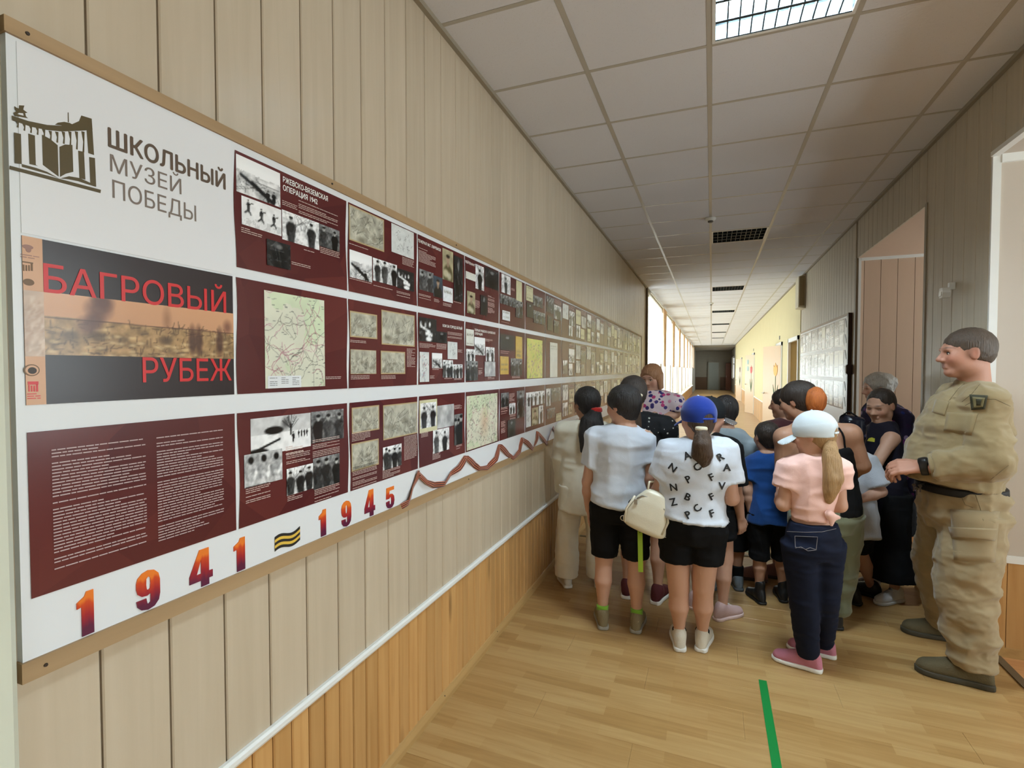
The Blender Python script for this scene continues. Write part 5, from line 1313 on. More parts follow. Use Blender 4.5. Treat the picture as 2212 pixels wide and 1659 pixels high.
def skin_col(J, base, lips=(.62, .30, .26), brow=None, shave=None):
    base = np.array(base)
    def fn(V):
        q = (V-J['hc'])/J['hs']; x, y, z = q@J['hr'], q@J['hf'], q@J['hu']; c = np.tile(base, (len(V), 1)); inhead = (np.abs(z) < .62) & (np.abs(x) < .45) & (np.abs(y) < .6)
        m = np.exp(-((x/.09)**2+((z+.268)/.032)**2))*(y > .28)*inhead; c = c*(1-m[:, None]*.7)+np.array(lips)*m[:, None]*.7*base.mean()*2.0
        m = np.exp(-(((np.abs(x)-.2)/.10)**2+((z+.12)/.10)**2))*(y > .15)*inhead; c = c*(1-m[:, None]*np.array([0, .14, .14]))
        m = np.exp(-(((np.abs(x)-.335)/.05)**2+((y+.03)/.1)**2+((z+.03)/.15)**2))*inhead; c = c*(1-m[:, None]*np.array([0, .16, .16]))
        if brow is not None:
            m = np.exp(-(((np.abs(x)-.14)/.085)**2+((z-.095-.02*np.cos((np.abs(x)-.14)*12))/.018)**2))*(y > .25)*inhead; c = c*(1-m[:, None]*.85)+np.array(brow)*m[:, None]*.85
            m = np.exp(-(((np.abs(x)-.135)/.055)**2+((z+.012)/.010)**2))*(y > .28)*inhead; c = c*(1-m[:, None]*.45)+np.array(brow)*.6*m[:, None]*.45
        if shave is not None: m = np.clip(shave(x, y, z), 0, 1)*inhead; c = c*(1-m[:, None])+np.array(brow if brow is not None else (.1, .08, .06))*m[:, None]
        return c
    return fn
def eyes(J, parent, closed=False):
    s = J['hs']
    for q in (-1, 1):
        if closed:
            MB().tube([hl(J, q*(.135+.065*math.cos(t)), .362-.018*abs(math.cos(t)), -.018-.020*math.sin(t)) for t in np.linspace(0, math.pi, 7)], .006*s, 5).build('lashes', plain('lash', hexc(40,30,26), .6), parent); continue
        o = solid('eye', [Ell(hl(J, q*.135, .322, -.008), V3(.060, .046, .027)*s, (J['hr'], J['hf'], J['hu']), .001)], M_eyew, parent, h=.003)
        solid('iris', [Ell(hl(J, q*.135, .358, -.008), V3(.026, .013, .025)*s, (J['hr'], J['hf'], J['hu']), .001)], M_iris, o, h=.0022)
        MB().tube([hl(J, q*(.135+.068*math.cos(t)), .368-.022*abs(math.cos(t)), -.006+.026*math.sin(t)) for t in np.linspace(0, math.pi, 7)], .007*s, 5).build('lashes', plain('lash', hexc(40,30,26), .6), o)
def hair_cap(J, grow=.035, front=.25, low=-.30, side=-.06, extra=(), fz=-.16, ear=1.0):
    """scalp hair: skull shell cut along the hairline, thinning towards the nape"""
    s = J['hs']; A = (J['hr'], J['hf'], J['hu'])
    P = [Ell(hl(J, 0, -.075, .135), (V3(.345, .43, .37)+grow)*s, A, .001), Ell(hl(J, 0, -.13, -.03), (V3(.325, .345, .30)+grow*.6)*s, A, .04*s*2)]
    if low < -.3: P.append(Ell(hl(J, 0, -.20, -.22), V3(.235, .22, .24)*s, A, .10*s))
    P.append(Ell(hl(J, 0, front+.42, fz), V3(.36, .42, .46)*s, A, .02, 's'))
    P.append(Ell(hl(J, 0, .22, -.45), V3(.5, .30, .36)*s, A, .02, 's'))
    for q in (-1, 1): P.append(Ell(hl(J, q*.43, .05, side-.12), V3(.13, .15*ear, .22*ear)*s, A, .015, 's'))
    P += list(extra); P.append(Cut(hl(J, 0, -.1, low), -J['hu']+J['hf']*.25)); return P
def shoe(J, q, parent, mat, sole_mat, sc=1.0, high=.0, name='shoe', z=0.0, lace=None, pointy=1.0):
    H = J['H']; td = nz(V3(*J['t'+q][:2], 0)); lt = V3(td[1], -td[0], 0); a = J['a'+q]; L = .168*H*sc; h0 = V3(a[0], a[1], z)-td*.27*L
    ss = [0, .10, .32, .55, .74, .90, 1.0]; ws = [.105, .135, .130, .160, .172, .145*pointy, .06]; hs = [.34, .40, .40, .31, .24, .20, .13]; sh = .085*L
    P = [Loft([(h0+td*s_*L+UP*(sh+.5*h_*L*.98-.06*L), w_*L, h_*L*.55) for s_, w_, h_ in zip(ss, ws, hs)], lt, k=.01, cap=.02*sc), Cone(h0+td*.26*L+UP*.28*L, a*V3(1, 1, 0)+UP*(z+(.35+high)*L)-td*.01, .145*L, .150*L, .02), Cut(V3(a[0], a[1], z+sh*.8), -UP)]
    o = solid(name, P, mat, parent, h=.0055)
    P = [Loft([(h0+td*(s_*1.03-.015)*L+UP*(z+.01), w_*1.10*L, .13*L) for s_, w_ in zip(ss, ws)], lt, k=.01, n=2.6, cap=.012), Cut(V3(0, 0, z+.0005), -UP), Cut(V3(0, 0, z+sh*1.12), UP)]
    solid('sole', P, sole_mat, o, h=.0055)
    if lace is not None:
        mb = MB()
        for i in range(4):
            c = h0+td*(.42+.085*i)*L+UP*(z+(.415-.048*i)*L); mb.tube([c-lt*.07*L-UP*.02*L, c+UP*.012*L, c+lt*.07*L-UP*.02*L], .0032*sc, 6)
        mb.build('lace', lace, o, True)['kind'] = 'stuff'
    return o
def torso_loft(J, ex, z0, top=.0, k=.03, gx=1.0, belly=0.0, flare=0.0, exz=None):
    """garment trunk from height fraction z0 up to the neck, grown by ex"""
    H, g = J['H'], J['g']; p, c, n_ = J['pel'], J['che'], J['nek']; sl = nz(J['sR']-J['sL']); m = lambda t: p*(1-t)+n_*t+(c-(p*.36+n_*.64))*math.sin(math.pi*t)*.9
    lo = p-UP*(.525-z0)*H*1.0
    e = ex
    S = [(lo+J['f']*belly*.4, .094*H*g*gx+e+flare, .072*H*g+e+flare*.8+belly*.5), (m(.12)+J['f']*belly*.6, .092*H*g*gx+e+flare*.6, .070*H*g+e+flare*.5+belly*.6), (m(.35)+J['f']*belly*.5, .086*H*g*gx+e+flare*.3, .066*H*g+e+belly*.5), (m(.58)+J['f']*belly*.2, .094*H*g+e, .068*H*g+e+belly*.2), (m(.78), .102*H*g+e, .064*H*g+e), (m(.905), .082*H*g+e*.9, .050*H*g+e*.9), (n_-UP*.004*H+UP*top, .046*H+e*.3, .044*H+e*.3)]
    return Loft(S, sl, k=k)
def sleeve(J, q, frac, e0, e1, k=.03, long=None):
    """sleeve from the shoulder; frac of the upper arm, or down to `long` of the forearm"""
    H = J['H']; S, E_, W_ = J['s'+q], J['e'+q], J['w'+q]; ga = .6+.4*J['g']; n_ = J['nek']; out = [Cone(n_*.5+S*.5-UP*.018*H, S, .036*H*ga+e0, .034*H*ga+e0, k)]
    lat = np.cross(E_-S, J['f']); lat = lat if np.linalg.norm(lat) > .02 else J['r']
    if long is None:
        end = S+(E_-S)*frac; out.append(Loft([(S-(E_-S)*.05, .034*H*ga+e0, .034*H*ga+e0), (S*.4+end*.6, .032*H*ga+(e0+e1)/2, .032*H*ga+(e0+e1)/2), (end, .030*H*ga+e1, .030*H*ga+e1)], lat, k=k))
    else:
        out += [Cone(S, E_, .033*H*ga+e0, .029*H*ga+e0, k), Cone(E_, E_*.7+W_*.3, .029*H*ga+e0, .029*H*ga+e0, .02)]
        end = E_+(W_-E_)*long; st = E_+(W_-E_)*.05; lat = np.cross(W_-E_, UP); lat = lat if np.linalg.norm(lat) > .02 else J['r']
        out.append(Loft([(st, .029*H*ga+e0, .029*H*ga+e0), (end, .022*H*ga+e1, .022*H*ga+e1)], lat, k=.02))
    return out
def trouser(J, hem, e0, e1, waist=.60, k=.025, gx=1.0, bell=None, em=None):
    """shorts or trousers; hem = fraction down from hip to ankle"""
    H, g = J['H'], J['g']; p = J['pel']; gl = .55+.45*g; n_ = J['nek']; ud = nz(J['che']-p); P = [Loft([(p-UP*.075*H, .070*H*g+e0, .062*H*g+e0), (p-UP*.03*H, .097*H*g*gx+e0, .073*H*g+e0), (p+ud*.02*H, .095*H*g*gx+e0, .072*H*g+e0), (p+ud*(waist-.525)*H, .086*H*g*gx+e0*.7, .066*H*g+e0*.7)], J['r'], k=k)]
    for q in 'LR':
        h_, k_, a_ = J['h'+q], J['k'+q], J['a'+q]
        def pt(t): return h_+(k_-h_)*(t/.5) if t < .5 else k_+(a_-k_)*((t-.5)/.5)
        def rad(t): return np.interp(t, [0, .5, .68, 1], [.058*H*gl, .039*H*gl, .038*H*gl, .026*H*gl])+np.interp(t, [0, 1], [e0, e1])+(0 if em is None else np.interp(t, [.0, .5, 1], [0, em, 0]))
        if hem <= .5: ts = [0, hem*.5, hem]
        else: ts = [0, .25, .5, .5+(hem-.5)*.5, hem]
        dn = nz(pt(ts[-1])-pt(ts[0])); rr = [rad(t) for t in ts]
        if bell: rr[-1] += bell; rr[-2] += bell*.45
        P.append(Loft([(pt(t), r_, r_) for t, r_ in zip(ts, rr)], J['r'], k=k))
    return P
def cap(J, parent, mat, vis_mat, phi_rel=0, back_open=True, button=None, name='cap', lift=0, visor_tilt=.15):
    s = J['hs']; A = (J['hr'], J['hf'], J['hu']); gr = .055
    P = [Ell(hl(J, 0, -.06, .15+lift), (V3(.345, .43, .37)+gr)*s, A, .001), Loft([(hl(J, 0, -.06, -.15+lift), .378*s, .458*s), (hl(J, 0, -.06, .10+lift), .392*s, .476*s), (hl(J, 0, -.06, .22+lift), .380*s, .464*s)], J['hr'], k=.008)]
    P.append(Cut(hl(J, 0, 0, -.05+lift), -J['hu']+J['hf']*.12))
    if back_open: P.append(Ell(hl(J, 0, -.52, -.03+lift), V3(.13, .16, .13)*s, A, .01, 's'))
    o = solid(name, P, mat, parent, h=.005)
    vd = nz(J['hf']-J['hu']*visor_tilt); vu = nz(np.cross(J['hr'], vd)); c = hl(J, 0, .40, .01+lift)
    P = [Ell(c+vd*.10*s, V3(.34, .34, .034)*s, (J['hr'], vd, vu), .001), Ell(hl(J, 0, -.04, .0+lift), V3(.37, .45, .9)*s, A, .004, 's'), Cut(hl(J, 0, .18, .1+lift), -J['hf'])]
    solid('visor', P, vis_mat, o, h=.004, warp=lambda V: V-J['hu']*(1.25*(((V-c)@J['hr'])/s)**2*s)[:, None])
    solid('button', [Ell(hl(J, 0, -.06, .575+lift), V3(.035, .035, .02)*s, A, .001)], button or mat, o, h=.004)
    if back_open: solid('strap', [Loft([(hl(J, -.16, -.50, -.01+lift), .018*s, .03*s), (hl(J, 0, -.535, -.01+lift), .018*s, .03*s), (hl(J, .16, -.50, -.01+lift), .018*s, .03*s)], J['hf'], k=.005)], mat, o, h=.004)
    return o
def tail(pts, rad, lat, k=.02): return Loft([(p, r, r*.8) for p, r in zip(pts, rad)], lat, k=k, cap=.01)
def person(J, label):
    o = empty('person', tuple(J['base'])); tag(o, label, 'person', 'visitors gathered at the exhibition'); return o
from mathutils.bvhtree import BVHTree
def bvh(o):
    me = o.data; n = len(me.vertices); co = np.empty(n*3, np.float32); me.vertices.foreach_get('co', co)
    q = np.empty(len(me.loops), np.int32); me.loops.foreach_get('vertex_index', q)
    return BVHTree.FromPolygons(co.reshape(-1, 3).tolist(), q.reshape(-1, 4).tolist())
def drape(name, verts2, faces, origin, ax, ay, dr, tree, mat, parent, lift=.0015):
    """press a flat shape onto a surface along direction dr"""
    out = []
    for x, y in verts2:
        p = V3(*origin)+ax*x+ay*y; h_ = tree.ray_cast(Vector(p-dr*.5), Vector(dr))
        if h_[0] is None: return None
        out.append(np.array(h_[0])+np.array(h_[1])*lift if np.dot(h_[1], dr) < 0 else np.array(h_[0])-dr*lift)
    return link(name, mesh(name, out, faces, mat), parent)
def fl(u, v):
    r = ray(u, v); r = r*(-CAMZ/r[2]); return float(r[0]), float(r[1])
def zat(u, v, Y): return float(at(u, v, Y)[2])
def put_head(J, u, v, Y):
    J['hc'] = at(u, v, Y); J['nek'] = J['hc']-UP*J['hs']*.52-J['hf']*J['hs']*.10
def hemt(J, z):
    h_, k_, a_ = J['hL'][2], J['kL'][2], J['aL'][2]; return .5*(h_-z)/(h_-k_) if z > k_ else .5+.5*(k_-z)/(k_-a_)
SK1 = hexc(194,150,127); SK2 = hexc(184,141,117); SK3 = hexc(168,126,101); SK4 = hexc(214,168,142)
WRK = [(.0058, (3.4, 5, 10), True), (.0060, (8.5, 8.5, 2.6), True), (.0014, (30, 30, 30), False)]
WRS = [(.003, (7, 7, 18), True), (.0025, (18, 18, 5), True)]
HB = hair_mat('black_hair', hexc(18,16,16), hexc(40,34,32)); HBR = hair_mat('brown_hair', hexc(44,32,24), hexc(86,64,46)); HDB = hair_mat('dark_brown_hair', hexc(28,22,18), hexc(56,44,36))
HBL = hair_mat('fair_hair', hexc(138,104,66), hexc(186,150,104)); HGB = hair_mat('ginger_blonde_hair', hexc(140,92,62), hexc(186,140,100)); HGR = hair_mat('grey_hair', hexc(138,128,116), hexc(196,188,176)); HOR = hair_mat('orange_hair', hexc(150,72,26), hexc(204,118,52))
C_wht = cloth('white_cotton', hexc(198,203,212)); C_blk = cloth('black_cotton', hexc(13,13,15), var=.15); C_crm = cloth('cream_linen', hexc(222,214,194)); C_gry = cloth('grey_cotton', hexc(138,148,152))
C_blu = cloth('royal_blue_cotton', hexc(22,66,128)); C_cap = cloth('blue_twill', hexc(20,48,132), bscale=400); C_pnk = cloth('pale_pink_cotton', hexc(234,190,178)); C_olv = cloth('olive_cotton', hexc(112,116,92))
S_wht = plain('white_rubber', hexc(226,224,218), .5); S_blk = plain('black_rubber', hexc(28,27,26), .5); S_gum = plain('grey_rubber', hexc(150,146,136), .5)
L_wht = plain('white_leather', hexc(222,218,208), .4, bump=.1, bscale=120); L_blk = plain('black_leather', hexc(30,29,29), .4)

# ---------- girl in cream by the board
x, y = fl(1258, 1262); J = stand(x, y, zat(1268, 838, y)-.012, 22, .95, head_phi=48, gap=.10); put_head(J, 1266, 871, y)
J['eL'] = at(1212, 985, y-.0); J['wL'] = at(1214, 1062, y+.06); J['eR'] = J['sR']+V3(.06, .02, -.22)
A_ = person(J, 'girl in a cream tunic and wide cream trousers with a black ponytail, by the board')
solid('body', body_prims(J), M_skin, A_, .007, col=skin_col(J, SK3))
z0 = zat(1250, 1100, y)/J['H']
solid('tunic', [torso_loft(J, .022, z0, flare=.02)]+sleeve(J, 'L', 1, .016, .028, long=.95)+sleeve(J, 'R', 1, .016, .028, long=.95), C_crm, A_, .008, WRK)
solid('trousers', trouser(J, .985, .016, .030, bell=.018), C_crm, A_, .008, WRS)
for q in 'LR': shoe(J, q, A_, L_wht, S_wht, .95)
hr = solid('hair', hair_cap(J, .05, low=-.42), HB, A_, .006, [(.004, (60, 60, 8), False)])
b0 = hl(J, .05, -.47, -.16); e0 = at(1262, 980, y-.16)
solid('ponytail', [tail([b0, b0*.7+e0*.3+V3(0, -.01, 0), b0*.35+e0*.65, e0], [.034, .082, .074, .024], J['r'])], HB, hr, .006, [(.006, (60, 60, 8), False)])
solid('hair_tie', [Loft([(b0+UP*.012, .040, .040), (b0-UP*.022, .044, .044)], J['r'], cap=.012)], cloth('red_velvet', hexc(170,34,28)), hr, .005, [(.004, (60, 60, 30), False)])
solid('hair_tie', [Ell(at(1222, 940, y+.2), (.001, .001, .001))], C_blk, hr, .005) if False else None

# ---------- boy in white shirt and black shorts
x, y = fl(1338, 1352); J = stand(x, y, zat(1345, 832, y)-.012, 8, 1.04, head_phi=62, nod=8, gap=.05); put_head(J, 1345, 876, y)
J['eL'] = at(1271, 1040, y); J['wL'] = at(1273, 1100, y+.05); J['eR'] = at(1402, 1030, y+.02); J['wR'] = at(1410, 1085, y+.12)
B_ = person(J, 'boy in a plain white T-shirt and black shorts with lime socks')
solid('body', body_prims(J, {'L': (V3(.05, .1, -1), V3(-1, 0, 0), .5)}), M_skin, B_, .0055, col=skin_col(J, SK1, brow=(.03, .022, .02)))
z0 = zat(1340, 1086, y)/J['H']
solid('t_shirt', [torso_loft(J, .020, z0, flare=.012)]+sleeve(J, 'L', .62, .012, .022)+sleeve(J, 'R', .62, .012, .022), C_wht, B_, .007, WRK)
solid('shorts', trouser(J, hemt(J, zat(1330, 1200, y)), .016, .022), C_blk, B_, .008, WRS)
gs = cloth('lime_sock_knit', hexc(120,170,50))
for q in 'LR':
    shoe(J, q, B_, plain('tan_mesh', hexc(126,112,82), .7, bump=.3, bscale=200), S_gum, .98, lace=L_wht)
    a = J['a'+q]; solid('sock', [Loft([(a-UP*.02, .032, .034), (a+UP*.062, .036, .037)], J['r'], cap=.006)], gs, B_, .005)
solid('hair', hair_cap(J, .045, front=.24, low=-.36, side=-.10), HB, B_, .0055, [(.004, (50, 50, 18), False)])
lan = empty('lanyard', tuple(at(1382, 1236, y-.17))); tag(lan, 'lime green lanyard ribbon hanging beside the black shorts', 'lanyard')
v = []; f = []; n = 10
for i in range(n+1):
    t = i/n; p = at(1381+3*t, 1080+156*t, y-.165+.012*math.sin(t*5)); v += [p-V3(.013, 0, 0), p+V3(.013, .004, 0)]
m_ = len(v); v += [p+V3(0, .0015, 0) for p in v]
for i in range(n): a = i*2; f += [(a, a+1, a+3, a+2), (m_+a+2, m_+a+3, m_+a+1, m_+a)]
link('strap', mesh('strap', v, f, plain('lime_ribbon', hexc(150,180,50), .5)), lan)
tv, tf = text_mesh('МАМУ/А', .01); tv = tv-tv.min(0); s_ = .085/tv[:, 0].max(); o_ = at(1383.0, 1118, y-.165)
vv = [o_+V3((q[1]*s_*.9)-.006, -.006, -q[0]*s_) for q in tv]; link('print', mesh('print', vv, [q[::-1] for q in tf], plain('dark_green_print', hexc(40,60,30), .5)), lan)

# ---------- girl in a black dotted dress behind the boy
x, y = fl(1388, 1290); J = stand(x, y, zat(1370, 815, y)-.012, -5, .92, head_phi=5, nod=12, gap=.06); put_head(J, 1368, 853, y)
J['eR'] = at(1441, 955, y+.02); J['wR'] = at(1443, 1000, y+.14)
Cc = person(J, 'girl in a black dress with white dots, behind the boy in white')
solid('body', body_prims(J), M_skin, Cc, .007, col=skin_col(J, SK2))
C_dot = floral('black_dotted_cotton', hexc(20,20,22), [hexc(190,186,176), hexc(150,150,140), hexc(190,186,176), hexc(20,20,22)], 34, .36)
solid('dress', [torso_loft(J, .018, .42, flare=.03)]+sleeve(J, 'L', .75, .016, .026)+sleeve(J, 'R', .75, .020, .030), C_dot, Cc, .008, WRK)
b0 = hl(J, .14, -.44, -.06); hr = solid('hair', hair_cap(J, .055, low=-.36), HDB, Cc, .006, [(.004, (60, 60, 8), False)])
solid('ponytail', [tail([b0, b0+V3(-.02, -.04, -.09), b0+V3(-.01, -.03, -.2), b0+V3(.0, -.02, -.27)], [.028, .045, .040, .014], J['r'])], HBR, hr, .006, [(.006, (60, 60, 8), False)])
solid('hair_tie', [Ell(b0-UP*.006, (.034, .034, .016), None)], plain('cream_scrunchie', hexc(206,196,172), .8), hr, .005)
for q in 'LR':
    sh = shoe(J, q, Cc, plain('maroon_suede', hexc(84,32,36), .8), S_wht, 1.02, name='sandal')
# ---------- guide with ginger-blonde hair facing the visitors
Yg = 4.45; p0 = at(1415, 900, Yg); J = stand(p0[0], Yg, zat(1408, 781, Yg)-.01, 172, .95, adult=.8, head_phi=160, nod=14); put_head(J, 1407, 816, Yg)
J['eL'] = at(1459, 893, Yg-.02); J['wL'] = at(1428, 908, Yg-.16); J['wR'] = at(1396, 905, Yg-.16); J['eR'] = at(1366, 900, Yg-.02)
D_ = person(J, 'guide with ginger-blonde hair in a white T-shirt with purple flowers, facing the visitors')
solid('body', body_prims(J), M_skin, D_, .006, col=skin_col(J, SK1, brow=(.10, .055, .035))); eyes(J, D_)
C_flo = floral('flower_print_cotton', hexc(214,196,200), [hexc(186,70,120), hexc(54,50,110), hexc(214,150,170), hexc(70,60,120), hexc(216,200,204)], 27, .62)
solid('t_shirt', [torso_loft(J, .022, .48, flare=.012)]+sleeve(J, 'L', .6, .016, .028)+sleeve(J, 'R', .6, .016, .028), C_flo, D_, .007, WRK)
solid('trousers', trouser(J, .96, .014, .02), C_blk, D_, .009, WRS)
solid('hair', hair_cap(J, .045, front=.24, low=-.9, side=-.5, fz=-.13, extra=[Loft([(hl(J, q*.33, -.05, .15), .05*J['hs']*2, .22*J['hs']), (hl(J, q*.36, -.02, -.45), .045*J['hs']*1.6, .16*J['hs'])], J['hr'], k=.02, cap=.008) for q in (-1, 1)]), HGB, D_, .0055, [(.003, (60, 60, 8), False)])
for q in 'LR': shoe(J, q, D_, L_blk, S_blk, .9)

# ---------- girl with the blue cap and letter shirt
x, y = fl(1491, 1408); J = stand(x, y, zat(1500, 852, y)-.035, 0, 1.24, head_phi=32, nod=6, gap=.075); put_head(J, 1507, 905, y)
J['sL'] = at(1454, 972, y); J['sR'] = at(1564, 972, y); J['eL'] = at(1422, 1062, y-.02); J['wL'] = J['eL']+V3(.01, .19, .01); J['eR'] = at(1580, 1076, y); J['wR'] = J['eR']+V3(-.03, .19, .0)
J['aL'] = V3(*fl(1467, 1396), .062); J['aR'] = V3(*fl(1517, 1398), .062); J['kL'] = at(1466, 1268, y+.01); J['kR'] = at(1519, 1268, y+.01)
E_p = person(J, 'girl in a royal blue cap and a white shirt printed with black letters')
solid('body', body_prims(J, {'L': (V3(.1, 1, 0), V3(-1, 0, .3), .9), 'R': (V3(-.1, 1, 0), V3(1, 0, .3), .9)}), M_skin, E_p, .0055, col=skin_col(J, SK1))
z0 = zat(1490, 1112, y)/J['H']
ts = solid('t_shirt', [torso_loft(J, .020, z0, flare=.012)]+sleeve(J, 'L', .66, .012, .032, k=.05)+sleeve(J, 'R', .66, .012, .032, k=.05), C_wht, E_p, .007, WRK)
tree = bvh(ts); M_let = plain('black_letter_print', hexc(28,28,30), .6); M_silv = plain('silver_fleck_print', hexc(190,190,194), .3, metal=.6)
CS = 1659/620
for ch, u, v_, rot in [('Г', 412,385,0), ('A', 440,452,20), ('R', 632,465,30), ('N', 357,525,-35), ('C', 497,517,40), ('A', 668,530,0), ('P', 447,588,30), ('F', 580,580,25), ('V', 640,640,0), ('B', 444,695,-20), ('F', 580,700,25), ('Z', 360,728,20), ('C', 497,762,45), ('P', 446,798,30), ('F', 582,800,20), ('N', 362,640,10)]:
    P0 = at(1320+u/CS, 820+v_/CS, y-.2); tv, tf = text_mesh(ch, .03, 2); tv = tv[:, :2]-(tv[:, :2].max(0)+tv[:, :2].min(0))/2; s_ = .052; a = math.radians(rot); R2 = np.array([[math.cos(a), -math.sin(a)], [math.sin(a), math.cos(a)]])
    drape('letter', (tv*s_)@R2.T, tf, P0, V3(1, 0, 0), UP, nz(V3(P0[0], P0[1], 0)), tree, M_let, ts, .003)
solid('shorts', trouser(J, hemt(J, zat(1490, 1212, y)), .014, .026), C_blk, E_p, .008, WRS)
for q in 'LR':
    shoe(J, q, E_p, plain('white_mesh', hexc(206,198,182), .6, bump=.25, bscale=220), S_wht, 1.04, lace=L_wht)
    a = J['a'+q]; solid('sock', [Loft([(a-UP*.02, .034, .036), (a+UP*.040, .038, .039)], J['r'], cap=.006)], C_blk, E_p, .005)
hr = solid('hair', hair_cap(J, .02, low=-.42), HBR, E_p, .006, [(.003, (60, 60, 8), False)])
b0 = at(1515, 925, J['hc'][1]-.115); solid('ponytail', [tail([b0, b0+V3(.004, -.035, -.07), b0+V3(.008, -.02, -.14), b0+V3(.012, .0, -.205)], [.028, .048, .052, .022], J['r'])], HBR, hr, .006, [(.006, (60, 60, 8), False)])
solid('hair_tie', [Loft([(b0+UP*.008, .030, .030), (b0-UP*.012, .032, .032)], J['r'], cap=.008)], plain('cream_scrunchie', hexc(206,196,172), .8), hr, .005)
cp = cap(J, E_p, C_cap, C_cap, button=plain('pale_button', hexc(190,200,220), .4), visor_tilt=.25)

# the white bag on her arm
bg_c = at(1400, 1106, y-.075); BG = empty('handbag', tuple(bg_c-UP*.1)); tag(BG, 'small white leather backpack-style bag hanging from the forearm of the girl with the blue cap', 'bag')
tl = math.radians(-14); bx = V3(math.cos(tl), .0, math.sin(tl)); bz = V3(-math.sin(tl), 0, math.cos(tl)); by = V3(0, 1, 0)
def bp(a, b_, c_=0): return bg_c+bx*a+bz*b_+by*c_
L_bag = plain('ivory_leather', hexc(214,206,184), .32, .04, 8, bump=.06, bscale=160, spec=.5)
solid('bag_body', [Loft([(bp(0, -.110), .100, .042), (bp(0, -.085), .120, .055), (bp(.0, -.02), .114, .055), (bp(.012, .06), .088, .046), (bp(.018, .108), .060, .034), (bp(.02, .124), .042, .022)], bx, n=3.2, cap=.015)], L_bag, BG, .005)
MB().tube([bp(-.072, .062, -.036), bp(-.05, .085, -.036), bp(-.02, .088, -.035), bp(.04, .08, -.035), bp(.078, .05, -.038)], .0035).build('zip', plain('zip_steel', hexc(170,166,158), .3, metal=.8), BG, True)
MB().box(tuple(bp(-.078, .03, -.052)), tuple(bp(-.068, .06, -.046))).build('zip_pull', plain('zip_steel', hexc(170,166,158), .3, metal=.8), BG)
for s_ in (-1, 1):
    c = bp(s_*.118, -.085 if s_ > 0 else -.075, -.01); MB().tube([c+(bx*math.cos(t)+bz*math.sin(t))*.013 for t in np.linspace(0, 2*math.pi, 17)[:-1]], .003, 6, True).build('ring', plain('chrome', hexc(220,220,222), .12, metal=1), BG, True)
    MB().tube([bp(s_*.10, -.08, -.045), bp(s_*.112, -.01, -.035), bp(s_*.085, .07, -.03)], .006).build('piping', L_bag, BG, True)
hp = [bp(-.03, .105), bp(-.035, .16), (J['eL']*.75+J['wL']*.25)+UP*.045, bp(.07, .16), bp(.06, .10)]
MB().tube([np.array(p) for p in hp], .006).build('strap', L_bag, BG, True)

# ---------- girl in the black cap, half hidden
x, y = fl(1535, 1305); y = 3.42; x = float(at(1535, 1200, y)[0]); J = stand(x, y, zat(1535, 856, y)-.03, -35, .95, head_phi=-62, nod=10); put_head(J, 1534, 898, y)
G_ = person(J, 'child in a black cap with silver visor, half hidden behind the blue cap')
solid('body', body_prims(J), M_skin, G_, .007, col=skin_col(J, SK1, brow=(.05, .04, .03)))
solid('top', [torso_loft(J, .020, .50)]+sleeve(J, 'L', .9, .016, .026)+sleeve(J, 'R', .95, .018, .034), C_blk, G_, .008, WRK)
solid('collar', [Loft([(J['nek']-UP*.012, .062, .060), (J['nek']+UP*.012, .054, .052)], J['r'], cap=.006)], plain('beige_collar', hexc(196,176,150), .8), G_, .006)
solid('shorts', trouser(J, .30, .014, .02), C_blk, G_, .009, WRS)
for q in 'LR': shoe(J, q, G_, plain('pale_pink_mesh', hexc(190,160,156), .6, bump=.2, bscale=200), plain('pink_rubber', hexc(206,180,174), .5), 1.0, lace=L_wht)
solid('hair', hair_cap(J, .02, low=-.40), HDB, G_, .007)
cap(J, G_, cloth('black_twill', hexc(28,30,32)), plain('silver_visor', hexc(190,192,196), .18, metal=.8), back_open=False)

# ---------- boy in grey with black hair
x, y = fl(1562, 1268); J = stand(x, y, zat(1567, 847, y)-.012, 18, 1.0, head_phi=10, nod=16, gap=.05, lean=.04); put_head(J, 1567, 890, y)
J['sR'] = at(1612, 962, y); J['eR'] = at(1620, 1035, y+.03); J['wR'] = J['eR']+V3(-.05, .18, .0)
F_p = person(J, 'boy with short black hair in a grey T-shirt and long black shorts')
solid('body', body_prims(J), M_skin, F_p, .007, col=skin_col(J, SK2))
solid('t_shirt', [torso_loft(J, .022, .47, flare=.01)]+sleeve(J, 'L', .65, .016, .026)+sleeve(J, 'R', .65, .016, .026), C_gry, F_p, .008, WRK)
solid('shorts', trouser(J, hemt(J, zat(1575, 1186, y)), .020, .030), C_blk, F_p, .008, WRS)
for q in 'LR':
    shoe(J, q, F_p, plain('grey_mesh', hexc(112,120,124), .7, bump=.2, bscale=200), plain('dark_grey_rubber', hexc(90,94,96), .5), .95)
    a = J['a'+q]; solid('sock', [Loft([(a-UP*.02, .033, .035), (a+UP*.10, .038, .040)], J['r'], cap=.006)], C_blk, F_p, .006)
solid('hair', hair_cap(J, .045, front=.24, low=-.38), HB, F_p, .006, [(.004, (50, 50, 18), False)])

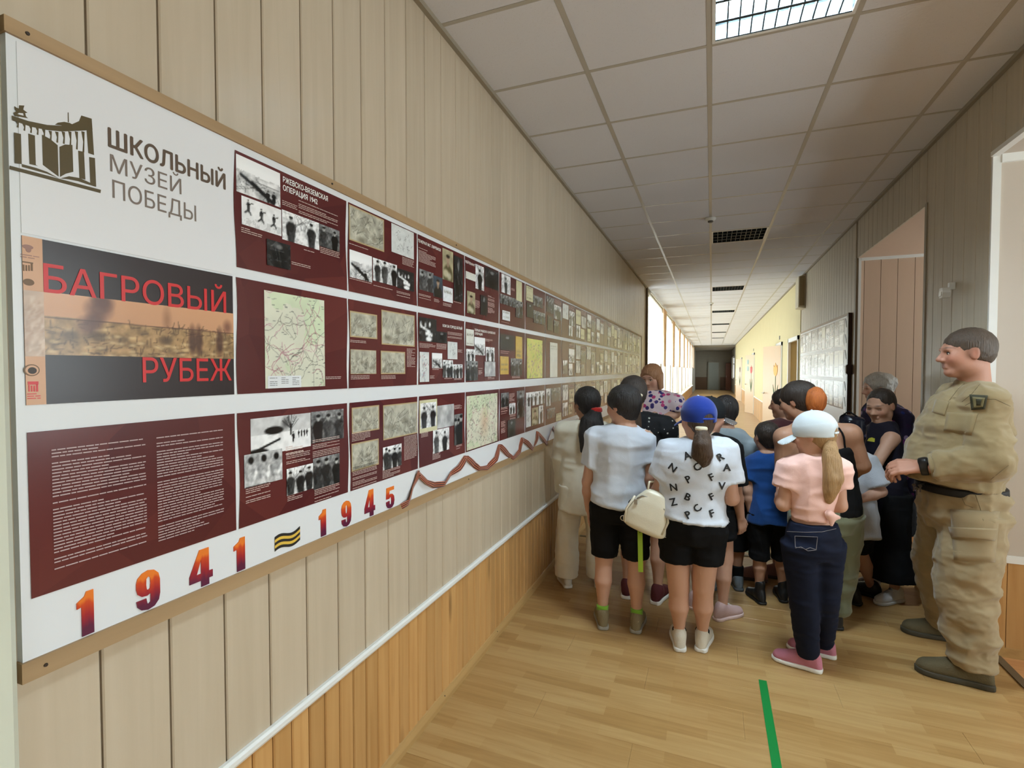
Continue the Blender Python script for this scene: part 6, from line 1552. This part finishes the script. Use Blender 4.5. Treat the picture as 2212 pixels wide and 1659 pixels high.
# ---------- small boy in blue
x, y = fl(1660, 1306); J = stand(x, y, zat(1656, 905, y)-.012, 15, .90, head_phi=28, nod=4, gap=.11); put_head(J, 1655, 943, y)
J['eL'] = at(1616, 1060, y-.03); J['wL'] = at(1622, 1108, y-.02); J['eR'] = J['sR']+V3(.0, .06, -.19); J['wR'] = J['eR']+V3(-.05, .15, .02); J['aL'] = V3(*fl(1640, 1300), J['aL'][2]); J['aR'] = V3(*fl(1690, 1296), J['aR'][2]); J['kL'] = (J['hL']+J['aL'])/2+V3(0, .01, .02); J['kR'] = (J['hR']+J['aR'])/2+V3(0, .01, .02)
J['sL'] = at(1631, 1000, y)
Hh = person(J, 'small boy with cropped brown hair in a royal blue T-shirt and black shorts')
solid('body', body_prims(J, {'L': (V3(.1, .05, -1), V3(-1, -.2, 0), .8)}), M_skin, Hh, .005, col=skin_col(J, SK2))
z0 = zat(1655, 1117, y)/J['H']
solid('t_shirt', [torso_loft(J, .018, z0-.02, flare=.012)]+sleeve(J, 'L', .62, .012, .020)+sleeve(J, 'R', .62, .012, .020), C_blu, Hh, .007, WRK)
solid('shorts', trouser(J, hemt(J, zat(1640, 1206, y)), .009, .026, waist=.56), C_blk, Hh, .008, WRS)
for q in 'LR': shoe(J, q, Hh, L_blk, S_blk, 1.0, high=.28, name='ankle_boot')
solid('hair', hair_cap(J, .026, front=.24, low=-.34), HDB, Hh, .0055, [(.003, (60, 60, 25), False)])

# ---------- child seen in profile behind
y = 4.30; p0 = at(1672, 900, y); J = stand(p0[0], y, zat(1692, 838, y), 70, .9, head_phi=82, nod=4); put_head(J, 1694, 872, y)
J['tL'] = J['tR'] = nz(V3(-1, .15, 0)); J['aL'] = V3(*fl(1636, 1254), .06); J['aR'] = J['aL']+V3(.14, .1, 0)
Mm = person(J, 'dark-haired child in profile, mostly hidden behind the woman with bare shoulders')
solid('body', body_prims(J, fine=False), M_skin, Mm, .007, col=skin_col(J, SK3, brow=(.03, .02, .02)))
solid('t_shirt', [torso_loft(J, .018, .48)]+sleeve(J, 'L', .6, .014, .02)+sleeve(J, 'R', .6, .014, .02), cloth('maroon_cotton', hexc(70,30,34)), Mm, .009)
solid('trousers', trouser(J, .62, .014, .02), C_blk, Mm, .009)
for q in 'LR': shoe(J, q, Mm, plain('rose_suede', hexc(150,112,104), .8), plain('brown_rubber', hexc(70,52,44), .6), 1.05, name='sandal')
solid('hair', hair_cap(J, .04, low=-.4), HDB, Mm, .007, [(.003, (60, 60, 10), False)])

# ---------- woman with bare shoulders and orange bun
x, y = fl(1790, 1362); y = 3.40; x = float(at(1772, 1200, y)[0]); J = stand(x, y, 1.60, 22, 1.10, adult=.7, head_phi=62, nod=12, gap=.10)
put_head(J, 1722, 866, y+.10); J['pel'] = at(1785, 1100, y); J['che'] = at(1772, 985, y+.02); J['nek'] = at(1748, 905, y+.06)
J['sL'] = at(1694, 945, y+.02); J['sR'] = at(1836, 938, y-.02); J['eL'] = at(1690, 1030, y+.06); J['wL'] = at(1705, 1060, y+.25); J['eR'] = at(1862, 1006, y-.0); J['wR'] = at(1800, 1040, y+.16)
for q, s_ in (('L', -1), ('R', 1)): J['h'+q] = J['pel']+J['r']*s_*.09-UP*.02
J['aL'] = V3(*fl(1752, 1338), .075); J['aR'] = V3(*fl(1802, 1352), .075); J['kL'] = (J['hL']+J['aL'])/2+V3(0, .03, .02); J['kR'] = (J['hR']+J['aR'])/2+V3(.01, .02, .02)
I_ = person(J, 'woman with bare shoulders, dark straps and an orange hair bun, in olive trousers')
solid('body', body_prims(J), M_skin, I_, .006, col=skin_col(J, SK3, brow=(.04, .03, .02)))
top = [torso_loft(J, .010, .50), Cut(J['che']+UP*.02, nz(J['nek']-J['che']))]
ct = solid('camisole', top, C_blk, I_, .007, WRS)
for s_ in (-1, 1):
    S0 = J['sL' if s_ < 0 else 'sR']; up_ = J['nek']*.45+S0*.55; back = -J['f']
    tre = bvh([c for c in I_.children if c.name.startswith('body')][0]); pts = []
    for t in np.linspace(0, 1, 9):
        q = (J['che']+J['r']*s_*.085)*(1-t)+up_*t; h_ = tre.ray_cast(Vector(q+back*.4), Vector(-back)); pts.append(np.array(h_[0])+back*.003 if h_[0] is not None else q)
    pts.append(pts[-1]+J['f']*.05+UP*.01); MB().tube(pts, .0055, 6).build('strap', C_blk, ct, True)
solid('trousers', trouser(J, .97, .016, .028, em=.012), C_olv, I_, .008, WRK)
for q in 'LR': shoe(J, q, I_, L_blk, S_blk, .85)
hr = solid('hair', hair_cap(J, .045, low=-.36), HDB, I_, .006, [(.003, (60, 60, 10), False)])
bc = at(1762, 862, y+.02); solid('hair_bun', [Ell(bc, (.056, .056, .072)), Ell(bc+V3(.0, 0, -.035), (.046, .046, .045)), Cone(hl(J, 0, -.4, .1), bc, .04, .04, .02)], HOR, hr, .005, [(.004, (70, 70, 14), False)])

# ---------- girl in white cap and pink shirt
x, y = fl(1742, 1440); y = 2.88; x = float(at(1762, 1300, y)[0]); J = stand(x, y, zat(1765, 888, y)-.03, 18, .86, head_phi=66, nod=10, gap=.05); put_head(J, 1756, 938, y)
J['pel'] = at(1756, 1160, y); J['che'] = at(1755, 1045, y); J['sL'] = at(1708, 1010, y); J['sR'] = at(1806, 1012, y-.02); J['eL'] = at(1692, 1090, y-.02); J['wL'] = J['eL']+V3(.0, .17, .01); J['eR'] = at(1814, 1092, y-.02); J['wR'] = J['eR']+V3(-.06, .16, .01)
for q, s_ in (('L', -1), ('R', 1)): J['h'+q] = J['pel']+J['r']*s_*.062-UP*.02; J['t'+q] = nz(V3(-1, .30 if q == 'L' else .16, 0))
hx = fl(1752, 1450); J['aL'] = V3(hx[0]-.01, hx[1]+.02, .062); hx = fl(1778, 1420); J['aR'] = V3(hx[0]-.0, hx[1]+.02, .062)
J['kL'] = at(1736, 1295, y); J['kR'] = at(1782, 1290, y+.04)
Jp = person(J, 'girl in a white cap, pink shirt tied at the side, jeans and pink slip-on shoes')
solid('body', body_prims(J), M_skin, Jp, .0055, col=skin_col(J, SK1, brow=(.16, .10, .06)))
z0 = zat(1750, 1118, y)/J['H']
ts = solid('t_shirt', [torso_loft(J, .014, .525+(z0-J['pel'][2]/J['H']), gx=.84)]+sleeve(J, 'L', .55, .019, .028)+sleeve(J, 'R', .5, .019, .028), C_pnk, Jp, .0065, WRK)
kn = at(1790, 1110, y-.085); solid('knot', [Ell(kn, (.018, .018, .020)), Ell(kn+V3(.012, -.004, -.030), (.012, .006, .030)), Ell(kn+V3(.028, .002, -.014), (.024, .006, .012))], C_pnk, ts, .005)
M_jean = cloth('dark_denim', hexc(17,23,42), sheen=0, var=.25, bscale=500, scale=7)
jn = solid('jeans', trouser(J, .985, .018, .018, waist=.585, gx=1.0), M_jean, Jp, .007, [(.0025, (9, 9, 24), True)])
trj = bvh(jn); st = plain('jean_stitching', hexc(120,116,120), .8)
def stitch(pts_px, par, tr_, Yd, mat, r=.0014):
    dn_ = []
    for a, b_ in zip(pts_px, pts_px[1:]):
        for t in np.linspace(0, 1, 7)[:-1]: dn_.append((a[0]*(1-t)+b_[0]*t, a[1]*(1-t)+b_[1]*t))
    out = []
    for u, v_ in dn_+[pts_px[-1]]:
        p = at(u, v_, Yd-.5); d = nz(p-V3(0, 0, CAMZ)); h_ = tr_.ray_cast(Vector(p), Vector(d))
        if h_[0] is not None: out.append(np.array(h_[0])-d*.0008)
    if len(out) > 2: MB().tube(out, r, 5).build('stitching', mat, par)
for pl in ([(1717, 1158), (1766, 1160), (1763, 1188), (1745, 1190), (1735, 1184), (1718, 1182), (1717, 1158)], [(1718, 1184), (1730, 1181), (1740, 1187), (1750, 1183), (1762, 1187)], [(1700, 1148), (1740, 1150), (1775, 1149), (1806, 1142)]): stitch(pl, jn, trj, y, st)
M_pk = plain('mauve_canvas', hexc(186,118,136), .85, .08, 10, bump=.3, bscale=300)
for q in 'LR': shoe(J, q, Jp, M_pk, S_wht, 1.05, name='slip_on_shoe', pointy=1.05)
hr = solid('hair', hair_cap(J, .02, low=-.36), HBL, Jp, .006, [(.003, (60, 60, 10), False)])
b0 = at(1792, 950, y-.06); solid('ponytail', [tail([b0, b0+V3(.006, -.02, -.08), b0+V3(.012, -.03, -.18), b0+V3(.004, -.03, -.25), b0+V3(-.006, -.02, -.305)], [.022, .040, .046, .034, .012], J['r'])], HBL, hr, .0055, [(.006, (70, 70, 7), False)])
C_wc = cloth('white_twill', hexc(202,210,214), bscale=400); cap(J, Jp, C_wc, C_wc, visor_tilt=.32)

# ---------- elderly woman with grey hair
y = 4.52; p0 = at(1918, 1000, y); J = stand(p0[0], y, zat(1900, 801, y)-.01, 95, 1.22, adult=.8, head_phi=98, nod=8); put_head(J, 1894, 838, y)
J['eL'] = J['sL']+V3(-.04, -.05, -.27); J['wL'] = J['eL']+V3(-.2, .04, .02)
K_ = person(J, 'elderly woman with grey hair in a dark purple flowered blouse')
solid('body', body_prims(J), M_skin, K_, .007, col=skin_col(J, SK1, brow=(.2, .16, .14)))
C_pur = floral('dark_flower_print', hexc(34,26,48), [hexc(96,40,90), hexc(30,40,90), hexc(130,110,140), hexc(40,24,50), hexc(34,26,48)], 22, .55)
solid('blouse', [torso_loft(J, .026, .40, flare=.03)]+sleeve(J, 'L', .95, .018, .028)+sleeve(J, 'R', .95, .018, .028), C_pur, K_, .008, WRK)
solid('skirt', [Loft([(J['pel']+UP*.08, .16, .13), (J['pel']-UP*.25, .20, .17), (J['base']+UP*.35, .22, .19)], J['r'])], C_blk, K_, .009, WRS)
solid('hair', hair_cap(J, .06, front=.20, low=-.34, side=-.06, fz=-.12, extra=[Ell(hl(J, 0, -.42, .16), V3(.24, .18, .22)*J['hs'], None, .03)]), HGR, K_, .0055, [(.010, (26, 26, 26), False), (.004, (60, 60, 60), False)])
for q in 'LR': shoe(J, q, K_, L_blk, S_blk, .85)

# ---------- girl in sleeveless black, facing the camera side
x, y = fl(1902, 1282); y = 4.10; x = float(at(1906, 1100, y)[0]); J = stand(x, y, zat(1906, 841, y)-.008, 118, .90, head_phi=138, nod=16); put_head(J, 1902, 876, y)
J['eL'] = at(1893, 1000, y-.18); J['wL'] = at(1868, 1035, y-.20); J['sL'] = at(1926, 948, y-.10); J['sR'] = at(1878, 940, y+.10); J['eR'] = at(1862, 1000, y+.1); J['wR'] = at(1852, 1040, y)
L_p = person(J, 'girl with dark pulled-back hair in a sleeveless black top and wide black trousers, looking down')
solid('body', body_prims(J), M_skin, L_p, .005, col=skin_col(J, hexc(188,146,122), brow=(.03, .022, .02))); eyes(J, L_p, True)
tp_ = solid('top', [torso_loft(J, .014, .42, flare=.03), Cone(J['nek']*.5+J['sL']*.5-UP*.02, J['sL']*.75+J['nek']*.25-UP*.02, .045, .04, .03), Cone(J['nek']*.5+J['sR']*.5-UP*.02, J['sR']*.75+J['nek']*.25-UP*.02, .045, .04, .03)], cloth('navy_black_cotton', hexc(24,22,34)), L_p, .007, WRK)
tre = bvh(tp_); P0 = at(1882, 960, y-.3); drape('print', [(-.022, -.012), (.02, -.012), (.022, .012), (.004, .016), (-.012, .008)], [(0, 1, 2, 3, 4)], P0, V3(1, 0, 0), UP, nz(V3(P0[0], P0[1], 0)), tre, plain('yellow_print', hexc(206,200,70), .6), tp_, .003)
solid('trousers', trouser(J, hemt(J, zat(1905, 1238, y)), .030, .075, bell=.02), C_blk, L_p, .008, WRS)
for q in 'LR': shoe(J, q, L_p, plain('white_mesh_knit', hexc(216,216,218), .6, bump=.2, bscale=200), S_wht, .95, lace=L_wht)
hr = solid('hair', hair_cap(J, .012, front=.15, low=-.30, side=-.06, fz=-.06, ear=1.1), HDB, L_p, .0055, [(.003, (60, 60, 12), False)])
solid('hair_bun', [Ell(hl(J, .0, -.50, -.02), (.035, .035, .04))], HDB, hr, .005)

# ---------- child bending forward, elbow out
y = 3.72; p0 = at(1848, 1110, y); J = stand(p0[0], y, 1.22, 30, 1.0, head_phi=40, nod=30); J['pel'] = at(1842, 1120, y); J['che'] = at(1828, 1030, y+.06); J['nek'] = at(1806, 985, y+.16)
J['hc'] = J['nek']+nz(V3(-.3, .5, .6))*J['hs']*.55; J['sR'] = at(1868, 1000, y+.02); J['sL'] = at(1775, 1010, y+.14); J['eR'] = at(1903, 1062, y-.04); J['wR'] = at(1856, 1080, y-.10); J['eL'] = J['sL']+V3(-.02, .1, -.15); J['wL'] = J['eL']+V3(.05, .14, 0)
for q, s_ in (('L', -1), ('R', 1)): J['h'+q] = J['pel']+J['r']*s_*.06-UP*.02
J['aL'] = V3(*fl(1838, 1302), .055); J['aR'] = V3(*fl(1882, 1288), .055); J['kL'] = (J['hL']+J['aL'])/2+V3(-.02, .02, .02); J['kR'] = (J['hR']+J['aR'])/2+V3(-.03, .03, .02); J['tL'] = J['tR'] = nz(V3(-.8, .5, 0))
N_p = person(J, 'child bending forward in a grey and blue striped shirt, elbow out')
solid('body', body_prims(J), M_skin, N_p, .0065, col=skin_col(J, SK1))
def strp(V):
    z = V[:, 2]; zz = (z-J['pel'][2]); c = np.tile(np.array(hexc(176,178,184)), (len(V), 1)); m = V[:, 0] < (J['sR'][0]-.075+.0*z)
    c[m & (zz > -.02)] = hexc(20,22,40); c[m & (zz > .08) & (zz < .15)] = hexc(56,96,150); c[m & (zz > .19)] = hexc(66,104,166); return c
solid('t_shirt', [torso_loft(J, .020, .42, flare=.012)]+sleeve(J, 'L', .85, .016, .026)+sleeve(J, 'R', .85, .018, .034), attr_mat('striped_cotton', .85, .2, bump=.2, bscale=260, sheen=.2), N_p, .007, WRK, col=strp)
solid('shorts', trouser(J, .42, .016, .022), C_blk, N_p, .009, WRS)
for q in 'LR': shoe(J, q, N_p, L_blk, S_blk, 1.1)
solid('hair', hair_cap(J, .03, low=-.36), HDB, N_p, .007)
bk = at(1838, 930, y+.10); BP = empty('backpack', tuple(bk-UP*.1)); tag(BP, 'small glossy black backpack with pale flecks, beside the bare-shouldered woman', 'bag')
M_bp = floral('black_flecked_nylon', hexc(22,22,32), [hexc(150,152,166), hexc(70,72,100), hexc(22,22,32), hexc(22,22,32)], 26, .42); M_bp.node_tree.nodes['Principled BSDF'].inputs['Roughness'].default_value = .25
solid('bag_body', [Loft([(bk-UP*.11, .07, .05), (bk-UP*.02, .085, .065), (bk+UP*.07, .07, .055), (bk+UP*.10+V3(-.02, 0, 0), .04, .03)], V3(1, 0, 0), n=2.6, cap=.015)], M_bp, BP, .006, [(.006, (14, 14, 14), True)])
MB().tube([bk+V3(-.06, -.02, .09), bk+V3(-.02, -.03, .125), bk+V3(.03, -.02, .09)], .005).build('carry_loop', C_blk, BP, True)
MB().tube([bk+V3(-.05, -.05, .06), bk+V3(-.07, -.06, -.02), bk+V3(-.04, -.05, -.10)], .008).build('strap', C_blk, BP, True)
# ---------- man in khaki uniform
C_kh = cloth('khaki_ripstop', hexc(150,132,98), var=.10, bscale=420, scale=5); C_kh2 = cloth('khaki_trousers', hexc(156,138,106), var=.10, bscale=420, scale=5)
y = 3.22; J = stand(1.27, y, 1.80, 94, 1.12, adult=1, head_phi=92, nod=2); J['hs'] = .242; put_head(J, 2086, 762, y-.02); J['nek'] = at(2106, 840, y)
J['pel'] = at(2078, 1085, y); J['che'] = at(2092, 900, y); J['sL'] = at(2124, 872, y-.17); J['sR'] = at(2072, 862, y+.15)
J['eL'] = at(2140, 1000, y-.24); J['wL'] = at(1992, 1008, y-.16); J['eR'] = at(2062, 1000, y+.17); J['wR'] = at(1968, 1005, y+.02)
d_ = nz(V3(-.261, .059, 0)); J['tL'] = d_; J['tR'] = nz(V3(-.26, .03, 0)); J['aL'] = V3(1.279, 3.076, 0)+d_*.085+UP*.085; J['aR'] = V3(1.095, 3.583, 0)-J['tR']*.175+UP*.085
J['hL'] = J['pel']+V3(.01, -.10, -.03); J['hR'] = J['pel']+V3(.0, .10, -.03); J['kL'] = (J['hL']+J['aL'])/2+V3(-.03, 0, .03); J['kR'] = (J['hR']+J['aR'])/2+V3(-.05, .0, .03); J['base'] = V3(1.22, 3.25, 0)
O_ = person(J, 'man in a khaki field uniform with cropped hair, standing with clasped hands at the right')
def shv(x, y_, z): return .62*np.clip((.16-y_)/.10, 0, 1)*np.clip((z+.16)/.10, 0, 1)*(1-np.exp(-(((np.abs(x)-.34)/.05)**2+((y_+.02)/.10)**2+((z+.03)/.15)**2)))
solid('body', body_prims(J, {'L': (nz(V3(-1, .25, -.15)), V3(-.2, -.6, .8), .75), 'R': (nz(V3(-.75, -.5, -.1)), V3(-.3, .2, .9), .7)}, nose=1.02, jaw=1.18), M_skin, O_, .005, col=skin_col(J, hexc(184,134,112), brow=(.05, .035, .025), shave=shv)); eyes(J, O_)
FK = [(.010, (4.5, 3, 9), True), (.006, (9, 9, 4), True), (.0035, (16, 12, 26), True)]
z0 = zat(2080, 1042, y)/J['H']
jk = solid('jacket', [torso_loft(J, .022, .525+(z0-J['pel'][2]/J['H']), belly=.075, gx=1.06)]+sleeve(J, 'L', 1, .024, .022, k=.010, long=.80)+sleeve(J, 'R', 1, .024, .022, k=.010, long=.80)+[Loft([(J['nek']-UP*.02, .082, .080), (J['nek']+UP*.025-J['f']*.01, .074, .074)], J['r'], cap=.008)], C_kh, O_, .0065, FK)
tj = bvh(jk)
def on(u, v_, tr_=tj, Yd=2.6):
    p = at(u, v_, Yd); d = nz(p-V3(0, 0, CAMZ)); h_ = tr_.ray_cast(Vector(p), Vector(d)); return (np.array(h_[0]), np.array(h_[1])) if h_[0] is not None else (None, None)
def patchpx(name, pts, mat, parent, tr_=tj, lift=.0035, n=6, thick=.002):
    """a stitched-on piece of cloth: quad given by four pixels, laid on the garment"""
    a, b_, c_, d = [np.array(p, float) for p in pts]; v = []; f = []
    for i in range(n+1):
        for j in range(n+1):
            s_, t = i/n, j/n; p = (a*(1-s_)+b_*s_)*(1-t)+(d*(1-s_)+c_*s_)*t; h_, nn = on(p[0], p[1], tr_)
            if h_ is None: return None
            v.append(h_+nz(V3(0, 0, CAMZ)-h_)*lift)
    for i in range(n):
        for j in range(n): q = i*(n+1)+j; f.append((q, q+1, q+n+2, q+n+1))
    o = link(name, mesh(name, v, f, mat, True), parent); m_ = o.modifiers.new('t', 'SOLIDIFY'); m_.thickness = thick; return o
patchpx('chest_pocket', [(2046, 890), (2112, 893), (2098, 940), (2038, 930)], C_kh, jk)
patchpx('pocket_flap', [(2020, 862), (2050, 868), (2040, 898), (2012, 890)], C_kh, jk)
M_pt = plain('dark_olive_badge', hexc(58,58,42), .7); M_pt2 = plain('olive_badge_field', hexc(120,112,78), .7)
pt = patchpx('sleeve_badge', [(2094, 852), (2134, 854), (2128, 884), (2098, 886)], M_pt, jk, lift=.007)
if pt: patchpx('badge_field', [(2100, 857), (2128, 859), (2123, 879), (2103, 881)], M_pt2, pt, lift=.011); patchpx('badge_emblem', [(2108, 862), (2120, 863), (2118, 876), (2109, 876)], M_pt, pt, lift=.013, n=3)
def seam(pts, par, tr_, mat, r=.0016):
    out = []
    for a, b_ in zip(pts, pts[1:]):
        for t in np.linspace(0, 1, 8)[:-1]:
            h_, nn = on(a[0]*(1-t)+b_[0]*t, a[1]*(1-t)+b_[1]*t, tr_)
            if h_ is not None: out.append(h_)
    if len(out) > 2: MB().tube(out, r, 5).build('seam', mat, par)
C_sm = cloth('khaki_seam', hexc(118,102,74))
seam([(2078, 868), (2100, 850), (2120, 826)], jk, tj, C_sm); seam([(2085, 876), (2110, 862), (2150, 862), (2188, 880)], jk, tj, C_sm); seam([(2015, 890), (2048, 868), (2070, 840), (2086, 826)], jk, tj, C_sm, .002); seam([(2140, 1036), (2185, 1000)], jk, tj, C_sm)
solid('cuff', [Loft([(J['eL']*.28+J['wL']*.72, .064, .062), (J['eL']*.12+J['wL']*.88, .060, .058)], UP, cap=.006)], C_kh, jk, .006, [(.003, (20, 20, 20), False)])
bt_z = zat(2080, 1046, y); pc = J['pel']*V3(1, 1, 0)+UP*(bt_z-.012)
tro = solid('trousers', trouser(J, .99, .020, .034, waist=.60, em=.026), C_kh2, O_, .0065, FK)
solid('belt', [Loft([(pc-UP*.022+J['f']*.012, .206, .178), (pc+UP*.016+J['f']*.012, .204, .176)], J['r'], cap=.004)], plain('black_webbing', hexc(22,20,20), .6, bump=.2), O_, .006)
tt = bvh(tro)
cg = patchpx('cargo_pocket', [(2052, 1100), (2160, 1105), (2150, 1215), (2060, 1210)], C_kh2, tro, tt, lift=.005, n=8, thick=.003)
if cg: patchpx('pocket_flap', [(2048, 1138), (2155, 1143), (2150, 1168), (2055, 1162)], C_kh2, cg, tt, lift=.010, n=6, thick=.003)
seam([(2105, 1062), (2118, 1100), (2125, 1130)], tro, tt, C_sm); seam([(2070, 1060), (2085, 1090), (2105, 1098)], tro, tt, C_sm)
M_bt = plain('olive_suede', hexc(96,86,62), .85, .1, 12, bump=.25, bscale=160); M_bs = plain('olive_rubber', hexc(66,60,46), .7)
for q in 'LR': shoe(J, q, O_, M_bt, M_bs, .98, high=.3, name='boot', lace=plain('olive_lace', hexc(70,64,46), .8))
solid('hair', hair_cap(J, .012, front=.25, low=-.16, side=.0, fz=-.17, ear=1.05), hair_mat('cropped_brown_hair', hexc(52,42,34), hexc(92,74,58)), O_, .005, [(.002, (90, 90, 60), False)])
wd = nz(J['wL']-J['eL']); wc = J['wL']-wd*.006
solid('wrist_watch', [Loft([(wc-wd*.016, .044, .044), (wc+wd*.016, .043, .043)], UP, cap=.004), Ell(wc+V3(0, -.02, .03), (.024, .022, .016))], plain('black_watch', hexc(24,24,24), .35), O_, .004)
ky = empty('key_bunch', tuple(at(1984, 1046, y-.12))); tag(ky, 'dark bunch of keys and cord hanging at the man\'s belt', 'keys')
c0 = at(1986, 1038, y-.12)
MB().tube([at(2000, 1040, y-.1), at(1992, 1046, y-.12), at(1982, 1048, y-.13)], .004).build('cord', L_blk, ky, True)
for i, (du, dv) in enumerate(((-8, 0), (-2, 8), (6, 2))):
    p = at(1982+du, 1048+dv, y-.13); MB().lathe([(.008, 0), (.008, .003)], p, V3(.3, 1, .2), 10).box(tuple(p-V3(.003, .001, .03)), tuple(p+V3(.003, .001, 0))).build('key', plain('dark_steel', hexc(60,52,46), .35, metal=.7), ky)
print('sculpted triangles', TRI[0])
